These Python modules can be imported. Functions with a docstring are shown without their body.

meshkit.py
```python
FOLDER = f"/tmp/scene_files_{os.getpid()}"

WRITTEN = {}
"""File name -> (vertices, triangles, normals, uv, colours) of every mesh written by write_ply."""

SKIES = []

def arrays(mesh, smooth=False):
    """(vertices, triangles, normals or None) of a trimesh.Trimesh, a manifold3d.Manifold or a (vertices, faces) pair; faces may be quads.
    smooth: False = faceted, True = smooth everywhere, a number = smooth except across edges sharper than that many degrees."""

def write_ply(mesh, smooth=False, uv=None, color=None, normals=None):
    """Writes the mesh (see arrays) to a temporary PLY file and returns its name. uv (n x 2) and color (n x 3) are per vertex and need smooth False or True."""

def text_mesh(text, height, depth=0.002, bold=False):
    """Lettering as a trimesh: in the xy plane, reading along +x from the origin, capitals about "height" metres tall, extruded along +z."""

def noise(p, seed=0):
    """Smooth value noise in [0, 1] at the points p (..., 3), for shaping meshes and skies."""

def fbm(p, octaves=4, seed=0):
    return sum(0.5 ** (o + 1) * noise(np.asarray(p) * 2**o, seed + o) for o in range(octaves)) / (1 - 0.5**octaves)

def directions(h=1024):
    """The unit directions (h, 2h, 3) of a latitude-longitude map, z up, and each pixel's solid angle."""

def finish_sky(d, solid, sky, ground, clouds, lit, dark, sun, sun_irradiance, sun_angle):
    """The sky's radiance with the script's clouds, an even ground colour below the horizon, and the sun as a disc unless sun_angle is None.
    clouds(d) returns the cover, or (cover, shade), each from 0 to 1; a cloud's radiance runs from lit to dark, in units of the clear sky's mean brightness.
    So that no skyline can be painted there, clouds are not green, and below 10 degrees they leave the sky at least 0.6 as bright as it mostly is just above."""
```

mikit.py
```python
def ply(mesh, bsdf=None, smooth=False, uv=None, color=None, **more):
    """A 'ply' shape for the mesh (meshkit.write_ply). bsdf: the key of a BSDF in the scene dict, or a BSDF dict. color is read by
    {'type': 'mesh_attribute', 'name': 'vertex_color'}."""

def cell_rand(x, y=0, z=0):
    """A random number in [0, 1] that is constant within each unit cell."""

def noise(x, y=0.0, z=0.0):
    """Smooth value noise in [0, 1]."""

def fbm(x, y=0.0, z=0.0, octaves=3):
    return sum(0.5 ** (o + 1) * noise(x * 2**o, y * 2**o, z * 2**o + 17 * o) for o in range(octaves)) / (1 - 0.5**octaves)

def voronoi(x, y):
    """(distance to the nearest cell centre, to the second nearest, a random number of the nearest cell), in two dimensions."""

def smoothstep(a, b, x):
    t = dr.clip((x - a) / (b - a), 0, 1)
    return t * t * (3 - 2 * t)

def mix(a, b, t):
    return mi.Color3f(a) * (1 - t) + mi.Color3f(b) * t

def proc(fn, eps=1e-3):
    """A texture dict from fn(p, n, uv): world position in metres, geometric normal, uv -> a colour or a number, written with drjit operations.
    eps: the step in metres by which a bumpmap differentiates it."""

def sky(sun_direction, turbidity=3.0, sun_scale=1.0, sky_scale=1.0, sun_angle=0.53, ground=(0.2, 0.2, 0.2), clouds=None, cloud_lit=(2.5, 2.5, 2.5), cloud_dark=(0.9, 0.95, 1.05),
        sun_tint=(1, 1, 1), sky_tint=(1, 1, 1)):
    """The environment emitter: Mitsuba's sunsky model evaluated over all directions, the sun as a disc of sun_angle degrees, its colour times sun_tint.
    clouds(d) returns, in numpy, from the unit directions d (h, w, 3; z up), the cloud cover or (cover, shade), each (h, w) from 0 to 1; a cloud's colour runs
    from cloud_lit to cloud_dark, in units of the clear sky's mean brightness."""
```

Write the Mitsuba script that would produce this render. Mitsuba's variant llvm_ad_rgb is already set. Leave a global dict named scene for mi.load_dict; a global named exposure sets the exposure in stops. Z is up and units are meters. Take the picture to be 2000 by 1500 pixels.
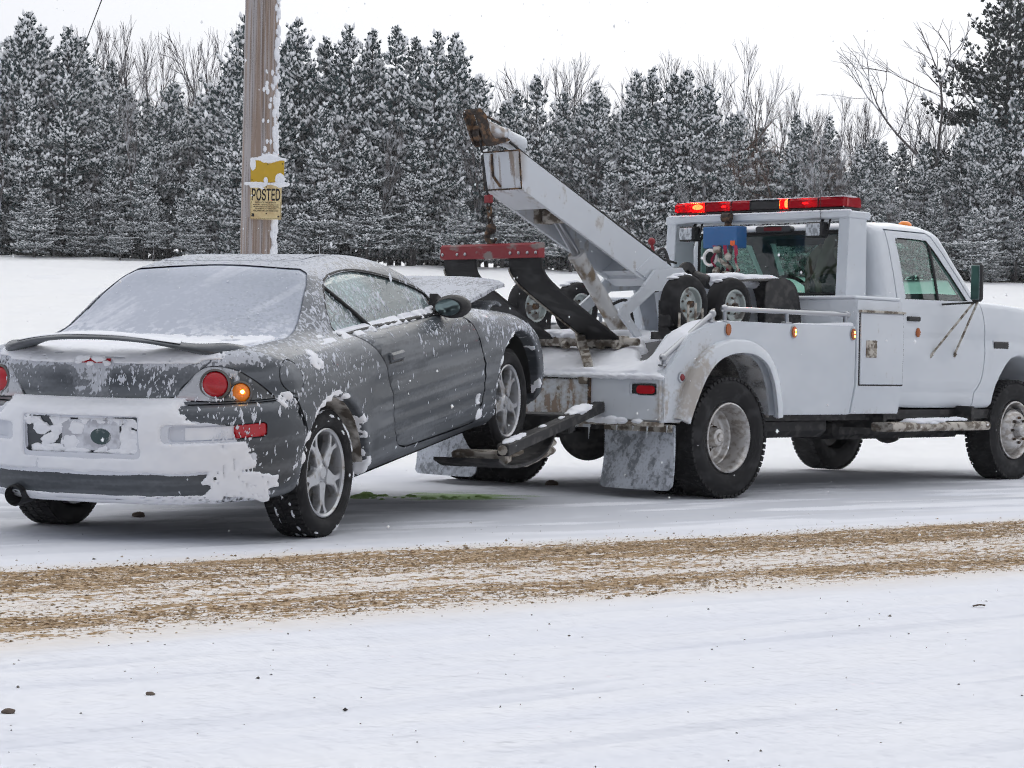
import math, random
import numpy as np
import drjit as dr
import mitsuba as mi
import trimesh
import manifold3d as m3
from manifold3d import Manifold, CrossSection
from scipy import ndimage
import shapely.geometry as sg
import mikit, meshkit
from mikit import proc, noise, fbm, voronoi, cell_rand, smoothstep, mix

T = mi.ScalarTransform4f
PI = math.pi
scene, labels = {}, {}

# ------------------------------------------------------------------ camera, sky, exposure
CAM_F, CAM_PITCH, CAM_ROLL, CAM_H = 4206.65 / 2000, 0.0112, 0.0195, 0.892
_fw = np.array([0, math.cos(CAM_PITCH), -math.sin(CAM_PITCH)])
_up0 = np.array([0, math.sin(CAM_PITCH), math.cos(CAM_PITCH)])
_rt = np.array([1.0, 0, 0])
_up = _up0 * math.cos(CAM_ROLL) - _rt * math.sin(CAM_ROLL)
_o = np.array([0, 0, CAM_H])
scene['camera'] = {'type': 'perspective', 'fov': math.degrees(2 * math.atan(0.5 / CAM_F)), 'fov_axis': 'x', 'near_clip': 0.05, 'far_clip': 2000.0,
                   'to_world': T().look_at(origin=_o.tolist(), target=(_o + _fw).tolist(), up=_up.tolist())}


SUN = (0.25, 0.80, 0.62)


def overcast(d):
    """A closed cloud deck: brightest high up and round the veiled sun, darkest low down away from it."""
    x, y, z = d[..., 0], d[..., 1], d[..., 2]
    s = np.asarray(SUN) / np.linalg.norm(SUN)
    near = 0.5 + 0.5 * (d @ s)
    shade = 1.02 - 0.72 * near ** 1.5 - 0.38 * np.clip(z, 0, 1)
    shade = shade + 0.10 * np.sin(3.1 * x + 1.7 * y + 2.0) * np.sin(2.3 * y - 4.0 * z + 0.6)
    return np.ones_like(z), np.clip(shade, 0, 1)


scene['daylight'] = mikit.sky(SUN, turbidity=3, sun_scale=0.05, sun_angle=25, sun_tint=(0.8, 0.95, 1.25), clouds=overcast, cloud_lit=(2.6, 2.62, 2.68), cloud_dark=(0.42, 0.47, 0.60), ground=(0.6, 0.6, 0.62))
exposure = 2.35

# ------------------------------------------------------------------ materials
def lin(r, g, b):
    f = lambda c: (c / 255 / 12.92) if c / 255 <= 0.04045 else ((c / 255 + 0.055) / 1.055) ** 2.4
    return [f(r), f(g), f(b)]


def rgb(c):
    return {'type': 'rgb', 'value': [float(x) for x in c]}


def two(d):
    return {'type': 'twosided', 'bsdf': d}


def mat(name, c, rough=0.5, metal=0.0, coat=0.0, spec=0.5, bump=None, bscale=1.0, **kw):
    b = {'type': 'principled', 'base_color': c if isinstance(c, dict) else rgb(c), 'roughness': rough, 'metallic': float(metal), 'specular': float(spec)}
    if coat:
        b['clearcoat'] = float(coat); b['clearcoat_gloss'] = 0.9
    b.update(kw)
    if bump is not None:
        b = {'type': 'bumpmap', 'scale': float(bscale), 'nested_texture': bump, 'nested_bsdf': b}
    scene[name] = two(b)
    return name


def diffuse(name, c):
    scene[name] = two({'type': 'diffuse', 'reflectance': c if isinstance(c, dict) else rgb(c)})
    return name


# ------------------------------------------------------------------ scene bookkeeping
TAKEN = set()


def numbered(key):
    k, out = 0, key
    while out in TAKEN:
        k += 1
        out = f'{key}_{k:03d}'
    TAKEN.add(out)
    return out


def part(key):
    """The key of a part that is only made of sub-parts."""
    return numbered(key)


FRAME = [None]


def put(key, mesh, m, smooth=False, label=None, **more):
    """One mesh as ONE entry of the scene, in the frame that is being built."""
    key = numbered(key)
    if FRAME[0] is not None:
        more['to_world'] = FRAME[0]
    scene[key] = mikit.ply(mesh, m, smooth=smooth, **more)
    if label:
        labels[key] = {'label': label}
    if key.rsplit('__', 1)[-1].split('_0')[0].endswith('snow') or key.endswith('__nuts'):
        labels.setdefault(key, {})['kind'] = 'stuff'
    return key


def thing(key, label, category, group=None):
    key = numbered(key)
    labels[key] = {'label': label, 'category': category}
    if group:
        labels[key]['group'] = group
    return key


def tag(key, label, category, group=None):
    labels[key] = {'label': label, 'category': category}
    if group:
        labels[key]['group'] = group
    return key


def setting(key, kind='structure', label=None):
    labels[key] = {'kind': kind}
    if label:
        labels[key]['label'] = label


# ------------------------------------------------------------------ mesh helpers
def tm(x):
    if isinstance(x, Manifold):
        q = x.to_mesh()
        return trimesh.Trimesh(np.asarray(q.vert_properties)[:, :3], np.asarray(q.tri_verts), process=False)
    return x


def mf(x):
    if isinstance(x, Manifold):
        return x
    return Manifold(m3.Mesh(np.asarray(x.vertices, np.float32), np.asarray(x.faces, np.uint32)))


def cat(*ms):
    ms = [tm(x) for x in (ms[0] if len(ms) == 1 and isinstance(ms[0], (list, tuple)) else ms)]
    ms = [x for x in ms if len(x.faces)]
    v, f, n = [], [], 0
    for x in ms:
        v.append(np.asarray(x.vertices)); f.append(np.asarray(x.faces) + n); n += len(x.vertices)
    return trimesh.Trimesh(np.vstack(v), np.vstack(f), process=False)


def box(x0, x1, y0, y1, z0, z1, c=0.0):
    """A box, its edges chamfered by c."""
    if c <= 0:
        return Manifold.cube([x1 - x0, y1 - y0, z1 - z0]).translate([x0, y0, z0])
    pts = []
    for ax in range(3):
        for sx in (0, 1):
            for sy in (0, 1):
                for sz in (0, 1):
                    p = []
                    for k, (a, b, s) in enumerate(((x0, x1, sx), (y0, y1, sy), (z0, z1, sz))):
                        i = 0 if k == ax else c
                        p.append(b - i if s else a + i)
                    pts.append(p)
    return Manifold.hull_points(np.array(pts, np.float64))


def ccw(p):
    p = np.asarray(p, float)
    a = 0.5 * np.sum(p[:, 0] * np.roll(p[:, 1], -1) - np.roll(p[:, 0], -1) * p[:, 1])
    return p if a > 0 else p[::-1]


def prism(poly, axis, a, b, c=0.0):
    """A polygon extruded along 'x' (points are y, z), 'y' (points are x, z) or 'z' (points are x, y) from a to b, rims chamfered by c."""
    polys = [poly] if not isinstance(poly, CrossSection) else None
    cs = poly if polys is None else CrossSection([ccw(poly)])
    if c > 0 and b - a > 2.1 * c:
        ins = cs.offset(-c, m3.JoinType.Miter, 4.0)
        m = Manifold.extrude(cs, b - a - 2 * c).translate([0, 0, a + c])
        # the rims: thin steps that read as a rounded edge
        for k, q in ((0.55, 0.8), (1.0, 0.35)):
            s = cs.offset(-c * (1 - q) , m3.JoinType.Miter, 4.0)
            m = m + Manifold.extrude(s, b - a - 2 * c + 2 * c * k).translate([0, 0, a + c - c * k])
    else:
        m = Manifold.extrude(cs, b - a).translate([0, 0, a])
    if axis == 'z':
        return m
    if axis == 'y':  # (x, z, y): mirror to keep orientation
        R = np.array([[1, 0, 0, 0], [0, 0, 1, 0], [0, 1, 0, 0]], float)
    else:            # (y, z, x)
        R = np.array([[0, 0, 1, 0], [1, 0, 0, 0], [0, 1, 0, 0]], float)
    return m.transform(R)


def spline(pts, n=12, closed=False):
    """Catmull-Rom through the points."""
    p = np.asarray(pts, float)
    N = len(p)
    out = []
    segs = N if closed else N - 1
    for i in range(segs):
        if closed:
            a, b, c, d = p[(i - 1) % N], p[i], p[(i + 1) % N], p[(i + 2) % N]
        else:
            a, b, c, d = p[max(i - 1, 0)], p[i], p[i + 1], p[min(i + 2, N - 1)]
        for t in np.linspace(0, 1, n, endpoint=False):
            out.append(0.5 * (2 * b + (c - a) * t + (2 * a - 5 * b + 4 * c - d) * t * t + (3 * b - a - 3 * c + d) * t ** 3))
    if not closed:
        out.append(p[-1])
    return np.array(out)


def sweep(path, section, closed=False, up=(0, 0, 1), cap=True):
    """section (k, 2) points (side, up) or a list of one per path point, swept along the path."""
    P = np.asarray(path, float)
    n = len(P)
    d = np.gradient(P, axis=0) if not closed else np.roll(P, -1, 0) - np.roll(P, 1, 0)
    d /= np.linalg.norm(d, axis=1, keepdims=True)
    u = np.asarray(up, float)
    side = np.cross(d, u)
    bad = np.linalg.norm(side, axis=1) < 0.05
    side[bad] = np.cross(d[bad], [0.3, 0.9, 0.1])
    side /= np.linalg.norm(side, axis=1, keepdims=True)
    for i in range(1, n):
        if side[i] @ side[i - 1] < 0:
            side[i] *= -1
    w = np.cross(side, d)
    S = [np.asarray(section, float)] * n if np.asarray(section[0]).ndim == 1 else [np.asarray(s, float) for s in section]
    k = len(S[0])
    v = np.vstack([P[i] + S[i][:, :1] * side[i] + S[i][:, 1:2] * w[i] for i in range(n)])
    f = []
    m = n if closed else n - 1
    for i in range(m):
        j = (i + 1) % n
        for q in range(k):
            r = (q + 1) % k
            f += [[i * k + q, i * k + r, j * k + r], [i * k + q, j * k + r, j * k + q]]
    if cap and not closed:
        c0, c1 = len(v), len(v) + 1
        v = np.vstack([v, S[0].mean(0) @ np.vstack([side[0], w[0]]) + P[0], S[-1].mean(0) @ np.vstack([side[-1], w[-1]]) + P[-1]])
        for q in range(k):
            r = (q + 1) % k
            f += [[c0, r, q], [c1, (n - 1) * k + q, (n - 1) * k + r]]
    t = trimesh.Trimesh(v, np.array(f), process=False)
    if t.volume < 0:
        t.invert()
    return t


def ring(r, k=10, ry=None):
    a = np.linspace(0, 2 * PI, k, endpoint=False)
    return np.stack([r * np.cos(a), (ry or r) * np.sin(a)], 1)


def tube(path, r, k=10, closed=False):
    P = np.asarray(path, float)
    if np.isscalar(r):
        return sweep(P, ring(r, k), closed)
    return sweep(P, [ring(q, k) for q in r], closed)


def lathe(profile, n=48, axis='y', at=(0, 0, 0), closed=True):
    """profile (radius, along) revolved about an axis; closed: the profile is a loop."""
    p = np.asarray(profile, float)
    a = np.linspace(0, 2 * PI, n, endpoint=False)
    k = len(p)
    c, s = np.cos(a)[:, None], np.sin(a)[:, None]
    if axis == 'y':
        v = np.stack([p[None, :, 0] * c, np.broadcast_to(p[None, :, 1], (n, k)), p[None, :, 0] * s], -1)
    elif axis == 'x':
        v = np.stack([np.broadcast_to(p[None, :, 1], (n, k)), p[None, :, 0] * c, p[None, :, 0] * s], -1)
    else:
        v = np.stack([p[None, :, 0] * c, p[None, :, 0] * s, np.broadcast_to(p[None, :, 1], (n, k))], -1)
    v = v.reshape(-1, 3)
    i, j = np.meshgrid(np.arange(n), np.arange(k if closed else k - 1), indexing='ij')
    i, j = i.ravel(), j.ravel()
    i2, j2 = (i + 1) % n, (j + 1) % k
    f = np.vstack([np.stack([i * k + j, i2 * k + j, i2 * k + j2], 1), np.stack([i * k + j, i2 * k + j2, i * k + j2], 1)])
    t = trimesh.Trimesh(v + np.asarray(at), f, process=False)
    if closed and t.volume < 0:
        t.invert()
    return t


def moved(m, M):
    t = tm(m).copy()
    t.apply_transform(M)
    return t


def shift(m, x=0, y=0, z=0):
    return moved(m, trimesh.transformations.translation_matrix([x, y, z]))


def rot(m, deg, axis, at=(0, 0, 0)):
    return moved(m, trimesh.transformations.rotation_matrix(math.radians(deg), axis, at))


def rod(p, q, r, k=12, r2=None):
    return tube([p, q], [r, r if r2 is None else r2], k)


def blob(c, r, seed=0, rough=0.2, sub=2, squash=(1, 1, 1)):
    s = trimesh.creation.icosphere(subdivisions=sub, radius=1.0)
    n = meshkit.noise(s.vertices * 1.7 + seed * 3.1) if rough else np.zeros(len(s.vertices))
    v = s.vertices * (1 + rough * np.asarray(n)[:, None]) * r * np.asarray(squash)
    return trimesh.Trimesh(v + np.asarray(c), s.faces, process=False)


# -------- level sets on a grid -> a closed quad mesh (surface nets)
def smax(a, b, k):
    h = np.maximum(k - np.abs(a - b), 0) / k
    return np.maximum(a, b) + h * h * k * 0.25


def smin(a, b, k):
    return -smax(-a, -b, k)


def nets(F, o, h):
    F = np.pad(F.astype(np.float32), 1, constant_values=1.0)
    o = np.asarray(o, float) - h
    s = F < 0
    C = [(i, j, k) for i in (0, 1) for j in (0, 1) for k in (0, 1)]
    nx, ny, nz = np.array(F.shape) - 1
    cnt = np.zeros((nx, ny, nz), np.int8)
    for i, j, k in C:
        cnt += s[i:i + nx, j:j + ny, k:k + nz]
    act = np.argwhere((cnt > 0) & (cnt < 8))
    val = np.stack([F[act[:, 0] + i, act[:, 1] + j, act[:, 2] + k] for i, j, k in C], 1)
    pos, num = np.zeros((len(act), 3)), np.zeros(len(act))
    Ca = np.array(C, float)
    for a in range(8):
        for b in range(a + 1, 8):
            if np.abs(Ca[a] - Ca[b]).sum() == 1:
                m = (val[:, a] < 0) != (val[:, b] < 0)
                t = np.where(m, val[:, a] / np.where(m, val[:, a] - val[:, b], 1), 0)
                pos += np.where(m[:, None], Ca[a] + (Ca[b] - Ca[a]) * t[:, None], 0)
                num += m
    v = o + (act + pos / num[:, None]) * h
    idx = np.full((nx, ny, nz), -1, np.int64)
    idx[tuple(act.T)] = np.arange(len(act))
    quads = []
    for ax in range(3):
        e = [0, 0, 0]; e[ax] = 1
        A = s[tuple(slice(0, n - q) for n, q in zip(F.shape, e))]
        B = s[tuple(slice(q, n) for n, q in zip(F.shape, e))]
        at = np.argwhere(A != B)
        b, c = [(1, 2), (2, 0), (0, 1)][ax]
        ok = (at[:, b] > 0) & (at[:, c] > 0)
        at = at[ok]
        sign = A[tuple(at.T)]
        def cell(db, dc):
            q = at.copy(); q[:, b] -= db; q[:, c] -= dc
            return idx[tuple(q.T)]
        q = np.stack([cell(1, 1), cell(0, 1), cell(0, 0), cell(1, 0)], 1)
        q[~sign] = q[~sign][:, ::-1]
        quads.append(q)
    q = np.vstack(quads)
    f = np.vstack([q[:, [0, 1, 2]], q[:, [0, 2, 3]]])
    t = trimesh.Trimesh(v, f, process=False)
    return t


def poly_sdf(P, X, Z):
    """Signed distance (negative inside) of the points to a closed polygon, on a grid."""
    P = np.asarray(P, float)
    x, z = X.ravel(), Z.ravel()
    best = np.full(x.shape, 1e9); inside = np.zeros(x.shape, bool)
    for a, b in zip(P, np.roll(P, -1, 0)):
        e = b - a
        t = np.clip(((x - a[0]) * e[0] + (z - a[1]) * e[1]) / max(e @ e, 1e-12), 0, 1)
        best = np.minimum(best, (x - a[0] - e[0] * t) ** 2 + (z - a[1] - e[1] * t) ** 2)
        cr = (a[1] > z) != (b[1] > z)
        xi = a[0] + (z - a[1]) / np.where(b[1] == a[1], 1e-9, b[1] - a[1]) * e[0]
        inside ^= cr & (x < xi)
    d = np.sqrt(best)
    return np.where(inside, -d, d).reshape(X.shape)


def npnoise(x, y, z=0.0):
    sh = np.broadcast(x, y, z).shape
    p = np.stack([np.broadcast_to(q, sh).ravel() for q in (x, y, z)], 1)
    return np.asarray(meshkit.noise(p)).reshape(sh)


def frame(x, y, hd, pitch=0.0, z0=0.0):
    """The frame of a vehicle: +x forward, +y to its left; heading hd from north (+y), nose up by pitch about height z0."""
    c, s = math.cos(pitch), math.sin(pitch)
    f = np.array([math.sin(hd), math.cos(hd), 0]); l = np.array([-math.cos(hd), math.sin(hd), 0])
    R = np.eye(4)
    R[:3, 0] = f * c + [0, 0, s]; R[:3, 1] = l; R[:3, 2] = -f * s + [0, 0, c]
    R[:3, 3] = np.array([x, y, 0]) + (-R[:3, 2] * z0) + [0, 0, z0]
    return R


def local(R):
    """World point -> frame coordinates, for the textures of a vehicle."""
    I = np.linalg.inv(R)
    def f(p):
        return [float(I[i, 0]) * p.x + float(I[i, 1]) * p.y + float(I[i, 2]) * p.z + float(I[i, 3]) for i in range(3)]
    return f


CAR = frame(-1.6733, 10.9252, 0.358, 0.128, 0.316)
TRUCK = frame(0.5554, 15.17, 0.7578)
in_car, in_truck = local(CAR), local(TRUCK)
# ------------------------------------------------------------------ the setting: snowy ground, sanded road, forest edge
def terrain(x, y):
    """Flat by the road, then a field that climbs to the forest edge."""
    t = np.clip((y - 19.0) / 69.0, 0, 1)
    z = 4.55 * (t ** 1.15) - 0.008 * x * t
    far = np.clip((y - 84.0) / 60.0, 0, None)
    z = z + 0.35 * far
    n = meshkit.fbm(np.stack([x * 0.35, y * 0.35, 0 * x], -1), 3, 5) - 0.5
    n2 = meshkit.fbm(np.stack([x * 2.1, y * 2.1, 0 * x + 3], -1), 3, 9) - 0.5
    wild = np.clip((y - 16.5 - 0.25 * x) / 5.0, 0, 1)
    side = np.clip((-3.2 - x - 0.0 * y) / 3.0, 0, 1) * np.clip((y - 12) / 3, 0, 1)
    w = np.maximum(wild, side)
    z = z + w * (0.22 * n + 0.09 * n2 + 0.03)
    # packed tyre ruts and small unevenness of the ploughed road
    c = -0.617 * x + 0.787 * y
    near = 1 - w
    fine = meshkit.fbm(np.stack([(0.787 * x + 0.617 * y) * 0.9, c * 5.0, 0 * x + 8], -1), 3, 3) - 0.5
    grain = meshkit.fbm(np.stack([x * 13, y * 13, 0 * x], -1), 2, 4) - 0.5
    band = np.exp(-((c - 7.15) / 0.95) ** 6)
    ruts = sum(np.exp(-((c - c0 - 0.06 * np.sin(0.9 * (0.787 * x + 0.617 * y) + c0)) / w0) ** 2) for c0, w0 in ((3.55, 0.10), (4.05, 0.09), (4.95, 0.11), (5.5, 0.08), (8.75, 0.09), (9.2, 0.10)))
    z = z - near * 0.010 * ruts * np.clip(0.4 + 1.2 * fine * 2, 0.1, 1.2)
    z = z + near * (0.016 * fine + 0.007 * grain * (0.6 + 1.3 * band))
    return z


def axis(spans):
    out = []
    for a, b, h in spans:
        out.append(np.arange(a, b, h))
    out.append([spans[-1][1]])
    return np.concatenate(out)


gx = axis([(-900, -200, 60), (-200, -60, 14), (-60, -12, 1.6), (-12, -4, 0.16), (-4, -1.7, 0.035), (-1.7, 2.2, 0.024), (2.2, 6.5, 0.035), (6.5, 14, 0.16), (14, 60, 1.6), (60, 200, 14), (200, 900, 60)])
gy = axis([(-300, -40, 40), (-40, -4, 4), (-4, 3, 0.4), (3, 4.4, 0.06), (4.4, 8.0, 0.022), (8.0, 14.5, 0.035), (14.5, 24, 0.09), (24, 60, 0.5), (60, 100, 1.0), (100, 300, 14), (300, 1200, 80)])
X, Y = np.meshgrid(gx, gy, indexing='ij')
Z = terrain(X, Y)
gv = np.stack([X, Y, Z], -1).reshape(-1, 3)
ni, nj = X.shape
I, J = np.meshgrid(np.arange(ni - 1), np.arange(nj - 1), indexing='ij')
a = (I * nj + J).ravel()
quad = np.stack([a, a + nj, a + nj + 1, a + 1], 1)
mid = gv[quad].mean(1)
is_road = (-0.617 * mid[:, 0] + 0.787 * mid[:, 1]) < 8.4


def sub_sheet(q):
    u, inv = np.unique(q, return_inverse=True)
    inv = inv.reshape(q.shape)
    return trimesh.Trimesh(gv[u], np.vstack([inv[:, [0, 1, 2]], inv[:, [0, 2, 3]]]), process=False)


def ground_colour(p, n, uv):
    x, y = p.x, p.y
    c = -0.617 * x + 0.787 * y
    s = 0.787 * x + 0.617 * y
    wob = 0.22 * (noise(s * 0.7, 3.0) - 0.5) + 0.10 * (noise(s * 2.3, 9.0) - 0.5)
    k = c + wob
    far_strip = smoothstep(7.25, 7.45, k) * (1 - smoothstep(7.98, 8.12, k))
    near_strip = smoothstep(6.32, 6.42, k + 0.05 * (noise(s * 1.1, 41.0) - 0.5)) * (1 - smoothstep(6.60, 6.70, k))
    wide = smoothstep(6.05, 6.2, k) * (1 - smoothstep(7.98, 8.16, k))
    streak = fbm(s * 1.6, c * 15.0, 2.0, 3)
    grit = fbm(s * 26.0, c * 60.0, 5.0, 3)
    speck = noise(x * 85.0, y * 85.0)
    dens = 0.30 * far_strip + 0.28 * near_strip + 0.44 * wide
    dens = dens + (streak - 0.5) * 0.85 * wide
    m = smoothstep(0.38, 0.66, dens + (grit - 0.5) * 1.15 + (speck - 0.5) * 0.55) * smoothstep(0.02, 0.1, wide)
    haze_sand = smoothstep(5.7, 6.2, k) * (1 - smoothstep(8.0, 8.35, k)) * (0.45 + 0.55 * grit) * 0.85
    snow = mix((0.72, 0.74, 0.80), (0.80, 0.81, 0.84), fbm(s * 1.2, c * 6.0, 1.0, 3))
    # grey polished ice and painted ambient shade where cars stand, broken by blown snow
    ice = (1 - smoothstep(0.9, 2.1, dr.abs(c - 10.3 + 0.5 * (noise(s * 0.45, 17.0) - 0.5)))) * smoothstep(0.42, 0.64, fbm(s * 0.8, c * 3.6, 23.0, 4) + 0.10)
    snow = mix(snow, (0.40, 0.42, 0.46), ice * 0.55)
    # faint slush wheel lines on the near lane
    slush = smoothstep(0.60, 0.80, fbm(s * 0.55, c * 7.0, 31.0, 4)) * (1 - smoothstep(5.6, 6.1, c))
    snow = mix(snow, (0.62, 0.64, 0.70), slush * 0.5)
    # green coolant soaked into the snow under the front of the car
    gx_, gy_ = (x + 0.30), (y - 13.95)
    g = (0.93 * gx_ + 0.37 * gy_, -0.37 * gx_ + 0.93 * gy_)
    r = dr.sqrt(dr.square(g[0] / 0.70) + dr.square(g[1] / 0.80))
    green = smoothstep(0.46, 0.86, 1.15 - r + 0.9 * (fbm(x * 5.0, y * 9.0, 3.0, 4) - 0.5))
    snow = mix(snow, (0.24, 0.40, 0.10), green * 0.75)
    sand = mix((0.30, 0.205, 0.115), (0.52, 0.40, 0.28), smoothstep(0.25, 0.8, fbm(s * 40.0, c * 70.0, 11.0, 3)))
    sand = mix(sand, (0.16, 0.10, 0.055), smoothstep(0.66, 0.8, noise(x * 60.0, y * 60.0, 4.0)))
    base = mix(snow, (0.70, 0.63, 0.54), haze_sand)
    near = (1 - smoothstep(8.3, 9.0, c))
    return mix(base, sand, m)


def field_colour(p, n, uv):
    x, y = p.x, p.y
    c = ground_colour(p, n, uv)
    far = smoothstep(16.0, 19.0, y - 0.35 * x + 1.2 * (noise(x * 0.8, y * 0.8) - 0.5))
    clean = mix((0.90, 0.90, 0.89), (0.86, 0.87, 0.89), fbm(x * 0.6, y * 0.6, 0.0, 3))
    return c * (1 - far) + clean * far


def snow_grain(p, n, uv):
    c = -0.617 * p.x + 0.787 * p.y
    s = 0.787 * p.x + 0.617 * p.y
    return 0.55 * fbm(p.x * 34.0, p.y * 34.0, 0.0, 3) + 0.9 * fbm(s * 2.2, c * 11.0, 4.0, 3) + 0.5 * fbm(p.x * 9.0, p.y * 9.0, 2.0, 2)


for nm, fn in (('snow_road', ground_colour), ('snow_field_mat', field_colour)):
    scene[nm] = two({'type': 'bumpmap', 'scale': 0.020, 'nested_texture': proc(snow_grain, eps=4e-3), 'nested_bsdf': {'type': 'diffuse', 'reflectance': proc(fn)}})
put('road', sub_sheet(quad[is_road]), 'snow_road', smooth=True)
setting('road', label='snow covered road with a strip of brown sand and grit along it')
put('snow_field', sub_sheet(quad[~is_road]), 'snow_field_mat', smooth=True)
setting('snow_field', label='snowy verge and field rising to the forest')


def gz(x, y):
    return float(terrain(np.array([float(x)]), np.array([float(y)]))[0])


# grit: crumbs of sand lying in the strips, one mass
rg = np.random.default_rng(4)
def crumbs(n, cc, spread, size, lo=-4.2, hi=6.5, flat=0.6):
    s = rg.uniform(lo, hi, n) + 6.0
    c = cc(n)
    x, y = -0.617 * c + 0.787 * s, 0.787 * c + 0.617 * s
    z = terrain(x, y)
    r = size * rg.lognormal(0, 0.45, n)
    base = np.array([[0, 0, 1], [1, 0, 0], [-0.5, 0.87, 0], [-0.5, -0.87, 0], [0, 0, -0.4]], float)
    F = np.array([[0, 1, 2], [0, 2, 3], [0, 3, 1], [4, 2, 1], [4, 3, 2], [4, 1, 3]])
    a = rg.uniform(0, 2 * PI, n)
    ca, sa = np.cos(a), np.sin(a)
    b = base[None] * np.array([1, 1, flat]) * (1 + 0.5 * rg.uniform(-1, 1, (n, 5, 1)))
    v = np.stack([b[..., 0] * ca[:, None] - b[..., 1] * sa[:, None], b[..., 0] * sa[:, None] + b[..., 1] * ca[:, None], b[..., 2]], -1) * r[:, None, None]
    v = v + np.stack([x, y, z + 0.25 * r], -1)[:, None, :]
    f = F[None] + (np.arange(n) * 5)[:, None, None]
    return trimesh.Trimesh(v.reshape(-1, 3), f.reshape(-1, 3), process=False)


diffuse('grit_mat', proc(lambda p, n, uv: mix((0.17, 0.12, 0.075), (0.46, 0.345, 0.23), cell_rand(p.x * 60.0, p.y * 60.0, 1.0))))
strip = lambda n: np.where(rg.random(n) < 0.55, rg.normal(7.68, 0.24, n), np.where(rg.random(n) < 0.6, rg.normal(6.5, 0.16, n), rg.uniform(6.1, 8.2, n)))
put('sand', crumbs(52000, strip, 0, 0.0036, flat=0.45), 'grit_mat')
setting('sand', 'stuff', 'brown grit strewn along the road')
diffuse('pebble_mat', proc(lambda p, n, uv: mix((0.05, 0.045, 0.045), (0.30, 0.26, 0.22), cell_rand(p.x * 40.0, p.y * 40.0, 7.0) ** 2)))
loose = lambda n: np.where(rg.random(n) < 0.7, rg.uniform(3.4, 6.2, n), rg.uniform(8.1, 9.6, n))
put('gravel', crumbs(520, loose, 0, 0.0029), 'pebble_mat')
setting('gravel', 'stuff', 'dark crumbs of dirt and gravel scattered on the snow')

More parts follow.
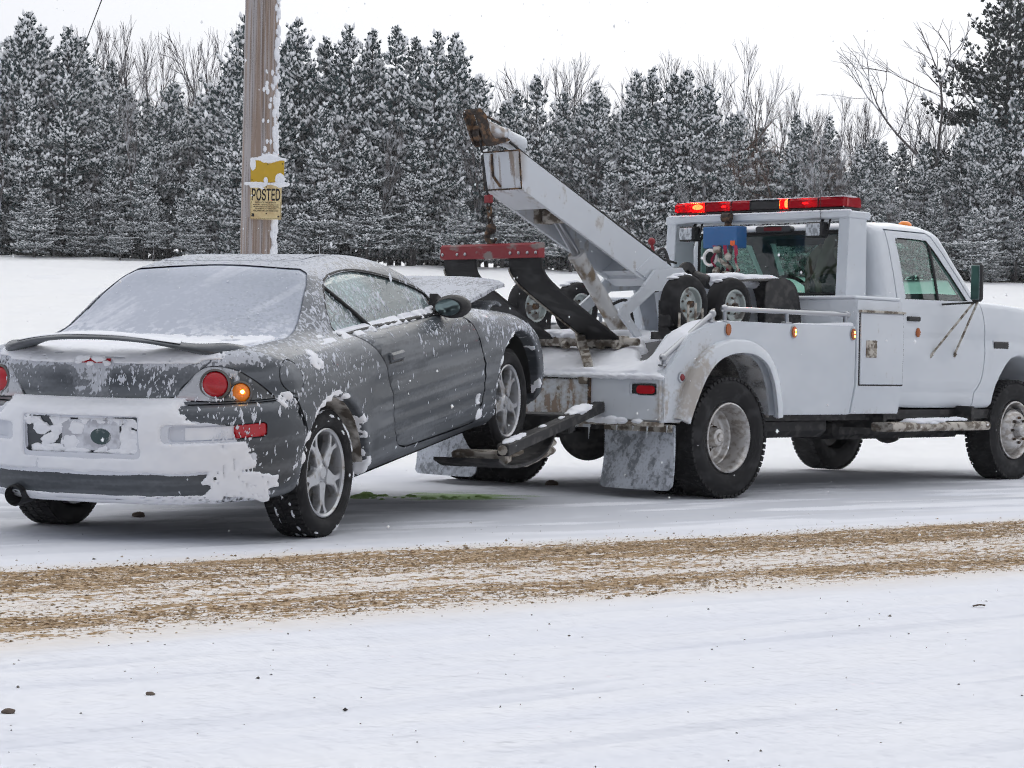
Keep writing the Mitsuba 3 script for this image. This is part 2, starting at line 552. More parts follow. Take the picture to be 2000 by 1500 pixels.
# a few stones and twigs big enough to point at
diffuse('stone_mat', proc(lambda p, n, uv: mix((0.07, 0.055, 0.05), (0.22, 0.18, 0.15), fbm(p.x * 60.0, p.y * 60.0, p.z * 60.0, 3))))
STONES = [(-2.02, 11.72, 0.026, 'brown lump of frozen slush lying under the tail of the car'), (0.30, 15.45, 0.034, 'dark lump of slush between the mud flaps of the truck'),
          (-1.225, 5.30, 0.012, 'brown stone at the left edge of the snowy road'), (-0.93, 5.62, 0.0085, 'small dark stone nearest the middle of the left foreground')]
for x, y, r, lab in STONES:
    k = put('stone', blob((x, y, gz(x, y) + r * 0.35), r, seed=x, rough=0.5, squash=(1.15, 0.9, 0.55)), 'stone_mat', smooth=40)
    tag(k, lab, 'stone')
tw = np.array([[1.735, 8.02, 0], [1.76, 8.03, 0.004], [1.782, 8.032, 0.002]]); tw[:, 2] += gz(1.76, 8.03) + 0.006
tag(put('twig', tube(spline(tw, 4), 0.0034, 6), 'stone_mat', smooth=True), 'short dark twig lying on the snowy road at the right', 'twig')


diffuse('green_slush', proc(lambda p, n, uv: mix((0.10, 0.20, 0.035), (0.42, 0.56, 0.26), fbm(p.x * 40.0, p.y * 40.0, p.z * 40.0, 3))))
rgs = np.random.default_rng(12)
gs_ = []
for k in range(34):
    u = rgs.random() ** 2.2
    x, y = -0.93 + 0.95 * u + rgs.normal(0, 0.02), 13.68 + 0.18 * u + rgs.normal(0, 0.12)
    r = rgs.uniform(0.006, 0.020) * (1.35 if u < 0.12 else 0.7)
    gs_.append(blob((x, y, gz(x, y) + 0.2 * r), r, seed=k, rough=0.8, sub=1, squash=(1.5, 1.2, 0.7)))
tag(put('slush', cat(gs_), 'green_slush', smooth=40), 'green coolant-stained slush between the car and the truck', 'slush')
# ------------------------------------------------------------------ the forest
rt = np.random.default_rng(11)
diffuse('needles', proc(lambda p, n, uv: mix((0.030, 0.050, 0.055), (0.076, 0.112, 0.114), noise(p.x * 1.3, p.y * 1.3, p.z * 1.6))))
diffuse('needles_dark', proc(lambda p, n, uv: mix((0.022, 0.030, 0.030), (0.055, 0.068, 0.062), noise(p.x * 1.3, p.y * 1.3, p.z * 1.6))))
diffuse('tree_snow', rgb((0.88, 0.89, 0.905)))
diffuse('bark', rgb((0.075, 0.068, 0.068)))
diffuse('twigs_grey', proc(lambda p, n, uv: mix((0.125, 0.112, 0.112), (0.62, 0.63, 0.66), smoothstep(0.52, 0.66, noise(p.x * 4.0, p.y * 4.0, p.z * 3.0) + 0.15 * n.z) * 0.8)))
diffuse('twigs_brown', rgb((0.155, 0.098, 0.075)))
OCT = np.array([[1, 0, 0], [-1, 0, 0], [0, 1, 0], [0, -1, 0], [0, 0, 1], [0, 0, -1]], float)
OCTF = np.array([[0, 2, 4], [2, 1, 4], [1, 3, 4], [3, 0, 4], [2, 0, 5], [1, 2, 5], [3, 1, 5], [0, 3, 5]])


def frames_of(d):
    d = d / np.linalg.norm(d, axis=1, keepdims=True)
    a = np.cross(d, np.array([0.31, 0.17, 0.93]))
    a /= np.linalg.norm(a, axis=1, keepdims=True) + 1e-9
    return d, a, np.cross(d, a)


def tufts(P, D, L, rng, blades=6, spread=0.75, width=0.16):
    """Bundles of needles: thin blades that fan out about D."""
    n = len(P)
    d, a, b = frames_of(D)
    ang = rng.uniform(0, 2 * PI, (n, 1)) + np.arange(blades)[None] * 2 * PI / blades + rng.uniform(-0.4, 0.4, (n, blades))
    sp = spread * rng.uniform(0.35, 1.0, (n, blades))
    dirs = d[:, None] * np.cos(sp)[..., None] + (a[:, None] * np.cos(ang)[..., None] + b[:, None] * np.sin(ang)[..., None]) * np.sin(sp)[..., None]
    wv = np.cross(dirs, d[:, None] + 0.3 * a[:, None])
    wv /= np.linalg.norm(wv, axis=-1, keepdims=True) + 1e-9
    ln = (L[:, None] * rng.uniform(0.7, 1.15, (n, blades)))[..., None]
    p0 = np.broadcast_to(P[:, None], dirs.shape)
    v = np.stack([p0, p0 + dirs * ln * 0.55 + wv * ln * width, p0 + dirs * ln, p0 + dirs * ln * 0.55 - wv * ln * width], 2)
    k = n * blades
    f = np.array([[0, 1, 2], [0, 2, 3]])[None] + (np.arange(k) * 4)[:, None, None]
    return trimesh.Trimesh(v.reshape(-1, 3), f.reshape(-1, 3), process=False)


def snow_lumps(P, D, R, rng, long=1.6):
    n = len(P)
    d, a, b = frames_of(D)
    o = OCT[None] * (1 + 0.35 * rng.uniform(-1, 1, (n, 6, 1)))
    v = (o[..., 0:1] * d[:, None] * long + o[..., 1:2] * a[:, None] + o[..., 2:3] * b[:, None]) * R[:, None, None] + P[:, None]
    f = OCTF[None] + (np.arange(n) * 6)[:, None, None]
    return trimesh.Trimesh(v.reshape(-1, 3), f.reshape(-1, 3), process=False)


def sticks(A, B, r0, r1, k=3):
    n = len(A)
    d, a, b = frames_of(B - A)
    ang = np.arange(k) * 2 * PI / k
    ringv = a[:, None] * np.cos(ang)[None, :, None] + b[:, None] * np.sin(ang)[None, :, None]
    v = np.concatenate([A[:, None] + ringv * np.asarray(r0).reshape(-1, 1, 1), B[:, None] + ringv * np.asarray(r1).reshape(-1, 1, 1)], 1)
    f = []
    for q in range(k):
        r = (q + 1) % k
        f += [[q, r, k + r], [q, k + r, k + q]]
    f = np.array(f)[None] + (np.arange(n) * 2 * k)[:, None, None]
    return trimesh.Trimesh(v.reshape(-1, 3), f.reshape(-1, 3), process=False)


def pine_variant(seed, H=10.0, R=2.1, low=0.0, snow=1.0, dark=False, open_low=0.25):
    """A plantation pine H tall: whorls of up-swept boughs, tufts of needles and snow caught on them."""
    rng = np.random.default_rng(seed)
    P, D, L, SP, SD, SR = [], [], [], [], [], []
    BA, BB, B0, B1, LA, LB = [], [], [], [], [], []
    z = H - 0.30
    step = 0.0
    lean = rng.uniform(-0.02, 0.02, 2)
    while z > low * H + 0.15:
        t = (H - z) / H
        reach = min(R * (1 - 0.12 * max(0, t - 0.6)), 0.10 + 0.36 * (H - z) ** 1.12 * R / 2.2) * rng.uniform(0.62, 1.18)
        n = int(rng.integers(4, 7)) if t > 0.05 else int(rng.integers(3, 5))
        a0 = rng.uniform(0, 2 * PI)
        for q in range(n):
            a = a0 + q * 2 * PI / n + rng.uniform(-0.3, 0.3)
            ln = reach * rng.uniform(0.45, 1.15)
            up0 = 0.95 - 0.95 * min(1, t * 2.3) + rng.uniform(-0.12, 0.12)
            base = np.array([lean[0] * (z), lean[1] * z, z])
            m = max(3, int(ln / 0.19))
            u = np.linspace(0, 1, m + 1)
            out = u * ln
            rise = ln * (u * up0 * 0.8 + 0.34 * u ** 2.2 - rng.uniform(0.05, 0.42) * u * min(1, t * 2))
            pts = base + np.stack([np.cos(a) * out, np.sin(a) * out, rise], 1)
            pts[1:, :2] += rng.normal(0, 0.025, (m, 2))
            BA.append(pts[:-1]); BB.append(pts[1:])
            rr = 0.011 + 0.016 * ln / R * (1 - u)
            B0.append(rr[:-1]); B1.append(rr[1:])
            bare = open_low + 0.08 if t > 0.6 else 0.20
            start = max(1, int(m * (0.30 if t > 0.15 else 0.05)))
            for w in range(start, m + 1):
                f = w / m
                bd = pts[w] - pts[w - 1]; bd /= np.linalg.norm(bd)
                side = np.array([-np.sin(a), np.cos(a), 0])
                wide = (0.50 * ln * (1 - f) + 0.10) * (1 if t > 0.06 else 0.35)
                kk = 1 + int(wide / 0.165)
                for sgn in (-1, 1):
                    for e in range(kk):
                        if rng.random() < bare:
                            continue
                        off = sgn * (e + rng.uniform(0.1, 0.9)) * wide / kk
                        p = pts[w] + side * off + bd * abs(off) * 0.55 + np.array([0, 0, rng.normal(0, 0.05) + 0.10 * abs(off)])
                        P.append(p)
                        D.append(bd * 0.55 + side * sgn * 0.35 + np.array([0, 0, 0.75]) + rng.normal(0, 0.25, 3))
                        L.append(rng.uniform(0.15, 0.24) * (0.85 if t < 0.08 else 1.0))
                        load = snow * (0.80 + 0.35 * math.sin(7.0 * z + 3 * a + seed)) * (0.60 + 0.6 * min(1, t * 2.2))
                        if rng.random() < load:
                            SP.append(p + D[-1] / np.linalg.norm(D[-1]) * 0.075 + np.array([0, 0, 0.065]) + rng.normal(0, 0.022, 3))
                            SD.append(D[-1] + rng.normal(0, 0.3, 3)); SR.append(rng.uniform(0.052, 0.118) * (0.7 if rng.random() < 0.4 else 1.0))
                if w > start and rng.random() < (0.75 if t > 0.35 else 0.35):
                    LA.append(pts[w - 1] + np.array([0, 0, 0.03])); LB.append(pts[w] + np.array([0, 0, 0.03]))
        z -= rng.uniform(0.28, 0.50) * (0.80 if t < 0.12 else 1.0)
    # the leader
    for q in range(9):
        P.append(np.array([lean[0] * H, lean[1] * H, H - 0.9 + 0.105 * q])); D.append(np.array([rng.normal(0, 0.3), rng.normal(0, 0.3), 1])); L.append(0.17)
    P, D, L = np.array(P), np.array(D), np.array(L)
    crown = cat(tufts(P, D, L, rng), sticks(np.vstack(BA), np.vstack(BB), np.concatenate(B0), np.concatenate(B1)))
    tr = np.array([[0, 0, -0.4], [lean[0] * H * 0.5, lean[1] * H * 0.5, H * 0.5], [lean[0] * H, lean[1] * H, H]])
    trunk = tube(tr, [0.018 * H ** 0.9 + 0.012, 0.011 * H ** 0.9, 0.012], 7)
    sn = [snow_lumps(np.array(SP), np.array(SD), np.array(SR), rng)]
    if LA:
        sn.append(sticks(np.array(LA), np.array(LB), np.full(len(LA), 0.027), np.full(len(LA), 0.022), 4))
    # snow plastered on one side of the trunk
    zz = np.arange(0.1, H * 0.55, 0.35)
    keep = rng.random(len(zz)) < 0.6
    zz = zz[keep]
    A = np.stack([lean[0] * zz - 0.05, lean[1] * zz - 0.10, zz], 1); Bq = A + [0, 0, 0.33]
    sn.append(sticks(A, Bq, np.full(len(A), 0.035), np.full(len(A), 0.030), 5))
    return trunk, crown, cat(sn)


def bare_variant(seed, H=11.0, spread=0.35, twig=1.0, curved=0.0):
    """A leafless tree: forking limbs and fine twigs."""
    rng = np.random.default_rng(seed)
    A, B, R0, R1 = [], [], [], []

    def grow(p, d, ln, r, depth):
        n = 4
        for i in range(n):
            d = d + rng.normal(0, 0.09, 3) + np.array([0, 0, 0.05]) + np.array([curved * -0.06, 0, 0])
            d /= np.linalg.norm(d)
            q = p + d * ln / n
            A.append(p); B.append(q); R0.append(r * (1 - 0.2 * i / n)); R1.append(r * (1 - 0.2 * (i + 1) / n))
            p = q
            if depth < 4 and i > 0 and rng.random() < 0.85 * twig:
                e = d * 0.9 + rng.normal(0, spread, 3); e /= np.linalg.norm(e)
                grow(p, e, ln * rng.uniform(0.42, 0.66), max(r * 0.52, 0.007), depth + 1)
        if depth < 4:
            for q in range(2):
                e = d + rng.normal(0, spread * 0.8, 3); e /= np.linalg.norm(e)
                grow(p, e, ln * rng.uniform(0.5, 0.7), max(r * 0.62, 0.007), depth + 1)

    grow(np.array([0, 0, -0.3]), np.array([0.0, 0, 1.0]), H * 0.46, 0.0075 * H, 0)
    A, B, R0, R1 = np.array(A), np.array(B), np.array(R0), np.array(R1)
    s = H / max(B[:, 2].max(), 0.1)
    big = R0 > 0.03
    return sticks(A[big] * s, B[big] * s, R0[big], R1[big], 6), sticks(A[~big] * s, B[~big] * s, R0[~big], R1[~big], 3)


GROUPS = {}
def add_group(name, parts):
    g = {'type': 'shapegroup'}
    for k, (mesh, m) in parts.items():
        g[k] = mikit.ply(mesh, m)
    scene[name] = g
    GROUPS[name] = {k: float(np.abs(x.vertices[:, 2]).max()) for k, (x, m) in parts.items()}


for i, (H, R, low, sn, ol) in enumerate([(10, 2.3, 0.0, 0.95, 0.35), (10, 1.9, 0.03, 0.8, 0.4), (10, 2.8, 0.06, 1.1, 0.45), (10, 2.4, 0.20, 0.9, 0.55), (10, 2.6, 0.0, 0.65, 0.4), (10, 2.0, 0.14, 1.0, 0.6), (10, 2.9, 0.10, 0.85, 0.5), (10, 2.2, 0.26, 0.75, 0.5)]):
    t_, c_, s_ = pine_variant(100 + i, H, R, low, sn, open_low=ol)
    add_group(f'pine_kind_{i}', {'trunk': (t_, 'bark'), 'crown': (c_, 'needles'), 'snow': (s_, 'tree_snow')})
t_, c_, s_ = pine_variant(140, 12, 3.4, 0.0, 0.16)
add_group('dark_pine_kind', {'trunk': (t_, 'bark'), 'crown': (c_, 'needles_dark'), 'snow': (s_, 'tree_snow')})
for i, (H, sp, tw_, cu) in enumerate([(11, 0.30, 0.9, 0), (11, 0.26, 1.0, 0.1), (11, 0.42, 0.9, 0.6)]):
    t_, c_ = bare_variant(200 + i, H, sp, tw_, cu)
    add_group(f'bare_kind_{i}', {'trunk': (t_, 'twigs_grey'), 'crown': (c_, 'twigs_grey')})
t_, c_ = bare_variant(230, 6, 0.5, 1.0)
add_group('thicket_kind', {'trunk': (t_, 'twigs_brown'), 'crown': (c_, 'twigs_brown')})


def plant(kind, key, x, y, h, label, category, group, rz=None, width=1.0):
    base_h = {'dark_pine_kind': 12.0, 'thicket_kind': 6.0}.get(kind, 11.0 if kind.startswith('bare') else 10.0)
    s = h / base_h
    key = numbered(key)
    rz = rt.uniform(0, 360) if rz is None else rz
    M = T().translate([x, y, gz(x, y)]).rotate([0, 0, 1], rz).scale([s * width, s * width, s])
    scene[key] = {'type': 'instance', 'shapegroup': {'type': 'ref', 'id': kind}, 'to_world': M}
    labels[key] = {'label': label, 'category': category, 'group': group}


def where(x, y):
    """How a tree of the forest edge can be told: by what stands in front of it."""
    u = x / y * 2.1034 + 0.5
    for lim, w in ((0.10, 'left of the car window'), (0.235, 'above the car rear window'), (0.29, 'beside the utility pole'), (0.38, 'right of the pole above the car roof'),
                   (0.47, 'above the red towing bar'), (0.56, 'at the boom head'), (0.66, 'above the boom foot'), (0.76, 'above the red light bar'),
                   (0.86, 'above the cab roof'), (9, 'above the door mirror')):
        if u < lim:
            return w


def edge_top(x):
    """How high the forest edge stands along x (at about 90 m)."""
    return np.interp(x, [-24, -21.5, -19.5, -17, -13.5, -12.3, -11, -8.9, -6.5, -4.2, -2.6, -1.6, -0.6, 1.2, 2.6, 4.2, 6, 7.4, 8.6, 10.5, 13, 16.5, 18.2, 19.5, 21.5, 25],
                     [9.8, 9.8, 9.9, 8.1, 7.7, 8.3, 9.9, 9.7, 9.3, 9.6, 9.3, 8.9, 7.3, 7.3, 7.7, 7.6, 8.2, 8.1, 7.6, 6.5, 6.3, 6.3, 6.3, 7.3, 7.9, 8.2])


rows = [(88.5, 1.75, 0.92, 0.80), (90.5, 1.45, 0.96, 1.0), (93.0, 1.45, 0.93, 1.0), (96.0, 1.6, 0.92, 1.0), (99.5, 1.9, 0.90, 1.0)]
for ri, (yy, gap, low_f, hi_f) in enumerate(rows):
    x = -25.5 + ri * 0.37
    while x < 25.5:
        xx, y2 = x + rt.uniform(-0.4, 0.4), yy + rt.uniform(-0.8, 0.8)
        h = float(edge_top(xx * 90 / y2)) * (rt.uniform(0.78, 1.0) if ri else rt.uniform(0.45, 0.85)) * (y2 / 90) ** 0.5
        if ri and rt.random() < 0.25:
            h = float(edge_top(xx)) * 1.02
        front = 'front row' if ri < 2 else 'deeper row'
        plant(f'pine_kind_{int(rt.integers(0, 8))}', 'pine_tree', xx, y2, h, f'snow-dusted pine, {front} of the forest, {where(xx, y2)}', 'pine tree', f'pines of the {front} {where(xx, y2)}', width=rt.uniform(0.85, 1.15))
        x += gap * rt.uniform(0.8, 1.25)
# thin snowy bare stems between the front pines
for x in np.concatenate([np.arange(-24, 25, 1.15), np.arange(-3, 14, 1.3)]):
    xx, yy = x + rt.uniform(-0.5, 0.5), 87.6 + rt.uniform(-0.6, 3.5)
    plant(f'bare_kind_{int(rt.integers(0, 2))}', 'bare_sapling', xx, yy, rt.uniform(3.0, 7.2), f'thin bare snowy sapling among the front pines, {where(xx, yy)}', 'sapling', f'bare saplings {where(xx, yy)}', width=rt.uniform(0.5, 0.9))
# the spires that stand out against the sky
for x, y, h in [(-20.8, 91, 10.35), (-18.9, 92, 9.4), (-11.6, 90.5, 10.35), (-9.1, 90.2, 10.15), (-8.1, 91, 9.6), (-7.0, 90, 10.0), (-6.0, 90.6, 9.95), (-5.2, 90, 10.0), (-4.45, 91, 9.7), (-3.5, 90, 9.75), (-2.65, 90.4, 9.75),
                (0.8, 90.3, 8.15), (3.3, 90, 7.95), (4.9, 90.4, 8.5), (5.8, 91, 8.8), (7.0, 90, 8.5), (7.8, 90.6, 7.9), (11.6, 90, 6.8), (13.2, 91, 6.8), (19.6, 90, 7.7), (20.9, 90.2, 8.0)]:
    plant(f'pine_kind_{int(rt.integers(0, 2))}', 'pine_tree', x, y, h, f'spired snowy pine standing against the sky, {where(x, y)}', 'pine tree', f'tall spired pines {where(x, y)}', width=0.9)
plant('dark_pine_kind', 'pine_tree', 21.6, 95.0, 13.4, 'big dark green pine with little snow, tallest tree at the right edge', 'pine tree', 'dark pines', rz=20)
plant('dark_pine_kind', 'pine_tree', 24.2, 99.0, 14.0, 'dark green pine behind the big dark pine, cut by the right edge', 'pine tree', 'dark pines', rz=190)
# leafless trees that rise behind the pines
for x, h in [(-18.4, 10.6), (-17.3, 10.9), (-16.4, 10.8), (-15.4, 10.2), (-14.7, 10.4), (-13.9, 10.0), (-13.2, 10.5), (-12.6, 10.8), (-2.0, 8.6), (-1.1, 8.8), (-0.2, 8.9), (0.7, 9.3), (1.5, 9.9), (2.3, 9.7), (3.0, 8.8), (5.2, 9.3),
             (6.2, 10.2), (6.9, 9.9), (7.7, 9.8), (8.7, 8.6), (9.6, 8.7), (10.6, 8.3), (11.6, 8.7), (12.5, 8.1), (13.4, 8.6), (14.3, 8.2), (15.2, 8.4), (17.2, 8.1), (18.2, 8.0), (19.0, 8.5), (4.1, 8.3), (16.2, 8.4)]:
    y = 101 + rt.uniform(-2, 5)
    xs = x * y / 90
    plant(f'bare_kind_{int(rt.integers(0, 2))}', 'bare_tree', xs, y, h * y / 90 * 0.97, f'bare grey tree rising above the pines, {where(xs, y)}', 'tree', f'bare trees above the pines {where(xs, y)}', width=0.8)
plant('bare_kind_1', 'bare_tree', 9.25 * 95 / 90, 95, 10.9, 'tall thin bare tree standing alone above the pines behind the red light bar', 'tree', 'single bare trees', width=0.7)
plant('bare_kind_2', 'bare_tree', 17.2 * 94 / 90, 94, 11.0, 'wide bare tree with long leaning boughs, behind the truck cab roof', 'tree', 'single bare trees', rz=15, width=1.25)
for x in np.arange(8.2, 13.5, 0.55):
    plant('thicket_kind', 'bush', x + rt.uniform(-0.3, 0.3), 92.5 + rt.uniform(-2, 3), rt.uniform(5.0, 7.0), f'reddish brown leafless bush among pines, {where(x, 92)}', 'bush', f'reddish brown bushes {where(x, 92)}', width=1.2)
# low brush along the foot of the forest
for x in np.arange(-24.5, 25, 1.7):
    plant(f'pine_kind_{int(rt.integers(0, 8))}', 'young_pine', x + rt.uniform(-0.5, 0.5), 87.3 + rt.uniform(-0.7, 0.6), rt.uniform(1.2, 3.2), f'low snow-laden pine at the forest foot, {where(x, 87)}', 'young pine', f'young pines at the forest foot {where(x, 87)}', width=1.8)
# ------------------------------------------------------------------ the towed coupe (frame: x forward from the rear axle, y to its left, z up from its own ground)
FRAME[0] = T(CAR)
OCT_ = np.array([[1, 0, 0], [-1, 0, 0], [0, 1, 0], [0, -1, 0], [0, 0, 1], [0, 0, -1]], float)
OCTF_ = np.array([[0, 2, 4], [2, 1, 4], [1, 3, 4], [3, 0, 4], [2, 0, 5], [1, 2, 5], [3, 1, 5], [0, 3, 5]])
car = thing('towed_car', 'dark grey two-door coupe crusted with snow, front end lifted by the tow truck', 'car')


def hash_flecks(x, y, z, f=1.0):
    """Wind-driven flecks of snow: thin upright dashes."""
    return fbm((x + 0.18 * z) * 78.0 * f, y * 70.0 * f, z * 34.0 * f, 3)


def car_snow(p):
    """How much wind-packed snow sticks to the paint, by place on the car: (cover from 0 to 1)."""
    x, y, z = in_car(p)
    big = fbm(x * 3.0, y * 3.0, z * 3.4, 3)
    fine = hash_flecks(x, y, z)
    grain = noise(x * 120.0, y * 120.0, z * 90.0)
    side = smoothstep(0.66, 0.80, dr.abs(y))
    tail = smoothstep(-0.38, -0.62, x)
    # tail: bumper and ledge plastered, bare low band, dusted boot face
    bump = tail * smoothstep(0.425, 0.445, z + 0.03 * (big - 0.5)) * (1 - smoothstep(0.745, 0.775, z))
    streak = fbm(y * 9.0, z * 24.0, 3.0, 3)
    lim = 0.70 + 0.05 * smoothstep(0.60, 0.50, z) - 0.22 * smoothstep(0.655, 0.70, z)
    bump = bump * (1 - smoothstep(lim - 0.05, lim + 0.05, dr.abs(y) + 0.16 * (streak - 0.5) + 0.10 * (fine - 0.5)))
    recess = smoothstep(-0.893, -0.885, x) * (1 - smoothstep(0.295, 0.31, dr.abs(y - 0.02))) * smoothstep(0.52, 0.535, z) * (1 - smoothstep(0.70, 0.715, z))
    bump = bump * (1 - 0.8 * recess)
    low = tail * (1 - smoothstep(0.33, 0.345, z)) * 0.55
    boot = tail * smoothstep(0.76, 0.78, z) * (1 - smoothstep(0.98, 1.0, z))
    boot_d = 0.50 + 0.30 * smoothstep(0.90, 0.95, z) + 0.28 * (1 - smoothstep(0.06, 0.14, dr.abs(y - 0.02) + 0.10 * (fine - 0.5)))
    # upper surfaces: roof, pillars, shoulders
    upper = smoothstep(0.78, 1.02, z)
    roofy = smoothstep(1.20, 1.30, z)
    dens = 0.30 + 0.26 * upper + 0.22 * roofy
    rear_q = (1 - smoothstep(0.2, 0.9, x)) * smoothstep(0.62, 0.84, z) * 0.10
    fend = smoothstep(1.98, 2.06, x) * smoothstep(0.60, 0.86, z) * 0.24
    lowside = (1 - smoothstep(0.5, 0.62, z)) * -0.06
    arch_r = dr.sqrt(dr.square(x + 0.02) + dr.square(z - 0.31))
    arch_f = dr.sqrt(dr.square(x - 2.60) + dr.square(z - 0.33))
    lip = (1 - smoothstep(0.0, 0.05, dr.abs(arch_r - 0.41))) * smoothstep(-0.05, 0.12, z - 0.25) * 0.16 + (1 - smoothstep(0.0, 0.06, dr.abs(arch_f - 0.43))) * 0.16
    dens = dens + rear_q + fend + lowside + lip * side
    dens = dens * (1 - tail) + tail * (0.30 + 0.20 * upper)
    dens = dens + boot * (boot_d - 0.42)
    mid = fbm(x * 11.0, y * 10.0, z * 9.0, 2)
    fl = 0.75 * smoothstep(0.66, 0.74, dens + 0.80 * (fine - 0.5) + 0.26 * (big - 0.5) + 0.24 * (mid - 0.5) + 0.10 * (grain - 0.5))
    packed = smoothstep(0.42, 0.56, bump + low + 0.5 * (fine - 0.5) + 0.22 * (big - 0.5))
    dust = smoothstep(0.35, 0.75, dens + 0.5 * (big - 0.5)) * (0.35 + 0.5 * grain) * 0.36
    return dr.clip(dr.maximum(dr.maximum(fl, packed), dust), 0, 1)


SNOW_C = (0.66, 0.685, 0.74)
scene['snow_on_paint'] = two({'type': 'diffuse', 'reflectance': rgb(SNOW_C)})


def grime(p, n, uv):
    """Grey paint under streaks of dried road salt."""
    x, y, z = in_car(p)
    s = fbm(x * 1.8, y * 1.5, z * 16.0, 4)
    g = fbm(x * 60.0, y * 60.0, z * 60.0, 2)
    m = smoothstep(0.42, 0.68, s + 0.16 * (g - 0.5))
    return mix((0.050, 0.058, 0.068), (0.140, 0.152, 0.168), m * 0.66)


mat('grey_paint', proc(grime), rough=0.38, metal=0.25, coat=0.5)
scene['car_paint'] = {'type': 'blendbsdf', 'weight': proc(lambda p, n, uv: car_snow(p)), 'a': {'type': 'ref', 'id': 'grey_paint'}, 'b': {'type': 'ref', 'id': 'snow_on_paint'}}
mat('dark_paint', (0.035, 0.038, 0.042), rough=0.45)
mat('black_trim', (0.012, 0.012, 0.013), rough=0.55)
diffuse('black_hole', (0.008, 0.008, 0.008))
diffuse('snow', proc(lambda p, n, uv: mix((0.78, 0.80, 0.85), (0.88, 0.89, 0.91), fbm(p.x * 22.0, p.y * 22.0, p.z * 22.0, 3))))


def frost_rear(p, n, uv):
    x, y, z = in_car(p)
    g = fbm(x * 30.0, y * 30.0, z * 30.0, 3)
    d = smoothstep(0.52, 0.75, fbm(x * 3.0, y * 3.4, z * 4.0, 3) + 0.35 * (g - 0.5) + 0.20 * smoothstep(0.05, -0.5, y) - 0.05)
    sp = smoothstep(0.62, 0.72, noise(x * 95.0, y * 95.0, z * 80.0) * 0.6 + 0.4 * g + 0.10 * smoothstep(0.1, -0.5, y))
    scr = smoothstep(0.60, 0.72, fbm((y * 0.8 + z) * 9.0, (z - y * 0.4) * 2.2, 2.0, 3))
    low = smoothstep(1.10, 0.98, z) * smoothstep(0.50, 0.62, g + 0.3 * (fbm(y * 5.0, z * 9.0, 7.0, 2) - 0.5)) 
    wh = dr.clip(dr.maximum(scr * 0.45, low) + 0.9 * (noise(x * 70.0, y * 70.0, z * 60.0) - 0.5) * 0.5 + 0.5 * (g - 0.5), 0, 1)
    return mix(mix((0.41, 0.44, 0.51), (0.62, 0.64, 0.70), wh), (0.20, 0.24, 0.27), dr.maximum(d * 0.16, sp * 0.28 * smoothstep(0.2, -0.4, y)))


mat('frosted_glass', proc(frost_rear), rough=0.55, spec=0.4)
scene['car_glass_clear'] = {'type': 'thindielectric', 'specular_transmittance': rgb((0.50, 0.74, 0.68)), 'specular_reflectance': rgb((1, 1, 1))}


def frost_side(p, n, uv):
    x, y, z = in_car(p)
    f = hash_flecks(x, y, z, 0.9)
    b = fbm(x * 2.6, y * 2.0, z * 3.4, 2)
    sill = 1 - smoothstep(0.0, 0.05, z - (1.00 - 0.055 * x) - 0.05 * (f - 0.5))
    quart = (1 - smoothstep(0.5, 0.62, x)) * 0.06
    m = smoothstep(0.55, 0.62, 0.47 + 0.85 * (f - 0.5) + 0.30 * (b - 0.5) + quart)
    film = 0.16 + 0.30 * smoothstep(0.35, 0.7, b)
    return dr.clip(dr.maximum(dr.maximum(m * 0.92, film), sill), 0, 1)


scene['car_side_glass'] = {'type': 'blendbsdf', 'weight': proc(frost_side), 'a': {'type': 'ref', 'id': 'car_glass_clear'}, 'b': {'type': 'diffuse', 'reflectance': rgb((0.50, 0.61, 0.62))}}
mat('tyre_rubber', proc(lambda p, n, uv: mix((0.010, 0.010, 0.011), (0.028, 0.028, 0.030), smoothstep(0.45, 0.8, fbm(p.x * 14.0, p.y * 14.0, p.z * 14.0, 3)))), rough=0.75, spec=0.3)
mat('alloy', proc(lambda p, n, uv: mix((0.52, 0.53, 0.55), (0.36, 0.34, 0.31), smoothstep(0.5, 0.8, fbm(p.x * 30.0, p.y * 30.0, p.z * 30.0, 3)))), rough=0.32, metal=0.75)
mat('dull_metal', (0.14, 0.135, 0.13), rough=0.5, metal=0.6)
mat('red_lens', (0.42, 0.004, 0.012), rough=0.18, coat=0.6)
mat('red_lens_dark', (0.20, 0.01, 0.015), rough=0.3, coat=0.4)
mat('amber_lens', (0.85, 0.22, 0.01), rough=0.2, coat=0.6)
def lamp_frost(p, n, uv):
    x, y, z = in_car(p)
    g = fbm(y * 26.0, z * 26.0, x * 20.0, 4)
    m = smoothstep(0.46, 0.60, g + 0.32 * smoothstep(0.66, 0.50, dr.abs(y)) + 0.22 * smoothstep(0.83, 0.90, z) - 0.12)
    tint = smoothstep(0.56, 0.46, dr.abs(y)) * smoothstep(0.80, 0.77, z)
    return mix(mix((0.060, 0.063, 0.068), (0.50, 0.52, 0.56), m * 0.85), (0.36, 0.20, 0.21), tint * 0.6)


mat('lamp_housing', proc(lamp_frost), rough=0.3, coat=0.4)
mat('smoke_lens', (0.06, 0.062, 0.066), rough=0.22, coat=0.5)
mat('seat_cloth', (0.03, 0.03, 0.033), rough=0.9)

# ---- the body as one smooth level set
HG = 0.0135
ox, oy, oz = -1.02, -1.0, 0.12
nxg, nyg, nzg = int(4.72 / HG), int(2.0 / HG) + 1, int(1.30 / HG)
cx_, cy_, cz_ = ox + np.arange(nxg) * HG, oy + np.arange(nyg) * HG, oz + np.arange(nzg) * HG
GXc, GYc, GZc = np.meshgrid(cx_, cy_, cz_, indexing='ij')

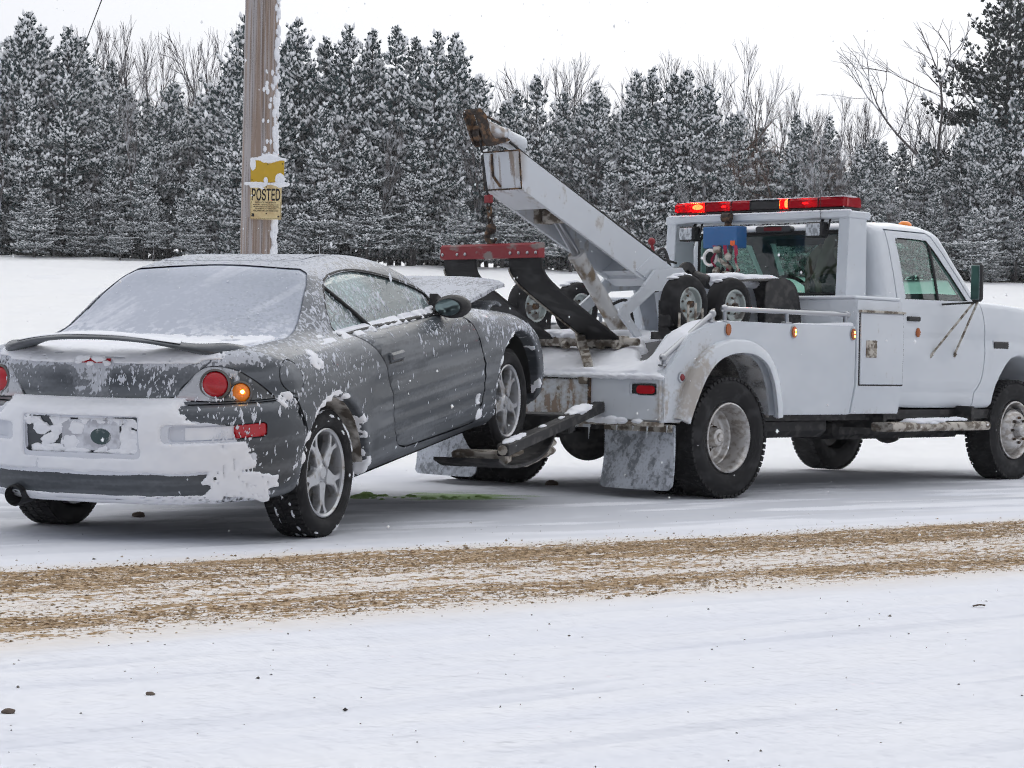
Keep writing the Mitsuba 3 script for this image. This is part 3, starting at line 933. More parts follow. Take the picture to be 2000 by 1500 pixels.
low_outline = spline([(-0.62, 0.275), (-0.80, 0.285), (-0.875, 0.32), (-0.90, 0.42), (-0.905, 0.56), (-0.90, 0.66), (-0.875, 0.735), (-0.815, 0.765), (-0.785, 0.80), (-0.765, 0.88), (-0.745, 0.95), (-0.70, 0.985), (-0.60, 0.995),
                      (-0.30, 0.995), (0.2, 0.985), (0.9, 0.965), (1.6, 0.955), (1.95, 0.94), (2.3, 0.90), (2.7, 0.835), (3.1, 0.755), (3.35, 0.68), (3.48, 0.58), (3.52, 0.48), (3.50, 0.34), (3.38, 0.24), (3.0, 0.215), (2.0, 0.215), (1.0, 0.215), (0.2, 0.225), (-0.3, 0.25)], 6, closed=True)
top_outline = spline([(-0.32, 0.90), (-0.24, 0.985), (-0.02, 1.09), (0.20, 1.195), (0.38, 1.275), (0.55, 1.312), (0.80, 1.328), (1.05, 1.318), (1.30, 1.282), (1.55, 1.205), (1.80, 1.09), (2.02, 0.975), (2.14, 0.90), (1.5, 0.80), (0.6, 0.80)], 6, closed=True)
fx, fz = np.arange(-1.6, 4.4, 0.01), np.arange(0.0, 1.6, 0.01)
FX, FZ = np.meshgrid(fx, fz, indexing='ij')
S_low, S_top = poly_sdf(low_outline, FX, FZ), poly_sdf(top_outline, FX, FZ)


def sample(S, x, z):
    return ndimage.map_coordinates(S, [(x + 1.6) / 0.01, z / 0.01], order=1, mode='nearest')


def sstep(a, b, x):
    t = np.clip((x - a) / (b - a), 0, 1)
    return t * t * (3 - 2 * t)


def car_field(x, y, z):
    ay = np.abs(y)
    bow = (0.30 * (ay / 0.86) ** 3.2 + 0.03 * (ay / 0.86) ** 2) * sstep(0.1, -0.5, x)
    bowf = (0.42 * (ay / 0.86) ** 3.0) * sstep(2.6, 3.3, x)
    d1 = sample(S_low, x - bow + bowf, z)
    w = np.interp(cx_, [-1.0, -0.7, -0.3, 0.2, 1.2, 2.2, 2.7, 3.1, 3.5], [0.83, 0.855, 0.872, 0.872, 0.868, 0.870, 0.868, 0.845, 0.80])
    w = np.interp(x, cx_, w)
    w = w + np.interp(z, [0.2, 0.3, 0.42, 0.62, 0.75, 0.86, 0.93, 1.0, 1.1], [-0.055, -0.018, -0.004, 0.004, 0.0, -0.018, -0.055, -0.12, -0.30])
    # swollen arches, hollow door waist, ribs on the lower door
    ra, rb = np.hypot(x + 0.02, z - 0.31), np.hypot(x - 2.60, z - 0.33)
    w = w + 0.020 * np.exp(-((ra - 0.43) / 0.10) ** 2) + 0.018 * np.exp(-((rb - 0.44) / 0.10) ** 2)
    w = w - 0.012 * np.exp(-((z - 0.69) / 0.06) ** 2) * sstep(0.35, 0.6, x) * sstep(2.2, 1.9, x)
    rib = (0.5 + 0.5 * np.cos((z - 0.31) * 2 * PI / 0.075)) ** 2
    w = w + 0.006 * rib * sstep(0.30, 0.36, z) * sstep(0.66, 0.60, z) * sstep(0.50, 0.62, x) * sstep(2.16, 2.06, x)
    d2 = (ay - w) * 0.97
    low = smax(d1, d2, 0.11)
    bt = 0.22 * (ay / 0.7) ** 2
    d3 = sample(S_top, x - bt * sstep(0.75, 0.1, x) + bt * sstep(1.2, 1.9, x), z)
    wt = np.interp(z, [0.80, 0.93, 1.05, 1.16, 1.25, 1.35], [0.775, 0.752, 0.706, 0.640, 0.565, 0.44])
    wt = wt - 0.045 * sstep(0.35, -0.25, x) - 0.05 * sstep(1.5, 2.0, x)
    d4 = (ay - wt) * 0.90
    top = smax(d3, d4, 0.10)
    d = smin(low, top, 0.05)
    well = np.maximum(np.minimum(ra - 0.385, rb - 0.405), 0.50 - ay)
    return smax(d, -well, 0.012)


FC = car_field(GXc, GYc, GZc)
cabin = np.maximum.reduce([FC + 0.045, 0.62 - GZc, -(GXc - (-0.05)), GXc - 1.98])
bay = np.maximum.reduce([FC + 0.03, 0.52 - GZc, 2.08 - GXc, GXc - 3.35, np.abs(GYc) - 0.66])
shell = np.maximum(np.maximum(FC, -cabin), -bay)
CO = (ox, oy, oz)


def level(F):
    return mf(nets(F, CO, HG)).simplify(0.0006)


body = level(shell)
solid_p, solid_m, solid_d = level(FC - 0.006), level(FC + 0.009), level(FC + 0.026)
skin = lambda: None

side_cut = lambda poly, a=-1.1, b=-0.35: prism(poly, 'y', a, b)
band = lambda poly, d: np.array(sg.Polygon(poly).buffer(d, join_style=2).exterior.coords)[:-1]

# outlines in the side view
door_o = np.vstack([spline([(0.45, 0.955), (0.55, 0.89), (0.665, 0.77), (0.715, 0.63), (0.725, 0.50), (0.75, 0.40), (0.80, 0.335), (0.90, 0.305)], 6),
                    spline([(1.2, 0.295), (1.82, 0.285), (1.93, 0.305), (1.995, 0.38), (2.04, 0.50), (2.05, 0.62), (2.01, 0.73), (1.93, 0.84), (1.84, 0.915), (1.80, 0.935)], 6)])
glass_o = np.array([(0.315, 0.962)] + spline([(0.315, 1.0), (0.35, 1.085), (0.46, 1.18), (0.60, 1.232), (0.85, 1.243), (1.08, 1.215), (1.36, 1.145), (1.62, 1.055), (1.80, 0.975)], 6).tolist() + [(1.80, 0.945), (1.30, 0.955), (0.78, 0.965)])
glass_side = prism(glass_o, 'y', -1.0, -0.40)
glass_side_l = prism(glass_o, 'y', 0.40, 1.0)
rear_o = spline([(-0.655, 0.963), (-0.655, 0.99), (-0.60, 1.12), (-0.545, 1.225), (-0.49, 1.268), (-0.40, 1.283), (0, 1.298), (0.40, 1.283), (0.49, 1.268), (0.545, 1.225), (0.60, 1.12), (0.655, 0.99), (0.655, 0.963)], 6)
rear_cut = prism(rear_o, 'x', -0.45, 0.60)
wind_o = np.array([(-0.66, 0.94), (-0.60, 1.08), (-0.50, 1.24), (-0.44, 1.285), (0.44, 1.285), (0.50, 1.24), (0.60, 1.08), (0.66, 0.94)])
wind_cut = prism(wind_o, 'x', 1.32, 2.3)

body = body - glass_side - glass_side_l - wind_cut
# rear glass: sits in a rebate of its own
rg_gap = (prism(band(rear_o, 0.009), 'x', -0.45, 0.60)) - solid_d
body = body - rg_gap
rear_glass = (level(FC + 0.004) - solid_d) ^ rear_cut
# door
deep = level(FC + 0.030)
door_zone = prism(door_o, 'y', -1.1, -0.45)
gap_zone = prism(band(door_o, 0.0055), 'y', -1.1, -0.45)
under_belt = box(-2, 5, -2, 2, 0, 0.962)
door = (body - deep) ^ prism(band(door_o, -0.003), 'y', -1.1, -0.45) ^ box(-2, 5, -2, 2, 0, 0.958)
body = body - ((gap_zone ^ under_belt) - deep)
# bumper, boot lid, filler flap
bumper_zone = prism(np.array([(-1.1, 0.2), (-0.33, 0.2), (-0.37, 0.45), (-0.345, 0.58), (-0.40, 0.745), (-1.1, 0.757)]), 'y', -1.2, 1.2)
bumper_gap = prism(np.array([(-1.1, 0.2), (-0.325, 0.2), (-0.363, 0.45), (-0.338, 0.58), (-0.393, 0.751), (-1.1, 0.764)]), 'y', -1.2, 1.2)
bumper = body ^ bumper_zone
body = body - (bumper_gap - level(FC + 0.02))
plate_rec = prism(np.array(sg.box(-0.285, 0.535, 0.325, 0.70).buffer(-0.03).buffer(0.03).exterior.coords)[:-1], 'x', -1.0, -0.868)
bumper = bumper - plate_rec
body = body - plate_rec
lid_o = np.array(spline([(0.385, 0.782), (0.0, 0.775), (-0.385, 0.782), (-0.44, 0.83), (-0.50, 0.89), (-0.555, 0.945)], 5).tolist() + [(-0.555, 0.99), (0.555, 0.99), (0.555, 0.945), (0.50, 0.89), (0.44, 0.83)])
lid_gap = prism(band(lid_o, 0.006), 'x', -1.0, -0.52) - prism(band(lid_o, -0.002), 'x', -1.0, -0.5) - level(FC + 0.02)
lid_keep = prism(band(lid_o, -0.002), 'x', -1.0, -0.52)
lid = (body - deep) ^ lid_keep
body = body - lid_gap
flap = trimesh.creation.cylinder(radius=0.077, height=0.4, sections=40)
flap_disc = mf(rot(flap, 90, [1, 0, 0])).translate([-0.385, -0.85, 0.845])
flap_ring = mf(rot(trimesh.creation.cylinder(radius=0.0835, height=0.4, sections=40), 90, [1, 0, 0])).translate([-0.385, -0.85, 0.845]) - flap_disc
body = body - (flap_ring - level(FC + 0.012))
# tail lamps
def mirror_y(m):
    return m.mirror([0, 1, 0])


lamp_o = spline([(-0.405, 0.778), (-0.46, 0.845), (-0.515, 0.905), (-0.575, 0.92), (-0.66, 0.90), (-0.735, 0.845), (-0.79, 0.785), (-0.81, 0.762)], 6)
lamp_o = np.vstack([lamp_o, [(-0.60, 0.765)]])
lamp_zone = prism(lamp_o, 'x', -0.95, -0.35)
lamp_gap = prism(band(lamp_o, 0.006), 'x', -0.95, -0.35)
lamp = (level(FC + 0.003) - deep) ^ lamp_zone
body = body - (lamp_gap - level(FC + 0.02)) - mirror_y(lamp_gap - level(FC + 0.02))
# reflectors in the bumper
refl_o = np.array(sg.box(-0.815, 0.592, -0.43, 0.665).buffer(-0.02).buffer(0.02).exterior.coords)[:-1]
refl_rec = prism(refl_o, 'x', -0.95, -0.35) - level(FC + 0.022)
bumper = bumper - refl_rec - mirror_y(refl_rec)
body = body - refl_rec - mirror_y(refl_rec)
refl_lens = level(FC + 0.004) ^ prism(np.array(sg.box(-0.808, 0.597, -0.70, 0.658).buffer(-0.012).buffer(0.012).exterior.coords)[:-1], 'x', -0.95, -0.35) - deep
refl_white = level(FC + 0.016) ^ prism(np.array(sg.box(-0.70, 0.597, -0.50, 0.655)
                                       .exterior.coords)[:-1], 'x', -0.95, -0.35) - deep
# bonnet cut free, hinged up at its rear edge
hood_o = np.array([(2.06, -0.70), (2.5, -0.705), (3.0, -0.64), (3.36, -0.44), (3.42, 0.0), (3.36, 0.44), (3.0, 0.64), (2.5, 0.705), (2.06, 0.70), (2.13, 0.35), (2.15, 0.0), (2.13, -0.35)])
hood_zone = prism(hood_o, 'z', 0.60, 1.2)
hood = (level(FC) - level(FC + 0.022)) ^ prism(band(hood_o, -0.004), 'z', 0.60, 1.2) ^ box(1.9, 3.6, -1, 1, 0.66, 1.2)
body = body - (hood_zone - level(FC + 0.022))
body = body - prism(band(hood_o, -0.05), 'z', 0.55, 1.2)

sun_o = np.array(sg.box(0.60, -0.40, 1.12, 0.40).buffer(-0.06).buffer(0.06, 5).exterior.coords)[:-1]
body = body - (prism(band(sun_o, 0.009), 'z', 1.2, 1.45) - prism(band(sun_o, -0.004), 'z', 1.15, 1.5) - level(FC + 0.016))
put(car + '__body', body, 'car_paint', smooth=38)
dr_ = put(car + '__door', door, 'car_paint', smooth=38)
put(car + '__rear_bumper', bumper, 'car_paint', smooth=38, label='rear bumper plastered with packed snow')
bl = put(car + '__boot_lid', lid, 'car_paint', smooth=38)
put(car + '__rear_window', rear_glass, 'frosted_glass', smooth=38, label='rear window blind with frost')
hk = put(car + '__bonnet', rot(hood, -14.0, [0, 1, 0], [2.06, 0, 0.93]), 'car_paint', smooth=38, label='bonnet sprung open at its front edge')
lp = lamp
l1 = put(car + '__tail_light', lp, 'lamp_housing', smooth=38)
l2 = put(car + '__tail_light', mirror_y(lp), 'lamp_housing', smooth=38)


def on_skin(px, py, pz, axis):
    """The point where a ray along the axis meets the body from outside."""
    if axis == 'x':
        xs = np.arange(-1.0, 0.2, 0.002)
        v = car_field(xs, np.full_like(xs, py), np.full_like(xs, pz))
        return xs[np.argmax(v < 0)], py, pz
    ys = np.arange(-1.0, -0.3, 0.002)
    v = car_field(np.full_like(ys, px), ys, np.full_like(ys, pz))
    return px, ys[np.argmax(v < 0)], pz


def skin_normal(p):
    e = 0.004
    p = np.asarray(p, float)
    g = [(car_field(*(np.array([q]) for q in (p + e * np.eye(3)[i]))) - car_field(*(np.array([q]) for q in (p - e * np.eye(3)[i]))))[0] for i in range(3)]
    g = np.array(g)
    return g / np.linalg.norm(g)


def dome(r, h, n=28, ribs=0):
    pr = [(0.0001, h)] + [(r * math.sin(a), h * math.cos(a)) for a in np.linspace(0.15, PI / 2, 8)] + [(r * 1.0, -0.02), (0.0001, -0.02)]
    return lathe(pr, n, 'z')


def face_to(m, p, nrm):
    M = trimesh.geometry.align_vectors([0, 0, 1], nrm)
    M[:3, 3] = p
    return moved(m, M)


for s, key in ((-1, l1), (1, l2)):
    for (yy, zz, r, m, nm) in ((0.585, 0.840, 0.062, 'red_lens', 'stop_lens'), (0.688, 0.796, 0.046, 'amber_lens', 'indicator_lens')):
        p = np.array(on_skin(0, -yy, zz, 'x')); nn = skin_normal(p)
        nn = nn * 0.6 + np.array([-1, 0, 0.05]) * 0.4; nn /= np.linalg.norm(nn)
        q, n2 = p * [1, -s, 1], nn * [1, -s, 1]
        ringm = face_to(lathe([(r + 0.011, 0.010), (r + 0.002, 0.014), (r, -0.01), (r + 0.011, -0.01)], 32, 'z'), q, n2)
        kk = put(key + '__' + nm, face_to(dome(r, 0.022), q, n2), m, smooth=50)
        put(key + '__bezel', ringm, 'dull_metal', smooth=40)
        if nm == 'indicator_lens' and s == -1:
            hot = face_to(blob((0, 0, 0), 0.0085, sub=2, rough=0), q + n2 * 0.0165 + np.array([0, -0.012, 0.004]), n2)
            put(key + '__bulb', hot, 'amber_lens', emitter={'type': 'area', 'radiance': rgb((9.0, 4.2, 0.5))})
put(car + '__reflector', refl_lens, 'red_lens', smooth=38)
put(car + '__reflector', mirror_y(refl_lens), 'red_lens', smooth=38)
put(car + '__reversing_lens', refl_white, 'snow', smooth=38, label='reversing lens caked with snow')

# number plate with snow round it
pk = put(car + '__number_plate', box(-0.880, -0.874, -0.185, 0.125, 0.545, 0.690, 0.002), mat('plate_mat', proc(lambda p, n, uv: mix((0.42, 0.43, 0.47), (0.64, 0.66, 0.71), smoothstep(0.35, 0.65, fbm(in_car(p)[1] * 22.0, in_car(p)[2] * 22.0, 0.0, 4)))), rough=0.6), label='number plate hazed with snow, round dark emblem on it')
em = lathe([(0.0001, 0.0), (0.040, 0.0), (0.040, 0.002), (0.0001, 0.002)], 32, 'x')
em = moved(em, np.diag([1, 1.35, 0.95, 1]))
put(pk + '__emblem', shift(em, -0.8825, -0.085, 0.612), mat('plate_green', proc(lambda p, n, uv: mix((0.035, 0.065, 0.07), (0.32, 0.34, 0.35), smoothstep(0.58, 0.75, fbm(in_car(p)[1] * 60.0, in_car(p)[2] * 60.0, 3.0, 3))))), smooth=30)
# spoiler: an arched wing on the boot
sp_half = [(-0.34, 0.655, 0.972), (-0.47, 0.622, 0.970), (-0.575, 0.548, 0.982), (-0.665, 0.445, 1.012), (-0.738, 0.29, 1.050), (-0.775, 0.14, 1.068)]
sp_path = spline(sp_half + [(-0.787, 0, 1.073)] + [(x, -y, z) for x, y, z in sp_half[::-1]], 8)
nsp = len(sp_path)
secs = []
for i in range(nsp):
    t = abs(i / (nsp - 1) - 0.5) * 2
    wid = 0.080 * (1 - 0.35 * sstep(0.45, 0.75, t) - 0.50 * max(0, (t - 0.78) / 0.22)) ; th = 0.014 + 0.030 * math.exp(-((t - 0.72) / 0.17) ** 2) - 0.006 * max(0, (t - 0.8) / 0.2)
    a = np.linspace(0, 2 * PI, 14, endpoint=False)
    secs.append(np.stack([wid * np.cos(a) * (1 + 0.1 * np.sin(a)), th * np.sin(a)], 1))
put(car + '__spoiler', sweep(sp_path, secs), 'grey_paint', smooth=50)
# high brake lamp set in the boot's upper edge
put(car + '__brake_light', (level(FC - 0.004) ^ prism(np.array([(-0.075, 0.942), (0.105, 0.942), (0.105, 0.962), (-0.075, 0.962)]), 'x', -0.95, -0.6)) - deep, 'red_lens', smooth=38, label='high brake light half buried in snow')
# tailpipe
put(car + '__tailpipe', cat(lathe([(0.046, -0.90), (0.052, -0.89), (0.052, -0.60), (0.045, -0.60)], 28, 'x', at=(0, 0.40, 0.315)), lathe([(0.0001, -0.70), (0.046, -0.70), (0.046, -0.69), (0.0001, -0.69)], 28, 'x', at=(0, 0.40, 0.315))), 'black_trim', smooth=40)
put(car + '__muffler', lathe([(0.0001, -0.3), (0.085, -0.29), (0.09, -0.25), (0.09, 0.25), (0.085, 0.29), (0.0001, 0.3)], 24, 'y', at=(-0.50, 0.25, 0.325)), 'dull_metal', smooth=40)
# side glass, its black seals and the pillar between door glass and quarter glass
pane = nets(FC + 0.016, CO, HG)
pane_m = mf(pane).simplify(0.0004)
pane_t = tm((pane_m ^ prism(band(glass_o, 0.012), 'y', -1.0, -0.40)))
n_ = pane_t.face_normals
c_ = pane_t.triangles_center
fd = ndimage.map_coordinates(FC, ((c_ - np.array(CO)) / HG).T, order=1, mode='nearest')
keep = (n_[:, 1] < -0.25) & (np.abs(fd + 0.016) < 0.004)
pane_t.update_faces(keep); pane_t.remove_unreferenced_vertices()
cc = pane_t.triangles_center
split = lambda c: c[:, 0] < 0.50 + (1.20 - c[:, 2]) * 1.05
quarter, doorg = pane_t.copy(), pane_t.copy()
quarter.update_faces(split(cc)); quarter.remove_unreferenced_vertices()
doorg.update_faces(~split(cc)); doorg.remove_unreferenced_vertices()
put(car + '__quarter_window', quarter, 'car_side_glass', smooth=True)
put(dr_ + '__window', doorg, 'car_side_glass', smooth=True, label='door window flecked with frost')
seal_pts = np.array([on_skin(px, 0, pz, 'y') for px, pz in band(glass_o, 0.004)])
seal_pts[:, 1] += 0.006
put(car + '__window_seal', tube(seal_pts, 0.009, 6, closed=True), 'black_trim', smooth=True)
pil = np.array([on_skin(px, 0, pz, 'y') for px, pz in [(0.485, 1.195), (0.56, 1.12), (0.64, 1.05), (0.735, 0.962)]]); pil[:, 1] += 0.010
put(car + '__window_pillar', sweep(pil, ring(0.016, 8, 0.010)), 'black_trim', smooth=True)
wsp = tm((mf(nets(FC + 0.010, CO, HG)).simplify(0.0004)) ^ prism(band(wind_o, 0.012), 'x', 1.30, 2.3))
wsp.update_faces((wsp.face_normals[:, 0] > 0.2)); wsp.remove_unreferenced_vertices()
put(car + '__windscreen', wsp, 'frosted_glass', smooth=True)
mould = np.array([on_skin(px, 0, pz, 'y') for px, pz in [(0.80, 0.957), (1.1, 0.951), (1.45, 0.946), (1.78, 0.938)]])
put(dr_ + '__belt_strip', sweep(mould, ring(0.007, 8, 0.010)), 'black_trim', smooth=True)
# rear wheel side: handle, mirror
hx = on_skin(0.80, 0, 0.805, 'y')
put(dr_ + '__handle', box(0.705, 0.885, hx[1] - 0.022, hx[1] + 0.02, 0.778, 0.828, 0.012), 'car_paint', smooth=30)
put(dr_ + '__handle_recess', box(0.70, 0.89, hx[1] - 0.004, hx[1] + 0.01, 0.765, 0.785, 0.003), 'black_trim')
mb = mf(blob((0, 0, 0), 1.0, sub=3, rough=0)).transform(np.array([[0.085, 0, 0, 1.60], [0, 0.105, 0, -0.865], [0, 0, 0.066, 0.985]], float))
mb = mb - box(1.3, 1.545, -1.2, 0, 0.5, 1.5)
mk = put(car + '__door_mirror', cat(mb, tm(mf(sweep([(1.64, -0.72, 0.955), (1.62, -0.80, 0.965)], ring(0.045, 10, 0.022))))), 'black_trim', smooth=40)
mat('mirror_glass', (0.20, 0.26, 0.26), rough=0.08, metal=1.0)
mgl = sweep([(1.549, -0.855, 0.985), (1.5415, -0.855, 0.985)], np.stack([0.074 * np.cos(np.linspace(0, 2 * PI, 28, endpoint=False)), 0.046 * np.sin(np.linspace(0, 2 * PI, 28, endpoint=False))], 1))
put(mk + '__glass', mgl, 'mirror_glass')
put(car + '__mirror_base', prism(np.array([(1.62, 0.94), (1.83, 0.93), (1.83, 0.96), (1.66, 1.05)]), 'y', -0.75, -0.70), 'black_trim')
# cabin: tub, seats, steering wheel, dashboard
put(car + '__dashboard', box(1.45, 1.95, -0.60, 0.60, 0.70, 0.93, 0.06), 'black_trim')
for y in (-0.36, 0.36):
    seat = cat(box(0.75, 1.25, y - 0.24, y + 0.24, 0.62, 0.72, 0.04), tm(rot(box(0.62, 0.74, y - 0.23, y + 0.23, 0.66, 1.12, 0.05), -14, [0, 1, 0], [0.7, y, 0.66])), tm(rot(box(0.62, 0.70, y - 0.12, y + 0.12, 1.13, 1.24, 0.03), -14, [0, 1, 0], [0.7, y, 0.66])))
    put(car + '__seat', seat, 'seat_cloth', smooth=40)
a_ = np.linspace(0, 2 * PI, 28, endpoint=False)
put(car + '__steering_wheel', tube(np.stack([1.38 - 0.08 * np.sin(a_), 0.36 + 0.18 * np.cos(a_), 0.93 + 0.16 * np.sin(a_)], 1), 0.014, 8, closed=True), 'black_trim', smooth=True)
put(car + '__engine', box(2.3, 3.2, -0.45, 0.45, 0.45, 0.72, 0.05), 'black_hole')


# wheels
def car_wheel(key, cx, sy, cz, snowy):
    yo = 0.815 * sy
    w = part(car + '__wheel')
    def at(m):
        m = tm(m)
        if sy > 0:
            m = moved(m, np.diag([1, -1, 1, 1])); m.invert()
        return shift(m, cx, 0, cz)
    tp = spline([(0.222, -0.800), (0.235, -0.822), (0.265, -0.832), (0.292, -0.824), (0.309, -0.806), (0.3145, -0.780), (0.316, -0.715), (0.3145, -0.650), (0.309, -0.625), (0.292, -0.606), (0.265, -0.598), (0.235, -0.608), (0.222, -0.630)], 4)
    tyre = [at(lathe(tp, 72, 'y'))]
    # tread: three grooved ribs as raised blocks, shoulder lugs
    for k in range(64):
        a = 2 * PI * k / 64
        for y0, y1, off in ((-0.805, -0.765, 0.0), (-0.752, -0.722, 0.5), (-0.708, -0.678, 0.0), (-0.665, -0.625, 0.5)):
            b = box(-0.0115, 0.0115, y0, y1, 0.305, 0.3205, 0.002)
            tyre.append(at(rot(b, math.degrees(a + off * PI / 64), [0, 1, 0])))
    put(w + '__tyre', cat(tyre), 'tyre_rubber', smooth=40)
    rim = [lathe([(0.222, -0.800), (0.222, -0.812), (0.215, -0.815), (0.205, -0.806), (0.198, -0.775), (0.19, -0.70), (0.20, -0.61), (0.21, -0.61), (0.212, -0.70), (0.214, -0.79)], 60, 'y')]
    hub = lathe([(0.0001, -0.800), (0.030, -0.800), (0.034, -0.794), (0.040, -0.790), (0.078, -0.786), (0.082, -0.765), (0.05, -0.74), (0.0001, -0.74)], 40, 'y')
    rim.append(hub)
    sp = None
    for k in range(5):
        poly = spline([(0.050, -0.034), (0.085, -0.036), (0.13, -0.029), (0.165, -0.036), (0.208, -0.062), (0.208, 0.062), (0.165, 0.036), (0.13, 0.029), (0.085, 0.036), (0.050, 0.034)], 4, closed=True)
        s1 = prism(poly, 'y', -0.797, -0.758, 0.008)
        slot = prism(spline([(0.187, -0.020), (0.200, -0.024), (0.200, 0.024), (0.187, 0.020), (0.155, 0.0)], 3, closed=True), 'y', -0.83, -0.70)
        s1 = s1 - slot
        rim.append(rot(s1, 90 + 72 * k + 8, [0, 1, 0]))
    put(w + '__rim', at(cat(rim)), 'alloy', smooth=35)
    nuts = []
    for k in range(5):
        a = math.radians(72 * k + 44)
        nuts.append(at(shift(lathe([(0.0001, -0.7895), (0.0165, -0.7895), (0.0175, -0.780), (0.0001, -0.780)], 14, 'y'), 0.057 * math.cos(a), 0, 0.057 * math.sin(a))))
    put(w + '__nuts', cat(nuts), 'black_trim', smooth=30)
    back = lathe([(0.0001, -0.70), (0.14, -0.70), (0.14, -0.68), (0.0001, -0.68)], 32, 'y')
    put(w + '__brake_disc', at(back), 'dull_metal', smooth=30)
    drum = lathe([(0.0001, -0.64), (0.20, -0.64), (0.20, -0.60), (0.0001, -0.60)], 32, 'y')
    put(w + '__brake_shield', at(drum), 'black_hole', smooth=30)


for cx0, sy, cz0 in ((0, -1, 0.316), (0, 1, 0.316), (2.56, -1, 0.316), (2.56, 1, 0.316)):
    car_wheel('', cx0, sy, cz0, True)
put(car + '__underbody', cat(box(0.42, 2.12, -0.72, 0.72, 0.19, 0.24, 0.02), rod((0, -0.62, 0.316), (0, 0.62, 0.316), 0.035)), 'black_hole')

aw = np.radians(np.linspace(-4, 86, 26))
for cxw, czw, rw_, a_off in ((-0.02, 0.31, 0.384, 0.0), (2.60, 0.33, 0.404, 0.0)):
    pts_ = np.stack([cxw + rw_ * np.cos(aw), czw + rw_ * np.sin(aw)], 1)
    pin = np.stack([cxw + (rw_ - 0.006) * np.cos(aw), czw + (rw_ - 0.006) * np.sin(aw)], 1)
    if cxw < 1:
        put(car + '__arch_liner', prism(np.vstack([pts_, pin[::-1]]), 'y', -0.845, -0.50), 'arch_liner', smooth=30, label='wheel arch liner crusted with salt and snow')
    else:
        put(car + '__arch_liner', prism(np.vstack([pts_, pin[::-1]]), 'y', -0.80, -0.50), 'black_trim', smooth=30)

# ---- snow lying on the car, as deep as it looks
def snow_on(F, thick, clip, h=HG, o=CO):
    G = np.maximum(F - thick, clip)
    return G


N1 = npnoise(GXc * 9, GYc * 9, GZc * 9)
N2 = npnoise(GXc * 26, GYc * 26, GZc * 22)
N3 = npnoise(GXc * 3.3 + 5, GYc * 3.3, GZc * 4)
N4 = npnoise(GXc * 44, GYc * 44, GZc * 22)
th = np.full(FC.shape, -0.02)
AY = np.abs(GYc)
# ledge above the bumper, drift under the spoiler, heap on the bumper face, lower lip
tailr = GXc < -0.45
ledge = tailr & (GZc > 0.735) & (GZc < 0.80) & (AY < 0.56)
th = np.where(ledge, 0.016 + 0.012 * (N1 - 0.5) - 0.05 * np.clip((AY - 0.44) / 0.1, 0, 1) - 0.05 * np.clip((GZc - 0.782) / 0.02, 0, 1), th)
face = tailr & (GZc > 0.435) & (GZc <= 0.74)
STRK = 0.6 * npnoise(GYc * 8, GZc * 22, 0 * GXc + 3) + 0.4 * npnoise(GYc * 22, GZc * 48, 0 * GXc + 7)
lim = 0.66 + 0.07 * np.clip((0.60 - GZc) / 0.08, 0, 1) - 0.20 * np.clip((GZc - 0.655) / 0.03, 0, 1)
edge = np.clip((AY - lim + 0.15 * (STRK - 0.5) + 0.10 * (N2 - 0.5)) / 0.09, 0, 1) + np.clip((0.45 + 0.012 * (N1 - 0.5) - GZc) / 0.02, 0, 1) + np.clip((0.042 - np.abs(GZc - 0.628)) / 0.012, 0, 1) * np.clip((0.235 - np.abs(AY - 0.63)) / 0.02, 0, 1)
plate_hole = (np.abs(GYc - 0.02) < 0.31) & (np.abs(GZc - 0.613) < 0.095)
th = np.where(face & ~plate_hole, 0.013 + 0.016 * (N1 - 0.5) + 0.008 * (N2 - 0.5) + 0.012 * (N3 - 0.5) - 0.045 * edge, th)
lip = tailr & (GZc < 0.345) & (AY < 0.60)
th = np.where(lip, 0.004 + 0.006 * (N1 - 0.5), th)
corner = tailr & (GZc < 0.46) & (np.hypot((GYc + 0.72) * 0.7, GZc - 0.375) < 0.075 + 0.10 * (N3 - 0.5) + 0.10 * (STRK - 0.5) + 0.05 * (N2 - 0.5)) & (GXc < -0.55)
th = np.where(corner, 0.012 + 0.01 * (N2 - 0.5), th)
# boot: under the wing, along the top of the lid
under = tailr & (GZc > 0.925) & (AY < 0.52) & (GZc < 1.02)
th = np.where(under, 0.009 + 0.012 * (N1 - 0.5) + 0.006 * (N2 - 0.5) - 0.03 * np.clip((0.945 - GZc) / 0.02, 0, 1) - 0.03 * ((np.abs(GYc - 0.015) < 0.10) & (GZc < 0.965)), th)
deck = (GXc > -0.75) & (GXc < -0.20 + 0.30 * AY ** 2) & (GZc > 0.955) & (GZc < 1.03) & (AY < 0.70)
th = np.where(deck, 0.007 + 0.014 * (N1 - 0.5) - 0.03 * np.clip((AY - 0.60) / 0.08, 0, 1), th)
# bonnet-side wing tops and belt line
belt = (GXc > 0.05) & (GXc < 1.9) & (np.abs(GZc - 0.963) < 0.022) & (GYc < -0.6)
th = np.where(belt, 0.002 + 0.018 * (N2 - 0.55), th)
ra_, rb_ = np.hypot(GXc + 0.02, GZc - 0.31), np.hypot(GXc - 2.60, GZc - 0.33)
lipz = (np.abs(ra_ - 0.40) < 0.022) & (GZc > 0.42 - 0.3 * (GXc > 0.1)) & (GYc < -0.80)
th = np.where(lipz, 0.000 + 0.034 * (N2 - 0.52), th)
lipf = (np.abs(rb_ - 0.42) < 0.02) & (GYc < -0.78)
th = np.where(lipf, -0.003 + 0.030 * (N2 - 0.52), th)
wing = (GXc > 2.12) & (GXc < 3.1) & (AY > 0.55) & (GZc > 0.80)
th = np.where(wing, -0.003 + 0.012 * (N1 - 0.5) + 0.010 * (N2 - 0.5), th)
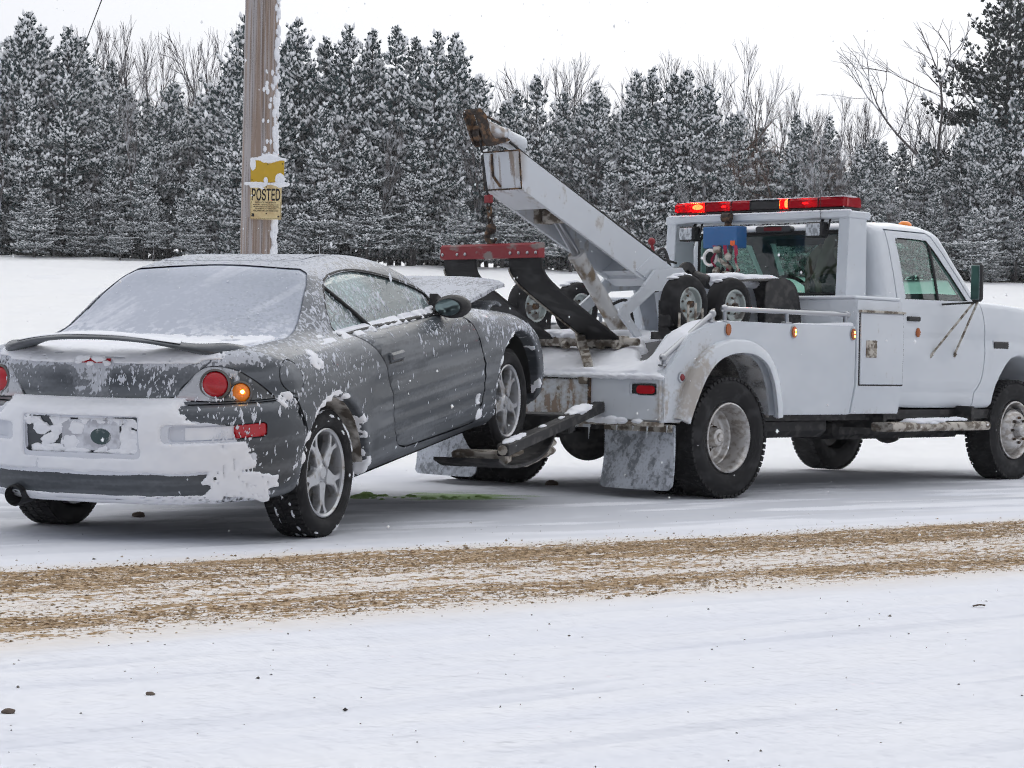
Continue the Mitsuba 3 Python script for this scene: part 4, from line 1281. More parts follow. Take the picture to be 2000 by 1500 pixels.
# clots on the door
for (px, pz, r, q) in [(1.93, 0.41, 0.035, 0.012), (1.97, 0.32, 0.05, 0.008), (-0.46, 0.74, 0.045, 0.009), (-0.12, 0.90, 0.06, 0.007), (0.36, 0.28, 0.04, 0.008)]:
    rr = np.hypot((GXc - px) * 0.8, GZc - pz)
    m = (rr < r * (0.5 + 0.7 * N1)) & (GYc < -0.5)
    th = np.where(m, q * (0.6 + 3.0 * (N2 - 0.45) + 2.2 * (N4 - 0.5)), th)
SF = np.maximum(FC - th, -(FC + 0.012))
SFm = level(SF)
put(car + '__snow', SFm, 'snow', smooth=45, label='packed snow on the bumper, boot and wheel arches')
# snow on plate recess, spoiler and handle
put(bl + '__snow', tm(sweep(np.array([(-0.775 + 0.10 * (abs(y) / 0.43) ** 2.2, y, 1.073 + 0.014 - 0.052 * (abs(y) / 0.43) ** 2) for y in np.linspace(-0.42, 0.42, 24)]), [np.stack([0.062 * np.cos(a_) * (0.9 + 0.2 * 0.5 * (1 + math.sin(7.0 * _))), 0.006 * np.sin(a_)], 1) for _ in range(24)])), 'snow', smooth=True)
clods = []
rpl = np.random.default_rng(31)
for k in range(120):
    yy, zz = rpl.uniform(-0.28, 0.32), rpl.uniform(0.54, 0.70)
    inside = (-0.19 < yy < 0.13) and (0.55 < zz < 0.685)
    if inside and rpl.random() < 0.96:
        continue
    if yy > 0.13 and rpl.random() < 0.45:
        continue
    clods.append(blob((-0.872 - 0.004 * inside, yy, zz), rpl.uniform(0.007, 0.021), seed=k, rough=1.4, squash=(0.30, rpl.uniform(0.9, 1.7), rpl.uniform(0.7, 1.4))))
for k in range(16):
    clods.append(blob((-0.874, rpl.uniform(-0.27, 0.30), 0.541), rpl.uniform(0.012, 0.022), seed=k + 60, rough=0.7, squash=(0.6, 1.6, 0.6)))
put(car + '__plate_snow', cat(clods), 'snow', smooth=45)
# flecks of driven snow stuck to paint and glass: small flat lumps, drawn out along the wind
skin_m = nets(FC - 0.001, CO, HG)
rfk = np.random.default_rng(77)
fp, fi = trimesh.sample.sample_surface(skin_m, 90000, seed=5)
fn_ = skin_m.face_normals[fi]
x, y, z = fp.T
ay = np.abs(y)
big_ = npnoise(x * 4.2, y * 4.2 + 9, z * 4.6)
mid_ = npnoise(x * 13, y * 13, z * 11)
pr = 0.05 + 0.0 * x
pr += 0.55 * sstep(0.66, 0.86, z) * sstep(0.95, 0.20, x)                    # rear quarter
pr += 0.32 * sstep(0.76, 0.92, z) * sstep(0.1, 0.6, x) * sstep(2.1, 1.6, x)  # upper door
pr += 0.62 * sstep(2.03, 2.10, x) * sstep(0.55, 0.76, z)                    # front wing
fr_ = np.hypot(x + 0.385, z - 0.845)
pr += 1.3 * np.exp(-((fr_ - 0.083) / 0.010) ** 2) * (y < 0) - 0.5 * (fr_ < 0.07) * (y < 0)
for px_, pz_, rr_ in ((1.33, 0.85, 0.13), (1.62, 0.81, 0.10), (1.45, 0.80, 0.08), (-0.12, 0.90, 0.10), (-0.43, 0.72, 0.07)):
    pr += 1.1 * np.exp(-((x - px_) ** 2 + (z - pz_) ** 2) / rr_ ** 2 * 1.6) * (y < 0)
pr += 0.55 * sstep(0.95, 1.02, z)                                           # pillars and glass
pr += 0.22 * ((x < -0.45) & (z > 0.76))
pr += 0.35 * ((x < -0.45) & (z > 0.44) & (ay > 0.60) & (ay < 0.80))
pr += 0.25 * ((np.hypot(x + 0.02, z - 0.31) < 0.47) | (np.hypot(x - 2.6, z - 0.33) < 0.48)) * (ay > 0.7)
fin_ = npnoise(x * 30, y * 30, z * 22)
pr = pr * np.clip(0.10 + 1.8 * (big_ - 0.28) + 1.3 * (mid_ - 0.5) + 1.2 * (fin_ - 0.5), 0, 1.5)
roofm = (fn_[:, 2] > 0.75)
rearg = (x < 0.62) & (z > 0.98) & (fn_[:, 0] < -0.15) & (ay < 0.62)
pr = np.where(roofm, pr * 0.25, pr)
pr = np.where(rearg, pr * 0.12 * (1 + 2.5 * (y < -0.3)), pr)
arch_in = (np.hypot(x + 0.02, z - 0.31) < 0.392) | (np.hypot(x - 2.60, z - 0.33) < 0.412)
bonnet = (x > 2.08) & (ay < 0.70) & (z > 0.6)
ok = (rfk.random(len(x)) < pr) & ~arch_in & ~bonnet & (z > 0.24) & (fn_[:, 2] > -0.45)
q, nq = fp[ok], fn_[ok]
inglass = np.array([sg.Polygon(glass_o).contains(sg.Point(a, b)) for a, b in q[:, [0, 2]]]) & (np.abs(q[:, 1]) > 0.4)
q = q - nq * np.where(inglass, 0.0165, 0.0)[:, None]
dn_ = np.array([-0.30, 0, -1.0]) + rfk.normal(0, 0.25, (len(q), 3))
tg = dn_ - (dn_ * nq).sum(1, keepdims=True) * nq
tg /= np.linalg.norm(tg, axis=1, keepdims=True)
bt_ = np.cross(nq, tg)
sz = rfk.lognormal(math.log(0.0030), 0.50, len(q)) * np.where(roofm[ok], 0.6, 1.0)
o_ = OCT_[None] * (1 + 0.45 * rfk.uniform(-1, 1, (len(q), 6, 1)))
v_ = (o_[..., 0:1] * tg[:, None] * rfk.uniform(1.5, 3.6, (len(q), 1, 1)) + o_[..., 1:2] * bt_[:, None] + o_[..., 2:3] * nq[:, None] * 0.55) * sz[:, None, None] + q[:, None]
put(car + '__snow_flecks', trimesh.Trimesh(v_.reshape(-1, 3), (OCTF_[None] + (np.arange(len(q)) * 6)[:, None, None]).reshape(-1, 3), process=False), 'snow_on_paint', smooth=False)
labels[car + '__snow_flecks'] = {'label': 'flecks of wind-driven snow on paint and glass', 'kind': 'stuff'}
tf = []
for k in range(150):
    a = rfk.uniform(0, 2 * PI)
    tread = rfk.random() < 0.75
    if tread:
        yy, rr2 = (rfk.choice([-0.757, -0.715, -0.672]) + rfk.normal(0, 0.008), 0.3165) if rfk.random() < 0.6 else (rfk.uniform(-0.82, -0.79), 0.309)
    else:
        yy, rr2 = -0.828, rfk.uniform(0.25, 0.30)
    if not tread and math.sin(a) < 0.5 and rfk.random() < 0.7:
        continue
    b_ = blob((0, 0, 0), rfk.uniform(0.0025, 0.0065), seed=k, rough=0.9, sub=1, squash=(rfk.uniform(1.2, 4.0), 1.0 if tread else 0.4, 0.5 if tread else 1.3))
    b_ = rot(b_, 90 - math.degrees(a), [0, 1, 0])
    tf.append(shift(b_, rr2 * math.cos(a), yy, 0.316 + rr2 * math.sin(a)))
put(car + '__tyre_snow', cat(tf), 'snow', smooth=40)
put(bl + '__lamp_snow', cat([blob((-0.755, yy, zz), r, seed=yy * 30, rough=0.8, squash=(0.5, 1.3, 0.8)) for yy, zz, r in ((0.08, 0.962, 0.016), (0.05, 0.965, 0.013), (0.0, 0.964, 0.012), (-0.03, 0.962, 0.015), (0.03, 0.938, 0.010), (-0.06, 0.942, 0.012), (0.095, 0.948, 0.012), (-0.01, 0.951, 0.006))]), 'snow', smooth=40)
FRAME[0] = None
# ------------------------------------------------------------------ the tow truck (frame: x forward from the rear axle, y to its left)
FRAME[0] = T(TRUCK)
truck = thing('tow_truck', 'white tow truck with boom and red light bar towing the grey car', 'tow truck')
WB = 4.118


def truck_dirt(p, n, uv):
    """White enamel with road grime where the photograph shows it: round the wheel arch, down the tail, along lower edges."""
    x, y, z = in_truck(p)
    g = fbm(x * 17.0 + z * 6.0, y * 17.0, z * 12.0 - x * 8.0, 4)
    s = fbm(x * 34.0, y * 34.0, z * 5.0, 3)
    f = fbm(x * 60.0, y * 60.0, z * 60.0, 2)
    arch = dr.sqrt(dr.square(x) + dr.square(z - 0.47))
    near_arch = (1 - smoothstep(0.52, 0.66, arch)) * smoothstep(0.35, -0.35, x) * smoothstep(0.30, 0.42, arch)
    slope = smoothstep(-0.10, -0.30, x) * smoothstep(-1.10, -1.17, y) * 0.22
    tail = smoothstep(-0.58, -0.62, x) * (0.10 + 0.32 * (1 - smoothstep(0.50, 0.60, dr.abs(y))))
    low = (1 - smoothstep(0.545, 0.66, z)) * 0.14 * smoothstep(0.3, 0.6, x)
    box_ = smoothstep(1.40, 1.50, x) * (1 - smoothstep(2.1, 2.16, x)) * 0.10
    m = smoothstep(0.52, 0.80, 0.24 * near_arch + slope + tail + low + box_ + 0.62 * (g - 0.5) + 0.40 * (s - 0.5) + 0.22 * (f - 0.5) + 0.27)
    rust = 0.7 * smoothstep(0.70, 0.86, m * 0.40 + 0.75 * s * smoothstep(-0.5, -0.62, x) * (1 - smoothstep(0.45, 0.60, dr.abs(y))))
    paint = mix((0.575, 0.605, 0.64), (0.52, 0.555, 0.595), smoothstep(0.4, 0.7, fbm(x * 2.0, y * 2.0, z * 2.6, 4)))
    paint = mix(paint, (0.33, 0.28, 0.225), m * 0.75)
    return mix(paint, (0.20, 0.11, 0.055), rust)


mat('truck_white', proc(truck_dirt), rough=0.34, coat=0.4)


def boom_colour(p, n, uv):
    x, y, z = in_truck(p)
    t = fbm(x * 20.0, y * 20.0, z * 7.0, 4)
    end = smoothstep(-0.86, -0.96, x)
    k = smoothstep(0.55, 0.72, t + 0.10 * end - 0.06)
    r = smoothstep(0.60, 0.70, t + 0.16 * end - 0.10 + 0.3 * (noise(x * 60.0, y * 60.0, z * 60.0) - 0.5))
    drip = smoothstep(0.60, 0.74, noise(y * 46.0, z * 5.0, 2.0) + 0.25 * (t - 0.5)) * end
    return mix(mix((0.58, 0.61, 0.645), (0.44, 0.41, 0.36), k * 0.45), (0.17, 0.105, 0.06), dr.clip(r * 0.22 + 0.55 * drip, 0, 1))


mat('boom_white', proc(boom_colour), rough=0.42, coat=0.2)
mat('rusty_iron', proc(lambda p, n, uv: mix((0.030, 0.022, 0.018), (0.15, 0.085, 0.045), smoothstep(0.42, 0.68, fbm(p.x * 28.0, p.y * 28.0, p.z * 28.0, 4)))), rough=0.8)
mat('salted_metal', proc(lambda p, n, uv: mix((0.13, 0.105, 0.08), (0.46, 0.43, 0.38), smoothstep(0.38, 0.62, fbm(p.x * 24.0, p.y * 24.0, p.z * 24.0, 4)))), rough=0.7)
mat('black_iron', proc(lambda p, n, uv: mix((0.010, 0.010, 0.011), (0.045, 0.042, 0.040), smoothstep(0.45, 0.75, fbm(p.x * 20.0, p.y * 20.0, p.z * 20.0, 3)))), rough=0.6)
mat('chrome', (0.42, 0.43, 0.45), rough=0.13, metal=1.0)
mat('worn_rim', proc(lambda p, n, uv: mix((0.56, 0.55, 0.54), (0.27, 0.235, 0.20), 0.75 * smoothstep(0.40, 0.72, fbm(p.x * 34.0, p.y * 34.0, p.z * 34.0, 4)))), rough=0.36, metal=0.75)
mat('dolly_rim', proc(lambda p, n, uv: mix((0.40, 0.44, 0.43), (0.17, 0.16, 0.15), smoothstep(0.52, 0.66, fbm(p.x * 18.0, p.y * 18.0, p.z * 18.0, 3)))), rough=0.45, metal=0.4)
mat('belt_rubber', proc(lambda p, n, uv: mix((0.010, 0.010, 0.011), (0.035, 0.035, 0.037), smoothstep(0.5, 0.8, fbm(p.x * 9.0, p.y * 9.0, p.z * 9.0, 3)))), rough=0.7)
mat('bar_red', proc(lambda p, n, uv: mix((0.22, 0.010, 0.016), (0.20, 0.16, 0.15), smoothstep(0.58, 0.70, fbm(in_truck(p)[1] * 9.0, in_truck(p)[2] * 14.0, in_truck(p)[0] * 6.0, 4)))), rough=0.5)


def flap_colour(p, n, uv):
    x, y, z = in_truck(p)
    a = fbm(y * 14.0 + z * 6.0, z * 9.0, x * 3.0, 4)
    b = fbm(y * 50.0, z * 46.0, 2.0, 3)
    m = smoothstep(0.28, 0.62, a + 0.55 * (b - 0.5))
    d = smoothstep(0.62, 0.72, b) * 0.5
    return mix(mix((0.20, 0.215, 0.235), (0.54, 0.57, 0.62), m), (0.09, 0.095, 0.10), d * (1 - 0.6 * m))


mat('flap_rubber', proc(flap_colour), rough=0.7, bump=proc(lambda p, n, uv: fbm(in_truck(p)[1] * 22.0 + in_truck(p)[2] * 10.0, in_truck(p)[2] * 16.0, 0.0, 4)), bscale=0.02)
mat('arch_liner', proc(lambda p, n, uv: mix((0.10, 0.085, 0.07), (0.52, 0.50, 0.47), smoothstep(0.36, 0.60, fbm(p.x * 12.0, p.y * 12.0, p.z * 12.0, 4)))), rough=0.8)
scene['truck_glass'] = {'type': 'thindielectric', 'specular_transmittance': rgb((0.50, 0.72, 0.64)), 'specular_reflectance': rgb((1, 1, 1))}
mat('cab_trim', (0.045, 0.05, 0.052), rough=0.8)
mat('blue_paint', proc(lambda p, n, uv: mix((0.020, 0.095, 0.26), (0.030, 0.13, 0.32), fbm(p.x * 6.0, p.y * 6.0, p.z * 6.0, 3))), rough=0.45)
mat('orange_sticker', (0.75, 0.13, 0.03), rough=0.5)
mat('strap_red', (0.30, 0.012, 0.055), rough=0.7)
mat('lens_clear', proc(lambda p, n, uv: mix((0.50, 0.53, 0.56), (0.22, 0.24, 0.26), smoothstep(0.4, 0.65, fbm(p.x * 70.0, p.y * 70.0, p.z * 30.0, 3)))), rough=0.2, coat=0.6)
mat('amber_dark', (0.34, 0.085, 0.012), rough=0.25, coat=0.5)
mat('tan_cloth', proc(lambda p, n, uv: mix((0.17, 0.13, 0.095), (0.27, 0.21, 0.15), fbm(p.x * 14.0, p.y * 14.0, p.z * 7.0, 3))), rough=0.95)
mat('white_ring_mat', (0.72, 0.72, 0.70), rough=0.5)

# ---- wrecker body
P_ = truck + '__wrecker_body'
SIDE = [(-0.655, 0.505), (-0.655, 0.80), (-0.62, 0.86), (-0.40, 1.075), (-0.25, 1.135), (-0.12, 1.168), (0.10, 1.178), (1.50, 1.182), (1.50, 0.76), (1.435, 0.548), (0.40, 0.548), (0.30, 0.505)]
ARCH = spline([(-0.475, 0.50), (-0.42, 0.62), (-0.31, 0.80), (-0.18, 0.915), (-0.02, 0.965), (0.12, 0.972), (0.24, 0.955), (0.36, 0.89), (0.435, 0.77), (0.475, 0.62), (0.485, 0.53)], 5)
arch_hole = prism(np.vstack([ARCH, [(0.485, 0.40), (-0.475, 0.40)]]), 'y', -1.4, -0.60)
panel_r = prism(SIDE, 'y', -1.20, -0.99, 0.014) - arch_hole
panel_l = panel_r.mirror([0, 1, 0])
DECK = [(-0.64, 0.53), (-0.64, 0.795), (-0.20, 0.925), (0.10, 1.01), (0.42, 1.075), (1.52, 1.08), (1.52, 0.60), (0.5, 0.60), (-0.3, 0.60), (-0.35, 0.53)]
deck_mid = prism(DECK, 'y', -0.99, 0.99) - arch_hole - arch_hole.mirror([0, 1, 0])
put(truck + '__side_panel', panel_r, 'truck_white', smooth=30)
put(truck + '__side_panel', panel_l, 'truck_white', smooth=30)
dk = put(truck + '__deck', deck_mid, mat('deck_steel', proc(lambda p, n, uv: mix((0.065, 0.066, 0.070), (0.12, 0.12, 0.125), fbm(p.x * 18.0, p.y * 18.0, p.z * 18.0, 3))), rough=0.6))
for s in (1, -1):
    fl = []
    A2 = ARCH
    path = np.stack([A2[:, 0], np.full(len(A2), -1.225 * s), A2[:, 1]], 1)
    # a rolled lip that stands proud of the panel
    secs = np.array([(-0.004, -0.055), (0.012, -0.055), (0.070, -0.040), (0.086, -0.018), (0.088, 0.035), (0.060, 0.035), (0.058, -0.012), (0.014, -0.030), (-0.004, -0.030)])
    cen = np.array([0.03, 0.6])
    nrm = np.gradient(A2, axis=0); nrm = np.stack([-nrm[:, 1], nrm[:, 0]], 1); nrm /= np.linalg.norm(nrm, axis=1, keepdims=True)
    nrm *= np.sign(((A2 - cen) * nrm).sum(1))[:, None]
    v = np.array([[A2[i, 0] + nrm[i, 0] * a, (-1.225 + b) * s, A2[i, 1] + nrm[i, 1] * a] for i in range(len(A2)) for a, b in secs])
    k = len(secs)
    f = []
    for i in range(len(A2) - 1):
        for q in range(k):
            r = (q + 1) % k
            f += [[i * k + q, i * k + r, (i + 1) * k + r], [i * k + q, (i + 1) * k + r, (i + 1) * k + q]]
    put(truck + '__arch_flare', trimesh.Trimesh(v, f, process=False), 'truck_white', smooth=40)
    band_o = np.vstack([A2, (A2 + nrm * 0.006)[::-1]])
    put(truck + '__arch_liner', prism(band_o, 'y', *sorted((-1.19 * s, -0.60 * s))), 'arch_liner', smooth=30)
    put(truck + '__arch_wall', prism(np.vstack([A2, [(0.48, 0.55), (-0.47, 0.55)]]), 'y', *sorted((-0.60 * s, -0.585 * s))), 'black_hole')
# tail board in three pieces, its hinges and lamps
for s in (1, -1):
    y0, y1 = sorted((-0.575 * s, -1.185 * s))
    tb = box(-0.672, -0.640, y0, y1, 0.515, 0.797, 0.006)
    ly0, ly1 = sorted((-0.925 * s, -1.155 * s))
    tb = tb - box(-0.70, -0.652, ly0, ly1, 0.678, 0.762, 0.012)
    put(truck + '__tail_panel', tb, 'truck_white', smooth=30)
    rec = box(-0.655, -0.645, ly0, ly1, 0.678, 0.762)
    put(truck + '__lamp_recess', rec, 'black_trim')
    ov = np.array(sg.LineString([((-1.012) * s, 0.716), (-1.112 * s, 0.716)]).buffer(0.027, 12).exterior.coords)[:-1]
    tl = put(truck + '__tail_light', prism(ov, 'x', -0.678, -0.655, 0.006), 'red_lens', smooth=40)
    rim_ = prism(np.array(sg.LineString([((-1.012) * s, 0.716), (-1.112 * s, 0.716)]).buffer(0.034, 12).exterior.coords)[:-1], 'x', -0.668, -0.652) - prism(ov, 'x', -0.7, -0.6)
    put(tl + '__grommet', rim_, 'black_trim', smooth=30)
    hinge = [rod((-0.680, -0.585 * s, z0), (-0.680, -0.585 * s, z0 + 0.10), 0.012) for z0 in (0.60, 0.71)]
    put(truck + '__hinge', cat(hinge + [rod((-0.678, -0.585 * s, 0.585), (-0.678, -0.585 * s, 0.80), 0.007)]), 'rusty_iron', smooth=30)
    put(truck + '__hinge_block', box(-0.70, -0.66, *sorted((-0.50 * s, -0.575 * s)), 0.742, 0.790, 0.006), 'salted_metal')
    put(truck + '__clearance_light', cat(lathe([(0.0001, -1.222), (0.016, -1.220), (0.024, -1.210), (0.024, -1.195), (0.0001, -1.195)], 24, 'y')).apply_translation([-0.48, 0, 0.800]) if s == 1 else moved(shift(lathe([(0.0001, -1.222), (0.016, -1.220), (0.024, -1.210), (0.024, -1.195), (0.0001, -1.195)], 24, 'y'), -0.48, 0, 0.8), np.diag([1, -1, 1, 1])), 'red_lens_dark', smooth=40)
    put(truck + '__light_rim', shift(lathe([(0.024, -1.212), (0.034, -1.212), (0.036, -1.198), (0.024, -1.198)], 24, 'y'), -0.48, 0 if s == 1 else 2.41, 0.8), 'chrome', smooth=40)
put(truck + '__tail_board', box(-0.668, -0.642, -0.573, 0.573, 0.455, 0.772, 0.004), 'truck_white', label='grimy brown middle of the tail board')
put(truck + '__tail_lip', box(-0.676, -0.640, -0.49, 0.49, 0.774, 0.798, 0.004), 'black_iron')
put(truck + '__bumper_channel', box(-0.70, -0.60, -1.17, 1.17, 0.478, 0.508, 0.006), 'salted_metal')
for z0 in (0.66, 0.71):
    put(truck + '__bolt', face_to(dome(0.016, 0.010, 14), (-0.668, -0.30, z0), (-1, 0, 0)), 'salted_metal', smooth=40)
# oval amber side markers
for (x, lit) in ((0.0, 0), (0.74, 1), (1.455, 1)):
    e = [(x + 0.027 * math.cos(a), 1.122 + 0.040 * math.sin(a)) for a in np.linspace(0, 2 * PI, 28, endpoint=False)]
    eo = [(x + 0.034 * math.cos(a), 1.122 + 0.048 * math.sin(a)) for a in np.linspace(0, 2 * PI, 28, endpoint=False)]
    mkk = put(truck + '__side_marker', prism(e, 'y', -1.215, -1.195, 0.004), 'amber_dark', smooth=40)
    put(mkk + '__rim', prism(eo, 'y', -1.208, -1.195) - prism(e, 'y', -1.3, -1.1), 'chrome', smooth=40)
    if lit:
        for dz in (-0.013, 0.013):
            put(mkk + '__bulb', shift(blob((0, 0, 0), 1, sub=2, rough=0, squash=(0.0075, 0.004, 0.0085)), x + 0.008, -1.2165, 1.122 + dz), 'amber_lens', emitter={'type': 'area', 'radiance': rgb((7.0, 2.4, 0.18))})
# chrome rails
def rail(a, b, posts, foot):
    a, b = np.array(a), np.array(b)
    rk = put(truck + '__rail', cat(rod(a, b, 0.0175, 14), blob(a, 0.027, rough=0, sub=2), blob(b, 0.027, rough=0, sub=2)), 'chrome', smooth=40)
    for t in posts:
        p = a + (b - a) * t
        q = np.array([p[0], p[1], foot(p[0])])
        put(rk + '__post', cat(rod(p - [0, 0, 0.01], q, 0.014, 10, 0.017), shift(box(-0.035, 0.035, -0.022, 0.022, 0, 0.012, 0.003), *q)), 'chrome', smooth=40)


sidetop = lambda x: float(np.interp(x, [-0.655, -0.62, -0.40, -0.25, -0.12, 0.10, 1.5], [0.80, 0.86, 1.075, 1.135, 1.168, 1.178, 1.182]))
for s in (1, -1):
    rail((-0.62, -1.16 * s, 0.925), (-0.115, -1.16 * s, 1.225), (0.02, 0.98), sidetop)
    rail((0.015, -1.16 * s, 1.262), (1.44, -1.16 * s, 1.262), (0.0, 0.49, 0.985), sidetop)

# tool locker ahead of the body
for s in (1, -1):
    lk = [(1.505, 1.375), (2.095, 1.375), (2.115, 0.76), (2.06, 0.552), (1.44, 0.552), (1.505, 0.765)]
    yy = sorted((-1.20 * s, -0.96 * s))
    lock_m = prism(lk, 'y', *yy, 0.012)
    lk_key = put(truck + '__tool_locker', lock_m, 'truck_white', smooth=30)
    dy = sorted((-1.211 * s, -1.199 * s))
    dk2 = put(lk_key + '__door', box(1.548, 2.098, *dy, 0.765, 1.278, 0.004), 'truck_white', smooth=30)
    put(lk_key + '__drip_rail', box(1.525, 2.105, *sorted((-1.226 * s, -1.199 * s)), 1.283, 1.300, 0.004), 'salted_metal')
    put(lk_key + '__latch', cat(box(1.612, 1.745, *sorted((-1.219 * s, -1.208 * s)), 0.958, 1.083, 0.004), box(1.635, 1.72, *sorted((-1.226 * s, -1.216 * s)), 0.975, 1.065, 0.006)), 'salted_metal')
    put(lk_key + '__gap', cat(box(1.5365, 1.5475, *sorted((-1.2035 * s, -1.1985 * s)), 0.757, 1.284), box(2.0985, 2.1075, *sorted((-1.2035 * s, -1.1985 * s)), 0.757, 1.284), box(1.54, 2.10, *sorted((-1.2035 * s, -1.1985 * s)), 0.754, 0.764)), 'black_trim')
put(truck + '__headboard', cat(box(1.52, 2.06, -0.985, 0.985, 1.08, 1.392, 0.015), box(1.50, 2.09, -1.19, 1.19, 1.378, 1.402, 0.008)), 'truck_white', smooth=30)

# pylons, cross beam and light bar
for s in (1, -1):
    pl = [(1.835, 1.40), (2.105, 1.40), (2.095, 1.995), (1.865, 1.995)]
    p1 = prism(pl, 'y', *sorted((-0.775 * s, -0.868 * s)), 0.008)
    put(truck + '__pylon', p1, 'truck_white', smooth=30)
bm = put(truck + '__cross_beam', box(1.85, 2.14, -0.875, 0.875, 1.990, 2.047, 0.010), 'truck_white', smooth=30)
lb = part(truck + '__light_bar')
put(lb + '__base', box(1.885, 2.105, -0.80, 0.80, 2.058, 2.080, 0.006), 'black_trim')
put(lb + '__foot', cat(box(1.93, 2.06, -0.66, -0.56, 2.045, 2.06), box(1.93, 2.06, 0.56, 0.66, 2.045, 2.06)), 'black_trim')
scene['red_clear'] = {'type': 'thindielectric', 'specular_transmittance': rgb((0.75, 0.012, 0.022)), 'specular_reflectance': rgb((1, 1, 1))}
scene['red_dome'] = {'type': 'blendbsdf', 'weight': 0.55, 'a': {'type': 'ref', 'id': 'red_clear'}, 'b': {'type': 'twosided', 'bsdf': {'type': 'diffuse', 'reflectance': rgb((0.46, 0.008, 0.020))}}}
mat('bar_inside', (0.40, 0.39, 0.38), rough=0.35, metal=0.4)
mat('bar_inside_red', (0.42, 0.03, 0.03), rough=0.4)
segs = [(0.80, 0.50), (0.492, 0.245), (0.237, 0.060), (0.052, -0.215), (-0.223, -0.30), (-0.308, -0.575), (-0.583, -0.80)]
for k, (ya, yb) in enumerate(segs):
    y0, y1 = min(ya, yb), max(ya, yb)
    sh = np.array([(1.872, 2.081), (2.118, 2.081), (2.116, 2.135), (2.095, 2.156), (1.895, 2.156), (1.874, 2.135)])
    if k == 0 or k == 6:
        out = 0.80
    if k == 3:
        put(lb + '__module', prism(sh, 'y', y0, y1, 0.004), 'black_trim', smooth=30)
        continue
    lens = tm(prism(sh, 'y', y0, y1, 0.004))
    put(lb + '__lens', lens, 'red_dome', smooth=30)
    # reflectors inside
    put(lb + '__reflector', cat(box(1.98, 1.99, y0 + 0.012, y1 - 0.012, 2.085, 2.150), rot(box(1.92, 1.985, y0 + 0.012, y0 + 0.02, 2.086, 2.148), 18, [0, 0, 1], [1.985, y0 + 0.016, 2.1])), 'bar_inside_red')
put(lb + '__divider', cat([box(1.871, 2.12, y - 0.003, y + 0.003, 2.08, 2.150) for y in (0.496, 0.241, 0.056, -0.219, -0.304, -0.579)]), 'black_trim')
put(lb + '__bulb', shift(blob((0, 0, 0), 1, sub=2, rough=0.15, squash=(0.012, 0.048, 0.019)), 1.925, 0.610, 2.122), 'amber_lens', emitter={'type': 'area', 'radiance': rgb((30.0, 22.0, 3.0))})
put(lb + '__bulb', shift(blob((0, 0, 0), 1, sub=2, rough=0, squash=(0.012, 0.017, 0.032)), 1.915, -0.258, 2.118), 'amber_lens', emitter={'type': 'area', 'radiance': rgb((30.0, 22.0, 3.0))})
put(lb + '__bulb', shift(blob((0, 0, 0), 0.010, sub=2, rough=0), 1.915, -0.290, 2.114), 'amber_lens', emitter={'type': 'area', 'radiance': rgb((22.0, 12.0, 2.0))})
put(lb + '__bulb', shift(blob((0, 0, 0), 1, sub=2, rough=0, squash=(0.010, 0.022, 0.009)), 1.925, 0.35, 2.118), 'amber_lens', emitter={'type': 'area', 'radiance': rgb((5.0, 1.0, 0.5))})
put(lb + '__bulb', shift(blob((0, 0, 0), 1, sub=2, rough=0, squash=(0.010, 0.026, 0.008)), 1.925, -0.425, 2.118), 'amber_lens', emitter={'type': 'area', 'radiance': rgb((4.0, 0.7, 0.4))})
sn_ = [blob((1.99 + 0.02 * math.sin(9 * y), y, 2.156), 0.10, seed=y * 5, rough=0.5, squash=(0.95, 0.55, 0.05)) for y in np.arange(-0.76, 0.78, 0.06)]
put(lb + '__snow', cat(sn_), 'snow', smooth=40)
put(bm + '__snow', cat([blob((1.87, y, 2.047), 0.02, seed=y * 9, rough=0.8, squash=(0.8, 1.6, 0.35)) for y in np.arange(-0.84, 0.86, 0.045)]), 'snow', smooth=40)
# work lamps under the beam
for y in (0.625, -0.590):
    wk = part(truck + '__work_light')
    put(wk + '__housing', box(1.80, 1.90, y - 0.075, y + 0.075, 1.850, 1.965, 0.012), 'black_trim', smooth=30)
    put(wk + '__lens', box(1.792, 1.802, y - 0.062, y + 0.062, 1.861, 1.953, 0.004), 'lens_clear', smooth=30)
    put(wk + '__bracket', cat(rod((1.87, y - 0.085, 1.90), (1.90, y - 0.085, 1.99), 0.008), rod((1.90, y, 1.96), (1.93, y, 1.995), 0.012)), 'black_trim')
put(truck + '__antenna', rod((1.84, -0.63, 1.99), (1.84, -0.625, 2.19), 0.0022, 5), 'black_trim')

# ---- the cab as a level set
HT = 0.019
to = (2.02, -1.06, 0.48)
tn = [int(3.05 / HT), int(2.12 / HT) + 1, int(1.62 / HT)]
tx_, ty_, tz_ = [to[i] + np.arange(tn[i]) * HT for i in range(3)]
TX, TY, TZ = np.meshgrid(tx_, ty_, tz_, indexing='ij')
cab_low = np.array([(2.12, 0.575), (2.12, 1.418), (3.60, 1.428), (3.75, 1.425), (4.2, 1.405), (4.6, 1.37), (4.88, 1.30), (4.95, 1.22), (4.96, 0.78), (4.90, 0.66), (4.6, 0.60), (3.5, 0.575)])
cab_top = np.array([(2.135, 1.30), (2.135, 1.90), (2.16, 1.955), (2.24, 1.985), (2.6, 2.002), (2.95, 1.992), (3.10, 1.965), (3.18, 1.93), (3.70, 1.415), (3.72, 1.30)])
fx2, fz2 = np.arange(1.6, 5.4, 0.01), np.arange(0.3, 2.3, 0.01)
FX2, FZ2 = np.meshgrid(fx2, fz2, indexing='ij')
SL, ST = poly_sdf(cab_low, FX2, FZ2), poly_sdf(cab_top, FX2, FZ2)
sam2 = lambda S, x, z: ndimage.map_coordinates(S, [(x - 1.6) / 0.01, (z - 0.3) / 0.01], order=1, mode='nearest')


